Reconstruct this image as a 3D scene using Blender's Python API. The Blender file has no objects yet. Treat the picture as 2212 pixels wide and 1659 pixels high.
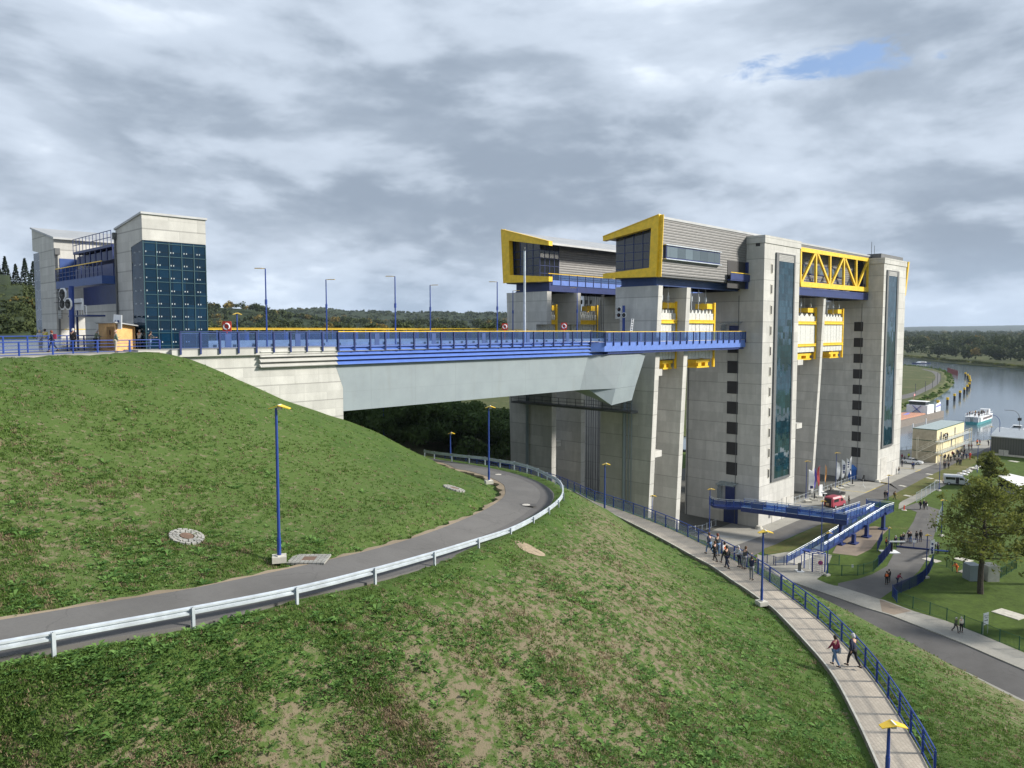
import bpy, bmesh, math, random
import numpy as np
from mathutils import Vector, Matrix, noise
R = math.radians
random.seed(7); RNG = np.random.default_rng(7)
SC = bpy.context.scene; COL = SC.collection
# ---------------------------------------------------------------- camera
F_, CX, CY, EYE, HORIZ = 1662.0, 1106.0, 829.5, 35.0, 712.0
PITCH = math.atan((CY - HORIZ) / F_); HEAD = R(44.34)
cam = bpy.data.cameras.new('camera'); camo = bpy.data.objects.new('camera', cam); COL.objects.link(camo)
camo.location = (0, 0, EYE); camo.rotation_euler = (R(90) - PITCH, 0, HEAD - R(90))
cam.sensor_width = 36; cam.lens = 36 * F_ / 2212; cam.clip_start = 0.3; cam.clip_end = 40000
SC.camera = camo
SC.view_settings.view_transform = 'Standard'; SC.view_settings.look = 'None'
SC.view_settings.gamma = 1; SC.view_settings.exposure = 0.52
# ---------------------------------------------------------------- sun + sky
SUN = Vector((0.68, -0.73, 0.0)).normalized(); EL = R(27)
sunv = Vector((SUN.x * math.cos(EL), SUN.y * math.cos(EL), math.sin(EL)))
sl = bpy.data.lights.new('sun', 'SUN'); sl.energy = 4.8; sl.angle = R(8); sl.color = (1.0, 0.94, 0.84)
so = bpy.data.objects.new('sun', sl); COL.objects.link(so); so.rotation_euler = (-sunv).to_track_quat('-Z', 'Y').to_euler()
wd = bpy.data.worlds.new('World'); SC.world = wd; wd.use_nodes = True
nt = wd.node_tree; nt.nodes.clear(); N = nt.nodes.new; L = nt.links.new
out = N('ShaderNodeOutputWorld'); bg = N('ShaderNodeBackground'); bg.inputs[1].default_value = 0.1
sky = N('ShaderNodeTexSky'); sky.sky_type = 'NISHITA'; sky.sun_disc = False
sky.sun_elevation = EL; sky.sun_rotation = math.atan2(SUN.x, SUN.y); sky.air_density = 1.3; sky.dust_density = 1.5
tc = N('ShaderNodeTexCoord'); sep = N('ShaderNodeSeparateXYZ'); L(tc.outputs['Generated'], sep.inputs[0])
def wm(op, a, b=None, c=None):
    n = N('ShaderNodeMath'); n.operation = op
    for i, x in enumerate((a, b, c)):
        if x is None: continue
        if isinstance(x, (int, float)): n.inputs[i].default_value = x
        else: L(x, n.inputs[i])
    return n.outputs[0]
zz = wm('ADD', wm('MAXIMUM', sep.outputs[2], 0.0), 0.38)
px = wm('DIVIDE', sep.outputs[0], zz); py = wm('DIVIDE', sep.outputs[1], zz)
cmb = N('ShaderNodeCombineXYZ'); L(px, cmb.inputs[0]); L(py, cmb.inputs[1]); L(wm('MULTIPLY', sep.outputs[2], 3.2), cmb.inputs[2])
def wnoise(scale, det, rough, off, dist=0.0, stretch=None):
    m = N('ShaderNodeMapping'); m.inputs['Location'].default_value = off
    if stretch: m.inputs['Rotation'].default_value = (0, 0, stretch[2]); m.inputs['Scale'].default_value = (stretch[0], stretch[1], 1)
    L(cmb.outputs[0], m.inputs[0])
    n = N('ShaderNodeTexNoise'); n.inputs['Scale'].default_value = scale; n.inputs['Detail'].default_value = det
    n.inputs['Roughness'].default_value = rough; n.inputs['Distortion'].default_value = dist
    L(m.outputs[0], n.inputs[0]); return n.outputs[0]
def wramp(v, a, b, lo=0.0, hi=1.0, smooth=True):
    n = N('ShaderNodeMapRange'); n.interpolation_type = 'SMOOTHSTEP' if smooth else 'LINEAR'
    n.inputs[1].default_value = a; n.inputs[2].default_value = b; n.inputs[3].default_value = lo; n.inputs[4].default_value = hi
    L(v, n.inputs[0]); return n.outputs[0]
def wmix(f, a, b):
    n = N('ShaderNodeMix'); n.data_type = 'RGBA'
    L(f, n.inputs[0]) if not isinstance(f, float) else setattr(n.inputs[0], 'default_value', f)
    for i, x in ((6, a), (7, b)):
        if isinstance(x, tuple): n.inputs[i].default_value = x + (1,)
        else: L(x, n.inputs[i])
    return n.outputs[2]
def field(dx, dy, dz=0.0):
    f = wnoise(1.75, 9, .52, (3.1 + dx, 7.7 + dy, .4 + dz), .15, None); g = wnoise(.8, 3, .5, (11.3 + dx, 1.2 + dy, 2 + dz), .1)
    return wm('ADD', wm('MULTIPLY', f, .62), wm('MULTIPLY', g, .38))
fa = field(0, 0); fb = field(.03, -.03, .10)                              # second sample up and towards the sun: the difference gives lit tops and grey bases
n3 = wnoise(5.0, 7, 0.6, (5.5, 2.2, 4), 0.2, None)
rel = wm('SUBTRACT', fa, fb)
dens = wramp(fa, .38, .62); edge = wramp(rel, -.05, .07)
lum = wm('ADD', wm('MULTIPLY', wm('SUBTRACT', 1.0, dens), .48), wm('ADD', wm('MULTIPLY', edge, .46), wm('MULTIPLY', wm('SUBTRACT', n3, .5), .30)))
cloud = wmix(wramp(lum, .04, .68), (2.35, 2.85, 3.55), (4.7, 5.35, 6.25))
cloud = wmix(wramp(lum, .60, .92), cloud, (7.2, 7.85, 8.6))
# clear gaps: a small one upper right and pale ones low over the horizon
gap = wramp(wnoise(1.25, 5, 0.6, (0.6, 4.2, 7), 0.4), 0.645, 0.70)
nrm = N('ShaderNodeVectorMath'); nrm.operation = 'NORMALIZE'; L(tc.outputs['Generated'], nrm.inputs[0])
def spot(az, el, wa, wb):
    d = Vector((math.cos(az) * math.cos(el), math.sin(az) * math.cos(el), math.sin(el)))
    e1 = Vector((-math.sin(az), math.cos(az), 0)); e2 = d.cross(e1)
    def dot(v):
        n = N('ShaderNodeVectorMath'); n.operation = 'DOT_PRODUCT'; n.inputs[1].default_value = v; L(nrm.outputs[0], n.inputs[0]); return n.outputs['Value']
    a = wm('DIVIDE', dot(e1), wa); b = wm('DIVIDE', dot(e2), wb)
    return wm('ADD', wm('ADD', wm('MULTIPLY', a, a), wm('MULTIPLY', b, b)), wm('MULTIPLY', wramp(dot(d), 0.0, 0.1, 1, 0), 9.0))
az0 = HEAD - math.atan((1790 - CX) / F_)
sp = spot(az0, R(17.4), 0.13, 0.022)
gapn = wnoise(11, 5, 0.6, (2.0, 9.2, 7), 0.4)
g1 = wramp(wm('ADD', sp, wm('MULTIPLY', gapn, 4.4)), 1.9, 3.0, 1, 0)
gap = g1
blue = wmix(0.5, sky.outputs[0], (1.9, 3.1, 6.2))
# low sky: lighter and bluer
low = wramp(sep.outputs[2], 0.0, 0.12, 1, 0)
cloud = wmix(wm('MULTIPLY', low, 0.4), cloud, (4.3, 5.4, 6.9))
final = wmix(gap, cloud, blue)
L(final, bg.inputs[0]); L(bg.outputs[0], out.inputs[0])
# ---------------------------------------------------------------- survey helpers: a point read off the photograph -> place in the world
FX, FY = math.cos(HEAD), math.sin(HEAD); RX, RY = FY, -FX
FWD = (FX * math.cos(PITCH), FY * math.cos(PITCH), -math.sin(PITCH)); UPV = (FX * math.sin(PITCH), FY * math.sin(PITCH), math.cos(PITCH)); RT = (RX, RY, 0.0)
CR = dict(v=(0, 0, 1), c1=(0, 411.5, .24801), c2=(493.7, 548.6, .27282), c3=(1042.35, 438.9, .24801), c4=(1536.1, 438.9, .21167), c5=(1042.35, 822.9, .24801), c6=(1536.1, 768, .23154), d1=(1892.7, 685.8, .14878), d2=(1892.7, 905.2, .14878), d3=(1481.2, 1014.9, .18601), d4=(1810.4, 1124.6, .18187), d5=(1591, 1316.7, .28075), d6=(0, 1097.2, .33864), d7=(658.3, 877.8, .29762), e1=(1645.8, 1042.4, .12401), e2=(0, 685.8, .12401), e3=(1152.1, 576, .09921), e4=(1481.2, 576, .11574), e5=(1086.2, 592.5, .10913), e6=(1947.6, 877.8, .11954), f2=(1953, 861.3, .05456), f3=(1728.1, 976.5, .06696), f4=(230.4, 669.3, .0463), f5=(109.7, 603.5, .06615), f6=(2073.7, 866.8, .0625), f7=(2057.3, 1009.4, .16871), f8=(1909.2, 1124.6, .07937))
def W(c, x, y, ax, val):
    a, b, s = CR[c]; u, v = a + s * x, b + s * y
    p, q = (u - CX) / F_, -(v - CY) / F_
    d = [FWD[i] + p * RT[i] + q * UPV[i] for i in range(3)]
    t = (val - (0, 0, EYE)[ax]) / d[ax]
    return Vector((t * d[0], t * d[1], EYE + t * d[2]))
def G(c, x, y, z=0.0): return W(c, x, y, 2, z)
# ---------------------------------------------------------------- mesh builder
OFF = {}
class MB:
    def __init__(s): s.v = []; s.f = []; s.m = []; s.mi = 0
    def add(s, vs, fs):
        b = len(s.v); s.v += [tuple(p) for p in vs]; s.f += [tuple(b + i for i in f) for f in fs]; s.m += [s.mi] * len(fs); return s
    def box(s, x0, x1, y0, y1, z0, z1):
        return s.add([(x, y, z) for z in (z0, z1) for y in (y0, y1) for x in (x0, x1)], [(0, 2, 3, 1), (4, 5, 7, 6), (0, 1, 5, 4), (2, 6, 7, 3), (0, 4, 6, 2), (1, 3, 7, 5)])
    def obox(s, c, hx, hy, hz, rz=0, M=None):
        M = M or Matrix.Rotation(rz, 3, 'Z'); c = Vector(c)
        return s.add([c + M @ Vector((a * hx, b * hy, d * hz)) for d in (-1, 1) for b in (-1, 1) for a in (-1, 1)], [(0, 2, 3, 1), (4, 5, 7, 6), (0, 1, 5, 4), (2, 6, 7, 3), (0, 4, 6, 2), (1, 3, 7, 5)])
    def prism(s, pts, z0, z1, ax=2):
        """polygon (2-D) extruded along axis ax from z0 to z1; ax=1: pts are (x,z), ax=0: pts are (y,z)"""
        n = len(pts); P = lambda p, h: (p[0], p[1], h) if ax == 2 else ((p[0], h, p[1]) if ax == 1 else (h, p[0], p[1]))
        return s.add([P(p, z0) for p in pts] + [P(p, z1) for p in pts], [tuple(range(n))[::-1], tuple(range(n, 2 * n))] + [(i, (i + 1) % n, n + (i + 1) % n, n + i) for i in range(n)])
    def beam(s, p, q, w, h=None, up=(0, 0, 1)):
        h = h or w; p, q = Vector(p), Vector(q); d = q - p; l = d.length
        if l < 1e-6: return s
        d /= l; u = Vector(up)
        if abs(d.dot(u)) > .98: u = Vector((1, 0, 0))
        sd = d.cross(u).normalized(); u = sd.cross(d)
        vs = [o + sd * a * w / 2 + u * b * h / 2 for o in (p, q) for b in (-1, 1) for a in (-1, 1)]
        return s.add(vs, [(0, 1, 3, 2), (4, 6, 7, 5), (0, 4, 5, 1), (2, 3, 7, 6), (0, 2, 6, 4), (1, 5, 7, 3)])
    def tube(s, pts, r, n=8, r2=None, cap=True):
        pts = [Vector(p) for p in pts]; k = len(pts); vs = []
        for i, p in enumerate(pts):
            d = (pts[min(i + 1, k - 1)] - pts[max(i - 1, 0)])
            d = d.normalized() if d.length > 1e-9 else Vector((0, 0, 1))
            u = Vector((0, 0, 1)) if abs(d.z) < .9 else Vector((1, 0, 0))
            a = d.cross(u).normalized(); b = a.cross(d)
            rr = r if r2 is None else r + (r2 - r) * i / max(1, k - 1)
            if isinstance(r, (list, tuple)): rr = r[i]
            vs += [p + (a * math.cos(2 * math.pi * j / n) + b * math.sin(2 * math.pi * j / n)) * rr for j in range(n)]
        fs = [(i * n + j, i * n + (j + 1) % n, (i + 1) * n + (j + 1) % n, (i + 1) * n + j) for i in range(k - 1) for j in range(n)]
        if cap: fs += [tuple(range(n))[::-1], tuple((k - 1) * n + j for j in range(n))]
        return s.add(vs, fs)
    def lathe(s, c, prof, n=12):
        c = Vector(c); vs = [c + Vector((r * math.cos(2 * math.pi * j / n), r * math.sin(2 * math.pi * j / n), z)) for r, z in prof for j in range(n)]
        k = len(prof); fs = [(i * n + j, i * n + (j + 1) % n, (i + 1) * n + (j + 1) % n, (i + 1) * n + j) for i in range(k - 1) for j in range(n)]
        return s.add(vs, fs + [tuple(range(n))[::-1], tuple((k - 1) * n + j for j in range(n))])
    def quad(s, *p): return s.add(p, [tuple(range(len(p)))])
    def slab(s, pts, t):
        """thin solid: polygon (3-D points) thickened by vector t"""
        n = len(pts); pts = [Vector(p) for p in pts]; t = Vector(t)
        return s.add(pts + [p + t for p in pts], [tuple(range(n))[::-1], tuple(range(n, 2 * n))] + [(i, (i + 1) % n, n + (i + 1) % n, n + i) for i in range(n)])
    def build(s, name, mat, parent=None, smooth=False):
        me = bpy.data.meshes.new(name); off = OFF.get(parent.name, Vector((0, 0, 0))) if parent else Vector((0, 0, 0))
        me.from_pydata([Vector(p) - off for p in s.v], [], s.f)
        for m in (mat if isinstance(mat, (list, tuple)) else [mat]): me.materials.append(m)
        if isinstance(mat, (list, tuple)): me.polygons.foreach_set('material_index', s.m)
        if smooth: me.polygons.foreach_set('use_smooth', [True] * len(s.f))
        bm = bmesh.new(); bm.from_mesh(me); bmesh.ops.recalc_face_normals(bm, faces=bm.faces); bm.to_mesh(me); bm.free()
        o = bpy.data.objects.new(name, me); COL.objects.link(o)
        if parent: o.parent = parent; OFF[o.name] = off
        return o
def tag(o, label=None, cat=None, group=None, kind=None):
    for k, x in (('label', label), ('category', cat), ('group', group), ('kind', kind)):
        if x: o[k] = x
    return o
def thing(name, loc, label, cat, group=None, rz=0):
    o = bpy.data.objects.new(name, None); COL.objects.link(o); o.location = loc; o.rotation_euler = (0, 0, rz); o.empty_display_size = .3
    OFF[o.name] = Vector(loc) if rz == 0 else Vector((0, 0, 0))
    return tag(o, label, cat, group)
def struct(o): o['kind'] = 'structure'; return o
def dup(root, loc, rz=None, label=None, group=None, scale=None):
    r = root.copy(); COL.objects.link(r); r.location = loc
    if rz is not None: r.rotation_euler = (0, 0, rz)
    if label: r['label'] = label
    if group: r['group'] = group
    if scale: r.scale = scale if isinstance(scale, tuple) else (scale,) * 3
    for ch in list(root.children):
        c = ch.copy(); COL.objects.link(c); c.parent = r
        for g in ch.children:
            d = g.copy(); COL.objects.link(d); d.parent = c
    return r
def npmesh(name, verts, faces_n, mats, midx=None, smooth=False, attr=None):
    """verts (N,3) float array, faces (M,k) int array"""
    me = bpy.data.meshes.new(name); nv, (nf, k) = len(verts), faces_n.shape
    me.vertices.add(nv); me.vertices.foreach_set('co', np.ascontiguousarray(verts, dtype=np.float32).ravel())
    me.loops.add(nf * k); me.loops.foreach_set('vertex_index', np.ascontiguousarray(faces_n, dtype=np.int32).ravel())
    me.polygons.add(nf); me.polygons.foreach_set('loop_start', np.arange(0, nf * k, k, dtype=np.int32)); me.polygons.foreach_set('loop_total', np.full(nf, k, dtype=np.int32))
    for m in mats: me.materials.append(m)
    if midx is not None: me.polygons.foreach_set('material_index', np.asarray(midx, dtype=np.int32))
    if smooth: me.polygons.foreach_set('use_smooth', np.ones(nf, dtype=bool))
    if attr is not None:
        a = me.attributes.new('tone', 'FLOAT', 'POINT'); a.data.foreach_set('value', np.asarray(attr, dtype=np.float32))
    me.update(calc_edges=True); me.validate()
    o = bpy.data.objects.new(name, me); COL.objects.link(o); return o
# ---------------------------------------------------------------- materials
class M_:
    def __init__(s, name):
        s.m = bpy.data.materials.new(name); s.m.use_nodes = True; s.t = s.m.node_tree; s.n = s.t.nodes; s.b = s.n['Principled BSDF']; s.o = s.n['Material Output']
    def N(s, k, **kw):
        n = s.n.new(k)
        for a, b in kw.items(): setattr(n, a, b)
        return n
    def L(s, a, b): s.t.links.new(a, b)
    def math(s, op, a, b=None, c=None):
        n = s.N('ShaderNodeMath', operation=op)
        for i, x in enumerate((a, b, c)):
            if x is None: continue
            if isinstance(x, (int, float)): n.inputs[i].default_value = x
            else: s.L(x, n.inputs[i])
        return n.outputs[0]
    def pos(s): return s.N('ShaderNodeNewGeometry').outputs['Position']
    def noise(s, vec, scale, det=4, rough=.55, dist=0, mp=None):
        if mp:
            m = s.N('ShaderNodeMapping'); m.inputs['Scale'].default_value = mp; s.L(vec, m.inputs[0]); vec = m.outputs[0]
        n = s.N('ShaderNodeTexNoise'); n.inputs['Scale'].default_value = scale; n.inputs['Detail'].default_value = det; n.inputs['Roughness'].default_value = rough; n.inputs['Distortion'].default_value = dist
        s.L(vec, n.inputs[0]); return n.outputs[0]
    def ramp(s, v, a, b, lo=0., hi=1.):
        n = s.N('ShaderNodeMapRange'); n.interpolation_type = 'SMOOTHSTEP'
        for i, x in enumerate((a, b, lo, hi)): n.inputs[i + 1].default_value = x
        s.L(v, n.inputs[0]); return n.outputs[0]
    def mix(s, f, a, b, mode='MIX'):
        n = s.N('ShaderNodeMix', data_type='RGBA', blend_type=mode)
        if isinstance(f, (int, float)): n.inputs[0].default_value = f
        else: s.L(f, n.inputs[0])
        for i, x in ((6, a), (7, b)):
            if isinstance(x, tuple): n.inputs[i].default_value = x[:3] + (1,)
            else: s.L(x, n.inputs[i])
        return n.outputs[2]
    def bump(s, h, st=.3, d=.05):
        n = s.N('ShaderNodeBump'); n.inputs['Strength'].default_value = st; n.inputs['Distance'].default_value = d; s.L(h, n.inputs['Height']); s.L(n.outputs[0], s.b.inputs['Normal'])
    def col(s, c):
        if isinstance(c, tuple): s.b.inputs['Base Color'].default_value = c[:3] + (1,)
        else: s.L(c, s.b.inputs['Base Color'])
    def set(s, rough=.6, metal=0., spec=.5):
        s.b.inputs['Roughness'].default_value = rough; s.b.inputs['Metallic'].default_value = metal; s.b.inputs['Specular IOR Level'].default_value = spec; return s.m
MATS = {}
def paint(name, c, rough=.45, metal=0., var=.12, spec=.5, scale=1.5):
    if name in MATS: return MATS[name]
    m = M_(name); n = m.noise(m.pos(), scale, 5, .6); d = tuple(x * (1 - var) for x in c); l = tuple(min(1, x * (1 + var)) for x in c)
    m.col(m.mix(m.ramp(n, .3, .7), d, l)); MATS[name] = m.set(rough, metal, spec); return MATS[name]
def concrete(name, c, rowh=3.63, z0=0.0, roww=4.6, joint=.5):
    m = M_(name); g = m.N('ShaderNodeNewGeometry'); sp = m.N('ShaderNodeSeparateXYZ'); m.L(g.outputs['Position'], sp.inputs[0])
    sn = m.N('ShaderNodeSeparateXYZ'); m.L(g.outputs['True Normal'], sn.inputs[0])
    isx = m.math('GREATER_THAN', m.math('ABSOLUTE', sn.outputs[0]), .7)
    h = m.math('ADD', m.math('MULTIPLY', sp.outputs[1], isx), m.math('MULTIPLY', sp.outputs[0], m.math('SUBTRACT', 1., isx)))
    # pour lifts: one clear joint every row; fainter formwork panels
    zr = m.math('DIVIDE', m.math('SUBTRACT', sp.outputs[2], z0), rowh); fr = m.math('FRACT', zr); row = m.math('FLOOR', zr)
    jl = m.math('LESS_THAN', fr, .055 / rowh * 2)
    sub = m.math('LESS_THAN', m.math('FRACT', m.math('MULTIPLY', zr, 2.0)), .07 / rowh * 2)
    off = m.math('MULTIPLY', m.math('FRACT', m.math('MULTIPLY', row, .37)), roww)
    hv = m.math('DIVIDE', m.math('ADD', h, off), roww); vj = m.math('LESS_THAN', m.math('FRACT', hv), .05 / roww * 2)
    cb = m.N('ShaderNodeCombineXYZ'); m.L(m.math('FLOOR', hv), cb.inputs[0]); m.L(row, cb.inputs[1]); m.L(m.math('FLOOR', m.math('MULTIPLY', zr, 2.0)), cb.inputs[2])
    wn = m.N('ShaderNodeTexWhiteNoise'); m.L(cb.outputs[0], wn.inputs[0])
    n = m.noise(m.pos(), .9, 6, .62); st = m.noise(m.pos(), .7, 5, .6, .4, (1.2, 1.2, .22)); fine = m.noise(m.pos(), 9, 3, .6)
    v = m.math('ADD', m.math('MULTIPLY', n, .22), m.math('ADD', m.math('MULTIPLY', st, .38), m.math('ADD', m.math('MULTIPLY', wn.outputs[0], .12), m.math('MULTIPLY', fine, .1))))
    c0 = m.mix(m.ramp(v, .26, .68), tuple(x * .74 for x in c), tuple(x * 1.14 for x in c))
    c1 = m.mix(m.math('MULTIPLY', m.math('MAXIMUM', vj, sub), .13), c0, tuple(x * .35 for x in c))
    m.col(m.mix(m.math('MULTIPLY', jl, joint), c1, tuple(x * .3 for x in c)))
    m.bump(m.math('ADD', fine, m.math('MULTIPLY', jl, -3.)), .25, .03); return m.set(.85)
CONC = concrete('concrete', (.53, .525, .50)); CONC2 = concrete('pale_concrete', (.53, .525, .50), 1.75, 33.2, 2.6, .5)
def ribbed(name, c, p=.42, dark=.42, metal=.3):
    m = M_(name); sp = m.N('ShaderNodeSeparateXYZ'); m.L(m.pos(), sp.inputs[0])
    f = m.math('FRACT', m.math('DIVIDE', sp.outputs[2], p)); n = m.noise(m.pos(), 1.2, 4)
    pr = m.math('ABSOLUTE', m.math('SUBTRACT', f, .5)); c0 = m.mix(m.ramp(n, .3, .7), tuple(x * .9 for x in c), tuple(x * 1.08 for x in c))
    m.col(m.mix(m.ramp(pr, .36, .46), c0, tuple(x * dark for x in c))); m.bump(m.ramp(pr, .25, .45, 1, 0), .6, .06); return m.set(.45, metal)
CLAD = ribbed('ribbed_cladding', (.175, .172, .17), .42, .6)
def girdermat():
    m = M_('grey_girder_paint'); p = m.pos(); sp = m.N('ShaderNodeSeparateXYZ'); m.L(p, sp.inputs[0]); n = m.noise(p, .3, 5, .6); st = m.noise(p, 1.3, 5, .65, .3, (1, 1, .12))
    sx = m.math('LESS_THAN', m.math('FRACT', m.math('DIVIDE', sp.outputs[0], 5.9)), .012); sz = m.math('LESS_THAN', m.math('FRACT', m.math('DIVIDE', m.math('SUBTRACT', sp.outputs[2], 26.2), 2.45)), .018)
    c = m.mix(m.ramp(n, .3, .7), (.205, .245, .27), (.235, .28, .305)); c = m.mix(m.math('MULTIPLY', m.ramp(st, .5, .75), .22), c, (.17, .18, .17)); c = m.mix(m.math('MULTIPLY', m.math('MAXIMUM', sx, sz), .3), c, (.14, .16, .17)); m.col(c); return m.set(.5)
YEL = paint('yellow_paint', (.80, .51, .02), .4); YELB = paint('yellow_bright', (.80, .52, .03), .4)
BLUE = paint('blue_paint', (.018, .05, .24), .4); BLUED = paint('dark_blue_paint', (.012, .028, .13), .4); BLUEM = paint('mid_blue_paint', (.022, .062, .22), .45)
BLUEL = paint('light_blue_paint', (.095, .18, .52), .45, var=.08); GREYG = girdermat()
GREYD = paint('dark_grey_paint', (.10, .105, .11), .6); STEEL = paint('galvanised_steel', (.50, .55, .60), .42, .35, .14); WHITE = paint('white_paint', (.78, .79, .80), .5, var=.05)
LOUV = ribbed('black_louvre', (.02, .02, .022), .22, .3, 0.); LOUVG = ribbed('grey_louvre', (.30, .30, .29), .25, .4)
BLACK = paint('black', (.012, .012, .014), .6); ROOF = paint('roof_sheet', (.36, .37, .38), .5, .2, .1, scale=.5); ROOFD = paint('dark_roof', (.10, .105, .115), .6)
RED = paint('red_paint', (.62, .05, .025), .45); DRED = paint('dark_red_metal', (.13, .02, .025), .5); CREAM = paint('cream_panel', (.66, .58, .36), .6); BEIGE = paint('beige_panel', (.42, .37, .27), .6)
GREEN = paint('dark_green_paint', (.012, .075, .045), .5); TEAL = paint('teal_hull', (.07, .30, .33), .45); RUST = paint('rust_hatch', (.46, .23, .15), .8, var=.2); HULL = paint('hull_steel', (.17, .145, .125), .7)
ORANGE = paint('orange_cloth', (.85, .18, .05), .8); PALE = paint('pale_slab', (.52, .50, .44), .9); CNW = paint('counterweight_steel', (.56, .565, .54), .5, .1, .14, scale=2.5)
def glass(name, tint, trans=.35, rough=.04):
    m = M_(name); m.b.inputs['Base Color'].default_value = tint + (1,)
    tr = m.N('ShaderNodeBsdfTransparent'); tr.inputs[0].default_value = tuple(min(1, x * 3 + .25) for x in tint) + (1,)
    mx = m.N('ShaderNodeMixShader'); mx.inputs[0].default_value = trans; m.L(m.b.outputs[0], mx.inputs[1]); m.L(tr.outputs[0], mx.inputs[2]); m.L(mx.outputs[0], m.o.inputs[0])
    m.set(rough, 0, 1.0); return m.m
def gridglass(name, tint, pw, ph, spec=1.0, node=True, tilt=.012, metal=.0):
    """glazed facade: panes with dark gaps, each pane tilted a hair so that reflections break up, white point fixings"""
    m = M_(name); g = m.N('ShaderNodeNewGeometry'); sp = m.N('ShaderNodeSeparateXYZ'); m.L(g.outputs['Position'], sp.inputs[0])
    sn = m.N('ShaderNodeSeparateXYZ'); m.L(g.outputs['True Normal'], sn.inputs[0]); isx = m.math('GREATER_THAN', m.math('ABSOLUTE', sn.outputs[0]), .7)
    h = m.math('ADD', m.math('MULTIPLY', sp.outputs[1], isx), m.math('MULTIPLY', sp.outputs[0], m.math('SUBTRACT', 1., isx)))
    a = m.math('DIVIDE', h, pw); b = m.math('DIVIDE', sp.outputs[2], ph)
    fa, fb = m.math('FRACT', a), m.math('FRACT', b)
    da = m.math('ABSOLUTE', m.math('SUBTRACT', fa, .5)); db = m.math('ABSOLUTE', m.math('SUBTRACT', fb, .5))
    gap = m.math('MAXIMUM', m.math('GREATER_THAN', da, .5 - .03 / pw), m.math('GREATER_THAN', db, .5 - .03 / ph))
    cb = m.N('ShaderNodeCombineXYZ'); m.L(m.math('FLOOR', a), cb.inputs[0]); m.L(m.math('FLOOR', b), cb.inputs[1]); m.L(isx, cb.inputs[2])
    wn = m.N('ShaderNodeTexWhiteNoise'); m.L(cb.outputs[0], wn.inputs[0])
    v1 = m.N('ShaderNodeVectorMath', operation='SUBTRACT'); m.L(wn.outputs['Color'], v1.inputs[0]); v1.inputs[1].default_value = (.5, .5, .5)
    v2 = m.N('ShaderNodeVectorMath', operation='SCALE'); m.L(v1.outputs[0], v2.inputs[0]); v2.inputs['Scale'].default_value = tilt * 2
    v3 = m.N('ShaderNodeVectorMath', operation='ADD'); m.L(g.outputs['Normal'], v3.inputs[0]); m.L(v2.outputs[0], v3.inputs[1])
    v4 = m.N('ShaderNodeVectorMath', operation='NORMALIZE'); m.L(v3.outputs[0], v4.inputs[0]); m.L(v4.outputs[0], m.b.inputs['Normal'])
    c = m.mix(m.ramp(wn.outputs[0], 0, 1), tuple(x * .75 for x in tint), tuple(x * 1.3 for x in tint)); c = m.mix(m.math('MULTIPLY', gap, .75), c, (.01, .015, .02))
    if node:
        dot = m.math('MULTIPLY', m.math('GREATER_THAN', da, .5 - .15 / pw), m.math('MULTIPLY', m.math('GREATER_THAN', da, .5 - .15 / pw), m.math('GREATER_THAN', db, .5 - .06 / ph)))
        dot = m.math('MULTIPLY', dot, m.math('LESS_THAN', da, .5 - .07 / pw)); c = m.mix(dot, c, (.42, .46, .48))
    m.col(c); return m.set(.05, metal, spec)
GLT = gridglass('teal_glass', (.004, .021, .044), 1.18, 1.13, .3); GLS = gridglass('stair_glass', (.012, .045, .065), .8, 1.15, 1.0, False, .02, .25)
GLD = gridglass('dark_glass', (.02, .025, .03), 1.6, 1.6, 1.0, False, .004); GLP = glass('balustrade_glass', (.09, .14, .24), .74); GLW = glass('window_glass', (.03, .035, .04), .25); GLC = glass('clear_glass', (.25, .32, .33), .6)
WINB = glass('windscreen', (.015, .02, .025), .1)
def ground_mat(name, a, b, dirt, dscale=.12, damt=(.5, .62), fine=3.0, bump=.4, hue=None, dry=0):
    m = M_(name); p = m.pos(); n1 = m.noise(p, .55, 8, .68); n2 = m.noise(p, fine, 6, .7); n3 = m.noise(p, dscale, 6, .65, .4); n4 = m.noise(p, .035, 3)
    c = m.mix(m.ramp(n1, .35, .65), a, b); c = m.mix(m.math('MULTIPLY', m.ramp(n2, .35, .7), .42), c, tuple(x * .45 for x in a))
    if hue: c = m.mix(m.ramp(n4, .4, .62), c, hue)
    sm_ = m.math('ADD', m.math('MULTIPLY', n3, .75), m.math('MULTIPLY', n2, .25))
    if dry: at = m.N('ShaderNodeAttribute'); at.attribute_name = 'tone'; sm_ = m.math('ADD', sm_, m.math('MULTIPLY', at.outputs['Fac'], dry))
    k = m.math('MULTIPLY', m.ramp(sm_, *damt), .85); c = m.mix(k, c, dirt)
    m.col(c); m.bump(m.math('ADD', n2, m.math('MULTIPLY', n1, 2.)), bump, .15); return m.set(.95, 0, .15)
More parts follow.
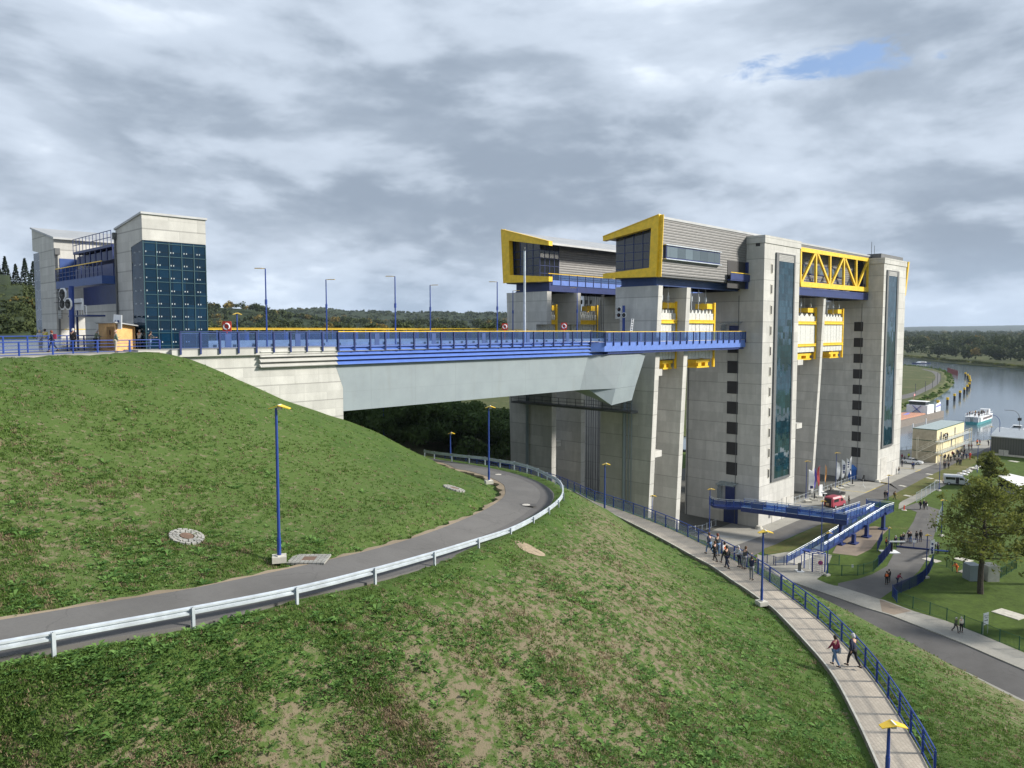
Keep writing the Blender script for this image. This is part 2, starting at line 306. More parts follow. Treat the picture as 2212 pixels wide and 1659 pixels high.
def asphalt(name, c, sc=8., patch=.12):
    m = M_(name); p = m.pos(); n = m.noise(p, sc, 5, .7); b = m.noise(p, .25, 6, .6); f = m.noise(p, 40, 2, .6)
    k = m.mix(m.ramp(b, .35, .65), tuple(x * (1 - patch) for x in c), tuple(x * (1 + patch) for x in c)); k = m.mix(m.math('MULTIPLY', m.ramp(n, .4, .7), .35), k, tuple(x * .72 for x in c))
    k = m.mix(m.math('MULTIPLY', m.ramp(f, .5, .7), .3), k, tuple(x * 1.5 for x in c))
    vo = m.N('ShaderNodeTexVoronoi', feature='DISTANCE_TO_EDGE'); vo.inputs['Scale'].default_value = .22; w2 = m.N('ShaderNodeVectorMath', operation='ADD'); wn = m.N('ShaderNodeTexNoise'); wn.inputs['Scale'].default_value = 1.1; m.L(p, wn.inputs[0]); m.L(p, w2.inputs[0]); m.L(wn.outputs['Color'], w2.inputs[1]); m.L(w2.outputs[0], vo.inputs['Vector'])
    k = m.mix(m.math('MULTIPLY', m.ramp(vo.outputs['Distance'], .0, .012, 1, 0), .35), k, tuple(x * .55 for x in c)); m.col(k); m.bump(f, .15, .01); return m.set(.9, 0, .3)
GRASS = ground_mat('slope_grass', (.050, .096, .020), (.074, .126, .026), (.200, .158, .112), 2.6, (.55, .68), 13.0, .35, hue=(.070, .112, .028), dry=.12)
LAWN = ground_mat('lawn', (.060, .095, .020), (.085, .135, .026), (.17, .15, .07), .10, (.60, .72), 2.0, .3)
LAWND = ground_mat('dry_lawn', (.13, .125, .045), (.10, .125, .035), (.22, .18, .10), .12, (.5, .66), 2.0, .3)
MEADOW = ground_mat('meadow', (.065, .085, .030), (.105, .115, .045), (.16, .14, .075), .05, (.5, .65), .9, .4)
ASPH = asphalt('asphalt', (.125, .121, .117)); ASPHD = asphalt('dark_asphalt', (.098, .095, .094)); SLABC = asphalt('concrete_paving', (.30, .29, .26), 3.0, .1); GRAVEL = asphalt('gravel', (.23, .185, .145), 6., .15); SAND = asphalt('sand', (.27, .215, .15), 4., .25)
def pavers():
    m = M_('path_pavers'); p = m.pos(); br = m.N('ShaderNodeTexBrick'); br.offset = .5
    mp = m.N('ShaderNodeMapping'); mp.inputs['Rotation'].default_value = (0, 0, R(-40)); m.L(p, mp.inputs[0]); m.L(mp.outputs[0], br.inputs[0])
    br.inputs['Color1'].default_value = (.42, .365, .30, 1); br.inputs['Color2'].default_value = (.48, .425, .35, 1); br.inputs['Mortar'].default_value = (.30, .26, .21, 1)
    br.inputs['Scale'].default_value = 1.; br.inputs['Mortar Size'].default_value = .012; br.inputs['Brick Width'].default_value = .3; br.inputs['Row Height'].default_value = .16
    n = m.noise(p, .5, 5, .6); m.col(m.mix(m.math('MULTIPLY', m.ramp(n, .35, .65), .4), br.outputs[0], (.22, .20, .17))); return m.set(.9)
PAVE = pavers()
def water():
    m = M_('canal_water'); p = m.pos(); n = m.noise(p, .28, 4, .6, 0, (1, .6, 1)); n2 = m.noise(p, .02, 3)
    m.col(m.mix(m.ramp(n2, .35, .65), (.10, .13, .15), (.13, .16, .18))); m.bump(n, .12, .25); m.b.inputs['IOR'].default_value = 1.33; return m.set(.12, 0, 1.0)
WATER = water()
def leafmat(name, a, b, c=None, k=(.78, .86), tr=.25):
    m = M_(name); at = m.N('ShaderNodeAttribute'); at.attribute_name = 'tone'; n = m.noise(m.pos(), .6, 5, .7)
    v = m.math('ADD', m.math('MULTIPLY', at.outputs['Fac'], .7), m.math('MULTIPLY', n, .3)); col = m.mix(m.ramp(v, .15, .75), a, b)
    if c: col = m.mix(m.ramp(at.outputs['Fac'], *k), col, c)
    m.col(col)
    tl = m.N('ShaderNodeBsdfTranslucent'); m.L(col, tl.inputs[0]); mx = m.N('ShaderNodeMixShader'); mx.inputs[0].default_value = tr
    m.L(m.b.outputs[0], mx.inputs[1]); m.L(tl.outputs[0], mx.inputs[2]); m.L(mx.outputs[0], m.o.inputs[0]); m.set(.8, 0, .2); return m.m
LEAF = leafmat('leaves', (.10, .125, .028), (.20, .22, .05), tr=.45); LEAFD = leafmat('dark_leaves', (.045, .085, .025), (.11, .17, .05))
FOREST = leafmat('forest_leaves', (.028, .044, .018), (.070, .088, .032), (.19, .145, .04), (.86, .93)); CONIF = leafmat('conifer_needles', (.010, .022, .014), (.025, .040, .020))
WEED = leafmat('weed_leaves', (.085, .19, .045), (.19, .33, .09), tr=.4); BLADE = leafmat('grass_blades', (.072, .130, .028), (.120, .195, .042), (.27, .21, .13), (.80, .90), .4)
BARK = paint('bark', (.055, .045, .035), .9, var=.3, scale=6)
WOOD = paint('raw_plywood', (.58, .34, .13), .7, var=.12, scale=2.2)
# ---------------------------------------------------------------- the hill: survey lines in 3-D, thin-plate surface through them
def rs(pts, n):
    """resample a polyline by arc length after Catmull-Rom smoothing"""
    P = [Vector(p) for p in pts]; o = []
    for i in range(len(P) - 1):
        a, b, c, d = P[max(i - 1, 0)], P[i], P[i + 1], P[min(i + 2, len(P) - 1)]
        for k in range(12):
            t = k / 12; o.append(.5 * ((2 * b) + (c - a) * t + (2 * a - 5 * b + 4 * c - d) * t * t + (3 * b - a - 3 * c + d) * t ** 3))
    o.append(P[-1]); cum = [0]
    for i in range(1, len(o)): cum.append(cum[-1] + (o[i] - o[i - 1]).length)
    r = []; j = 0
    for k in range(n):
        s = cum[-1] * k / (n - 1)
        while j < len(cum) - 2 and cum[j + 1] < s: j += 1
        t = (s - cum[j]) / max(1e-9, cum[j + 1] - cum[j]); r.append(o[j].lerp(o[j + 1], min(1, t)))
    return r
uv = lambda L_: [G('v', u, v, z) for u, v, z in L_]
RI = uv([(0, 1339, 25.2), (203, 1305, 24.9), (440, 1266, 24.5), (711, 1209, 24.0), (849, 1175, 23.6), (956, 1140, 23.2), (1045, 1102, 22.6), (1087, 1074, 22.0), (1091, 1056, 21.7), (1084, 1044, 21.5), (1054, 1029.5, 21.1), (1015, 1017.6, 20.8), (985, 1011.7, 20.6), (944, 997, 20.2)])
RO = uv([(0, 1419, 25.2), (237, 1378, 24.9), (440, 1344, 24.5), (658, 1287, 24.1), (813, 1254, 23.8), (938, 1220, 23.3), (1030, 1184, 22.8), (1105, 1151, 22.3), (1146, 1128, 22.0), (1185, 1095, 21.6), (1197, 1071, 21.4), (1188, 1056, 21.2), (1164, 1041, 21.1), (1134, 1029.5, 20.9), (1090, 1017.6, 20.7), (1030, 1005.7, 20.5), (956, 994, 20.2)])
d0 = (RI[0] - RI[1]).normalized(); RI = [RI[0] + d0 * 14] + RI + [RI[-1] + Vector((.5, 12, -.3)), RI[-1] + Vector((-1.5, 40, -1))]
d0 = (RO[0] - RO[1]).normalized(); RO = [RO[0] + d0 * 14] + RO + [RO[-1] + Vector((.5, 12, -.3)), RO[-1] + Vector((-1.5, 40, -1))]
RIs, ROs = rs(RI, 260), rs(RO, 260)
PO = uv([(1224.6, 1056, 15.6), (1269, 1077, 15.7), (1315, 1093, 15.8), (1361, 1109, 15.9), (1408, 1126.7, 15.95), (1459, 1147.8, 16.0), (1508.6, 1171.4, 16.05), (1585, 1210, 16.1), (1637.5, 1241, 16.15), (1688, 1277, 16.2), (1768, 1339, 16.25), (1821, 1390, 16.3), (1871.7, 1447, 16.35), (1922, 1516, 16.4), (1972, 1597, 16.5), (1998, 1644, 16.55), (2030, 1710, 16.6), (2060, 1800, 16.6)])
PI_ = uv([(1228, 1060, 15.6), (1250, 1068, 15.7), (1315, 1105.6, 15.8), (1389, 1143, 15.95), (1439, 1169, 16.0), (1500, 1203, 16.05), (1537, 1223, 16.08), (1583, 1255, 16.12), (1611, 1273, 16.15), (1643, 1296, 16.2), (1672, 1317, 16.23), (1731, 1378, 16.3), (1793, 1451, 16.35), (1843, 1541, 16.45), (1897, 1659, 16.6), (1925, 1740, 16.6), (1950, 1830, 16.6)])
far = [PO[0] + Vector((1.5, 6, .1)), PO[0] + Vector((1.0, 16, .3)), PO[0] + Vector((-1, 30, .5))]
PO = far[::-1] + PO; PI_ = [f + Vector((-2.3, 0, 0)) for f in far[::-1]] + PI_
POs, PIs = rs(PO, 260), rs(PI_, 260)
ctrl = []
ctrl += [p for p in RI[::1]] + [p + Vector((0, 0, -.02)) for p in RO]
ctrl += list(PI_) + list(PO)
# verge just outside the guardrail falls away gently, then the long slope down to the path
nrm_out = []
for i in range(1, len(RO) - 2):
    t = (RO[i + 1] - RO[i - 1]); n = Vector((t.y, -t.x, 0)).normalized(); ctrl.append(RO[i] + n * 1.1 + Vector((0, 0, -.12)))
ctrl += uv([(0, 1659, 22.6), (553, 1659, 21.2), (1106, 1659, 19.6), (1500, 1659, 18.0)])
toe = uv([(1691, 1266, 0), (1798, 1317, 0), (1872, 1353, 0), (1939, 1392, 0), (2012, 1429, 0), (2102, 1477, 0), (2212, 1524, 0)])
toe = [Vector((99.4, 66, 0)), Vector((98.6, 58, 0)), Vector((99, 49, 0))] + toe + [Vector((82, 8, 0)), Vector((81, 0, 0)), Vector((80, -12, 0))]
ctrl += toe
for p in toe: ctrl.append(p + Vector((9, 0, -4)))
ctrl += [Vector(p) for p in ((72, 30, 7.2), (68, 22, 7.6), (66, 14, 7.6), (62, 5, 7.6), (78, 38, 6.6), (82, 48, 6.8), (84, 57, 7.0), (85, 24, 1.7), (88, 30, 1.6), (80, 14, 1.7))]
ctrl += [Vector(p) for p in ((26.0, 66.7, 33.1), (28.5, 66.7, 32.3), (33.8, 66.7, 29.75), (38.5, 66.7, 27.7), (43.6, 66.7, 25.95), (47.5, 66, 24.2), (50, 72, 23.4), (43.5, 75, 25.6), (43.5, 95, 25.5))]
PLE = [Vector((12.6, 59, 33.12)), Vector((17, 61.6, 33.12)), Vector((21.5, 64.2, 33.12)), Vector((25.6, 66.6, 33.12)), Vector((4, 54, 33.12)), Vector((-6, 48.5, 33.12))]
ctrl += PLE + [Vector(p) for p in ((0, 65, 33.1), (-20, 55, 33.1), (10, 80, 33.1), (22, 75, 33.1), (0, 100, 33.1), (22, 100, 33.1), (-40, 90, 33.1), (-30, 45, 32), (-12, 42, 30.5), (-45, 60, 33))]
ctrl += [Vector(p) for p in ((0, 0, 16), (12, -8, 15.8), (-10, 8, 20), (-25, 20, 25), (-30, 30, 28.5), (30, -5, 15.5), (50, -15, 9), (30, -30, 8), (0, -30, 12), (-40, -20, 20), (60, -10, 7))]
ctrl += [Vector(p) for p in ((90, 108, 12), (110, 118, 9), (74, 100, 15), (62, 104, 19), (44, 118, 22), (35, 140, 25), (75, 140, 15), (120, 140, 9), (150, 125, 5), (70, 180, 20), (120, 190, 12), (20, 180, 30), (180, 150, 3), (85, 95, 11), (78, 85, 14), (90, 70, 6), (92, 82, 4), (170, 190, 8), (-30, 150, 34), (-55, 190, 38), (100, 92, 3))]
Cp = np.array([[p.x, p.y, p.z] for p in ctrl])
_, ui = np.unique(np.round(Cp[:, :2] * 2), axis=0, return_index=True); Cp = Cp[ui]
def tpsk(r2): return 0.5 * r2 * np.log(r2 + 1e-9)
D2 = ((Cp[:, None, :2] - Cp[None, :, :2]) ** 2).sum(-1); nC = len(Cp)
A_ = np.zeros((nC + 3, nC + 3)); A_[:nC, :nC] = tpsk(D2) + np.eye(nC) * 3.0; A_[:nC, nC] = 1; A_[:nC, nC + 1:] = Cp[:, :2]; A_[nC:, :nC] = A_[:nC, nC:].T
sol = np.linalg.solve(A_, np.concatenate([Cp[:, 2], np.zeros(3)]))
def hz(xy):
    xy = np.asarray(xy, float).reshape(-1, 2); o = np.empty(len(xy))
    for i in range(0, len(xy), 20000):
        q = xy[i:i + 20000]; d2 = ((q[:, None] - Cp[None, :, :2]) ** 2).sum(-1); o[i:i + 20000] = tpsk(d2) @ sol[:nC] + sol[nC] + q @ sol[nC + 1:]
    return o
def strip_dist(xy, A, B):
    """distance to the strip's centre line over its half width, and the strip's height there"""
    C = np.array([[(a.x + b.x) / 2, (a.y + b.y) / 2, (a.z + b.z) / 2, (a - b).length / 2] for a, b in zip(A, B)])
    d = np.empty(len(xy)); z = np.empty(len(xy)); w = np.empty(len(xy))
    for i in range(0, len(xy), 20000):
        q = xy[i:i + 20000]; dd = ((q[:, None] - C[None, :, :2]) ** 2).sum(-1); j = dd.argmin(1)
        d[i:i + 20000] = np.sqrt(dd[np.arange(len(q)), j]); z[i:i + 20000] = C[j, 2]; w[i:i + 20000] = C[j, 3]
    return d, w, z
gx = np.arange(-50, 176, .6); gy = np.arange(-34, 190, .6); GX, GY = np.meshgrid(gx, gy, indexing='ij'); XY = np.stack([GX.ravel(), GY.ravel()], 1)
HZ = hz(XY)
def on_road(xy): return strip_dist(xy, RIs, ROs)
def on_path(xy): return strip_dist(xy, PIs, POs)
sm = np.array([noise.noise(Vector((x * .35, y * .35, 0))) for x, y in XY]) * .10
dR, wR, zR = on_road(XY); dP, wP, zP = on_path(XY)
HZ = HZ + sm * (1 - np.exp(-np.minimum(dR, dP) ** 2 / 30))
for d, w_, z in ((dR, wR, zR), (dP, wP, zP)):
    k = np.clip((d - w_ - .45) / 1.7, 0, 1); k = k * k * (3 - 2 * k); tgt = z - .09 - .13 * (d < w_ + .3); HZ = np.where(d < w_ + 2.15, tgt * (1 - k) + HZ * k, HZ)
plat = (XY[:, 0] < 26.2) & (XY[:, 1] > 59.5 + (XY[:, 0] - 12.6) * .57) & (XY[:, 1] < 112)
HZ = np.where(plat, np.minimum(HZ, 32.9), HZ)
HZ = np.where((XY[:, 0] < 44) & (XY[:, 1] > 67.6) & (XY[:, 1] < 99), np.minimum(HZ, 25), HZ)
HZ = np.where((XY[:, 0] > 98.8) & (XY[:, 1] < 107) & (XY[:, 1] > 60), -.6, HZ); HZ = np.where(HZ < .03, -.6, HZ)
def terr(x, y):
    i = (x - gx[0]) / .6; j = (y - gy[0]) / .6; i0 = int(min(max(i, 0), len(gx) - 2)); j0 = int(min(max(j, 0), len(gy) - 2)); a, b = i - i0, j - j0; H = HZ.reshape(len(gx), -1)
    return float(H[i0, j0] * (1 - a) * (1 - b) + H[i0 + 1, j0] * a * (1 - b) + H[i0, j0 + 1] * (1 - a) * b + H[i0 + 1, j0 + 1] * a * b)
nx, ny = len(gx), len(gy); I = np.arange(nx * ny).reshape(nx, ny)
Q = np.stack([I[:-1, :-1], I[1:, :-1], I[1:, 1:], I[:-1, 1:]], -1).reshape(-1, 4)
zq = HZ[Q]; Q = Q[(zq > -.5).any(1)]
Cm = np.array([[(a.x + b.x) / 2, (a.y + b.y) / 2, b.x - a.x, b.y - a.y] for a, b in zip(RIs, ROs)])
def dryness(xy):
    o = np.empty(len(xy))
    for i in range(0, len(xy), 20000):
        q = xy[i:i + 20000]; dd = ((q[:, None] - Cm[None, :, :2]) ** 2).sum(-1); j = dd.argmin(1); side = ((q - Cm[j, :2]) * Cm[j, 2:]).sum(1) > 0; d = np.sqrt(dd[np.arange(len(q)), j]); dp_ = strip_dist(q, PIs, POs)[0]
        o[i:i + 20000] = np.where(side, np.clip((d - 2.5) / 3.5, 0, 1) * np.clip((dp_ - 2) / 9, .1, 1), .12 + .5 * np.exp(-((q[:, 0] - 8) ** 2 + (q[:, 1] - 38) ** 2) / 60))
    return o
bank = npmesh('grass_embankment', np.column_stack([XY, HZ]), Q, [GRASS], smooth=True, attr=dryness(XY)); struct(bank)
def strip(name, A, B, mat, lift=0.0, th=.3):
    mb = MB(); n = len(A); vs = []
    for a, b in zip(A, B):
        vs += [(a.x, a.y, a.z + lift), (b.x, b.y, b.z + lift), (b.x, b.y, b.z - th), (a.x, a.y, a.z - th)]
    fs = []
    for i in range(n - 1):
        k = 4 * i; fs += [(k, k + 4, k + 5, k + 1), (k + 1, k + 5, k + 6, k + 2), (k, k + 3, k + 7, k + 4)]
    mb.add(vs, fs); return struct(mb.build(name, mat))
strip('ramp_road', RIs, ROs, ASPH); strip('footpath', PIs, POs, PAVE)
# dark worn outer band of the bend, kerb line beside the path, sandy verges
def lerpl(A, B, t): return [a.lerp(b, t) for a, b in zip(A, B)]
strip('worn_asphalt_band', lerpl(RIs, ROs, .72), lerpl(RIs, ROs, .985), ASPHD, .006, .1)
def offs(A, d, dz=0):
    o = []
    for i, a in enumerate(A):
        t = A[min(i + 1, len(A) - 1)] - A[max(i - 1, 0)]; n = Vector((t.y, -t.x, 0)).normalized(); o.append(a + n * d + Vector((0, 0, dz)))
    return o
vin = offs(RIs, -.02, -.03); vin2 = [p + (q - p) * (.55 + .75 * noise.noise(p * .9)) for p, q in zip(offs(RIs, -.05, -.05), offs(RIs, -.75, -.07))]
strip('sandy_verge', vin2[12:235], vin[12:235], SAND, .015, .2)
strip('path_kerb', offs(PIs, -.10, .02), offs(PIs, .0, .02), PALE, 0.02, .3)
# ---------------------------------------------------------------- flat ground, water, far land
def flat(name, pts, z, mat, th=.3):
    return struct(MB().prism([(p[0], p[1]) for p in pts], z - th, z).build(name, mat))
def Gp(lst, z=0.0):
    return [G(c, x, y, z) for c, x, y in lst]
WZ = -1.8
struct(MB().box(205, 1500, -900, 900, WZ - .5, WZ).build('canal_water', WATER))
flat('far_plain', [(-9000, -9000), (16000, -9000), (16000, 16000), (-9000, 16000)], -3.2, MEADOW, 1.0)
near = [(60, -900), (900, -900)] + [(p.x, p.y) for p in Gp([('v', 2330, 925), ('v', 2138, 949.5), ('v', 2072, 957.5), ('d2', 520, 435), ('d2', 360, 460)])] + [(228, 78), (212, 80), (212, 104), (190, 118), (170, 150), (150, 300), (-50, 300), (-50, 100), (60, 60)]
flat('ground_lawn', near, 0, LAWN, 3.0)
# island bank left of the quay, with its road
ib = Gp([('d1', 360, 1360), ('d1', 550, 1300), ('d1', 700, 1240), ('d1', 840, 1190), ('d1', 950, 1130), ('d1', 1060, 1050), ('d1', 1130, 980), ('d1', 1140, 920), ('d1', 1110, 860), ('d1', 1050, 815), ('d1', 950, 775), ('d1', 760, 745), ('d1', 560, 725), ('d1', 380, 712), ('d1', 0, 700)], WZ)
ib2 = [(p.x, p.y) for p in ib]; cxm = sum(p[0] for p in ib2) / len(ib2); ci = [((x - cxm) * .97 + cxm, y + 2.5 + (y > 150) * 1.0) for x, y in ib2]
mb = MB(); lo = [(x, y, WZ - .2) for x, y in ib2] + [(1400, 700, WZ - .2), (700, 700, WZ - .2), (240, 300, WZ - .2), (230, 140, WZ - .2)]
hi = [((x - 420) * .96 + 420 - 2, y + 3.5, .7) for x, y in ib2] + [(1400, 700, .7), (700, 700, .7), (240, 300, .7), (230, 150, .7)]
n = len(lo); mb.add(lo + hi, [(i, (i + 1) % n, n + (i + 1) % n, n + i) for i in range(n)] + [tuple(range(n, 2 * n))]); struct(mb.build('river_bank', MEADOW))
rl = Gp([('d1', 360, 1190), ('d1', 560, 1140), ('d1', 760, 1050), ('d1', 880, 980), ('d1', 935, 900), ('d1', 930, 830), ('d1', 880, 790), ('d1', 800, 770), ('d1', 700, 748)], .75); rr_ = Gp([('d1', 360, 1130), ('d1', 540, 1085), ('d1', 700, 1010), ('d1', 820, 940), ('d1', 860, 880), ('d1', 850, 830), ('d1', 810, 795), ('d1', 750, 775), ('d1', 660, 752)], .75)
strip('bank_road', rs(rl, 40), rs(rr_, 40), ASPH, .0, .2)
# far shore
fs_ = Gp([('d1', 2400, 790), ('d1', 2146, 758), ('d1', 1900, 735), ('d1', 1600, 712), ('d1', 1300, 690), ('d1', 1000, 660), ('d1', 760, 632), ('d1', 560, 598), ('d1', 380, 585)], WZ)
fl = [(fs_[0].x - 60, fs_[0].y - 500)] + [(p.x, p.y) for p in fs_] + [(fs_[-1].x + 250, fs_[-1].y + 400), (800, 1600), (0, 2500), (-6000, 6000), (-6000, 14000), (14000, 14000), (14000, -4000), (1200, -900)]
flat('far_land', fl, -.9, MEADOW, 3.0)
flat('meadow_beyond_hill', [(-6000, 190), (-60, 190), (150, 190), (170, 150), (230, 150), (700, 700), (800, 1600), (0, 2500), (-6000, 6000)], -.3, MEADOW, 3.0)
# --- the lower level: paved areas, each a thin sheet above the last
S1, S2, S3 = .006, .012, .018
# concrete apron round the lift, from the hill to the far quay; the road beside it
LE = Gp([('v', 1530, 1204), ('v', 1560, 1190), ('d3', 560, 885), ('e1', 22, 918), ('e1', 630, 660), ('e1', 900, 560), ('e1', 1560, 290), ('e1', 2212, 10), ('d2', 175, 950), ('d2', 290, 890), ('d2', 650, 735), ('d2', 900, 640), ('d2', 1210, 545), ('d2', 1460, 490), ('d2', 1650, 400), ('d2', 1900, 330)], S2)
RE = Gp([('v', 1575, 1228), ('v', 1605, 1212), ('d3', 830, 975), ('d3', 1180, 800), ('e1', 900, 780), ('e1', 1170, 670), ('d2', -200, 1330), ('d2', 190, 1130), ('d2', 700, 855), ('d2', 1000, 720), ('d2', 1230, 600), ('d2', 1500, 510), ('d2', 1650, 470), ('d2', 1900, 400)], S2)
strip('quay_road', rs(LE, 80), rs(RE, 80), ASPH, 0, .1)
la = rs(LE, 80); qy = lambda x: 66.6 if x < 213 else (79 if x < 236 else 73.8 + (61.2 - 73.8) * (x - 236.8) / (280.5 - 236.8))
strip('concrete_apron', [Vector((p.x + (0 if p.x < 213 else (p.y - 55) * .2), qy(p.x), S1)) for p in la], [p + Vector((0, -1.5, S1 - S2)) for p in la], SLABC, 0, .1)
flat('quay_edge_paving', [(100, 66.5), (100, 67.5), (212, 67.5), (212, 79.5), (237, 79.5), (237, 60), (212, 60), (212, 66.5)], S1 - .003, SLABC, .1)
flat('lift_basin_floor', [(99, 67.52), (212, 67.52), (212, 103.5), (99, 103.5)], .004, asphalt('basin_concrete', (.10, .10, .09)), .1)
# grass strip between road and footbridge, dry lawn beside the long road
flat('dry_grass_strip', Gp([('d2', 190, 1130), ('d2', 700, 855), ('d2', 1000, 720), ('d2', 1230, 600), ('d2', 1500, 510), ('d2', 1720, 500), ('d2', 1560, 570), ('d2', 1200, 800), ('d2', 1000, 905), ('d2', 380, 1195)]), S2 + .002, LAWND, .1)
flat('grass_strip', Gp([('e1', 1170, 670), ('e1', 900, 780), ('e1', 500, 980), ('e1', 20, 1160), ('e1', 60, 1250), ('e1', 600, 1190), ('e1', 1100, 1000), ('e1', 1700, 640), ('e1', 1500, 620)]), S2 + .002, LAWND, .1)
strip('service_path', rs(Gp([('d2', 330, 1240), ('d2', 370, 1195), ('d2', 580, 1092), ('d2', 800, 980), ('d2', 1020, 868), ('d2', 1180, 795), ('d2', 1500, 645), ('d2', 1720, 545)], S3), 40), rs(Gp([('d2', 325, 1305), ('d2', 420, 1262), ('d2', 590, 1178), ('d2', 830, 1050), ('d2', 1040, 940), ('d2', 1210, 850), ('d2', 1520, 680), ('d2', 1740, 565)], S3), 40), SLABC, 0, .1)
flat('turning_asphalt', Gp([('d2', 330, 1305), ('d2', 590, 1215), ('d2', 960, 1330), ('d2', 980, 1400), ('d4', 1195, 0), ('d4', 1140, 180), ('d4', 1110, 330), ('d4', 1045, 470), ('d4', 960, 600), ('d4', 860, 690), ('d4', 640, 830), ('d4', 500, 930), ('d4', 0, 785), ('d4', 0, 745), ('d4', 250, 690), ('d4', 400, 640), ('d4', 580, 540), ('d4', 690, 340), ('d4', 900, 0), ('d2', 590, 1350), ('d2', 480, 1310)]), S2 + .004, ASPH, .1)
flat('street', Gp([('v', 1700, 1262), ('d3', 1150, 1230), ('d3', 1250, 1310), ('d4', 0, 925), ('d4', 320, 1040), ('d4', 620, 1130), ('d4', 860, 1225), ('d4', 1200, 1355), ('d4', 1500, 1475), ('d4', 1900, 1650), ('d5', 2212, 470), ('d5', 2500, 600), ('d5', 2700, 950), ('d5', 2212, 700), ('d5', 1800, 490), ('d5', 1400, 320), ('d5', 1240, 265), ('d5', 1000, 128), ('v', 1798, 1316), ('v', 1691, 1264)]), S2 + .001, ASPHD, .1)
flat('pavement', Gp([('d3', 1240, 1310), ('d4', 0, 785), ('d4', 490, 940), ('d4', 540, 950), ('d4', 900, 1085), ('d4', 1280, 1200), ('d4', 1700, 1365), ('d4', 2208, 1580), ('d5', 2212, 345), ('d5', 2600, 520), ('d5', 2500, 600), ('d5', 2212, 470), ('d4', 1900, 1650), ('d4', 1500, 1475), ('d4', 1200, 1355), ('d4', 860, 1225), ('d4', 620, 1130), ('d4', 320, 1040), ('d4', 0, 925)]), S3 + .10, SLABC, .12)
flat('paved_ramp_patch', Gp([('d4', 492, 945), ('d4', 870, 1085), ('d4', 660, 1130), ('d4', 520, 1090)]), S3 + .106, GRAVEL, .02)
flat('street_edge_strip', Gp([('d5', 1240, 268), ('d5', 1400, 330), ('d5', 1800, 500), ('d5', 2212, 705), ('d5', 2600, 900), ('d5', 2600, 935), ('d5', 2212, 738), ('d5', 1820, 565), ('d5', 1500, 398), ('d5', 1300, 300)]), S3 + .08, SLABC, .12)
flat('gate_plaza', Gp([('d3', 830, 980), ('d3', 900, 1000), ('d3', 1140, 960), ('d3', 1380, 930), ('d3', 1700, 990), ('d3', 1620, 1200), ('d3', 1520, 1270), ('d3', 1640, 1320), ('d4', 0, 785), ('d3', 1200, 1310), ('v', 1690, 1262), ('v', 1640, 1235)]), S3 - .002, SLABC, .1)
flat('gravel_bed', Gp([('e1', 1230, 1230), ('e1', 1650, 1280), ('e1', 1900, 1160), ('e1', 2050, 960), ('d4', 600, 100), ('d4', 440, 65), ('e1', 1950, 760), ('e1', 1700, 800), ('e1', 1300, 1100)]), S3, GRAVEL, .1)
# yellow marking lines on the apron
ym = MB()
for a, b in ((('e1', 1800, 175), ('e1', 2212, 5)), (('e1', 1240, 110), ('e1', 1800, 175)), (('e1', 1240, 100), ('f3', 1640, 930)), (('d2', 0, 1005), ('d2', 175, 930)), (('d2', 0, 905), ('d2', 175, 930)), (('d2', 570, 765), ('d2', 650, 735)), (('d2', 350, 708), ('d2', 645, 735))):
    p, q = G(*a, S2), G(*b, S2); ym.beam(p, q, .22, .008)
struct(ym.build('yellow_marking', paint('marking_yellow', (.55, .42, .08), .7)))
# upper platform paving
flat('upper_platform', [(26.1, 67.0), (26.1, 112), (-60, 112), (-60, 20)] + [(-6, 48.6), (4, 54.2), (12.6, 59.2), (19, 62.9)], 33.15, SLABC, .5)
# ---------------------------------------------------------------- ship lift
CTR = 82.4
lift = thing('ship_lift', (150, CTR, 0), 'huge concrete ship lift with tall towers, yellow framed machine halls and counterweights', 'ship lift')
def cps(src, locs, par, rz=None):
    for l in locs:
        c = src.copy(); COL.objects.link(c); c.parent = par; c.location = l
        if rz is not None: c.rotation_euler = (0, 0, rz)
def wx(c, x, y, Y): return W(c, x, y, 1, Y).x
def wz(c, x, y, Y): return W(c, x, y, 1, Y).z
def tower(x0, x1, far=False):
    my = (lambda y: 2 * CTR - y) if far else (lambda y: y)
    b = MB(); bx = lambda X0, X1, a, c, z0, z1: b.box(X0, X1, min(my(a), my(c)), max(my(a), my(c)), z0, z1)
    bx(x0, x1, 62.4, 66.9, -1, 49.85); bx(x0 + .02, x1 - .02, 66.9, 77.3, -1, 41.75)
    bx(x0 + .06, x1 - .06, 62.46, 66.85, 49.85, 49.95); bx(x0 - .12, x1 + .12, 62.26, 67.02, 49.95, 51.2)
    bx(x0 + .3, x0 + 1.2, 66.9, 67.4, 41.75, 42.0)
    bx(x0 - .14, x1 + .14, 62.24, 67.04, 51.2, 51.26)
    # rain pipe in the corner of the broad flank
    t = b.build('tower', CONC, lift)
    p = MB(); p.tube([(x0 - .12, my(66.95), 0), (x0 - .12, my(66.95), 41)], .05, 6); p.tube([(x0 - .1, my(76.9), 0), (x0 - .1, my(76.9), 41)], .09, 6); p.build('rain_pipe', GREYD, t)
    return t
XA0, XA1, XB0, XB1 = 126.1, 140.25, 184.3, 199.2
TA, TB, TC, TD = tower(XA0, XA1), tower(XB0, XB1), tower(XA0, XA1, True), tower(XB0, XB1, True)
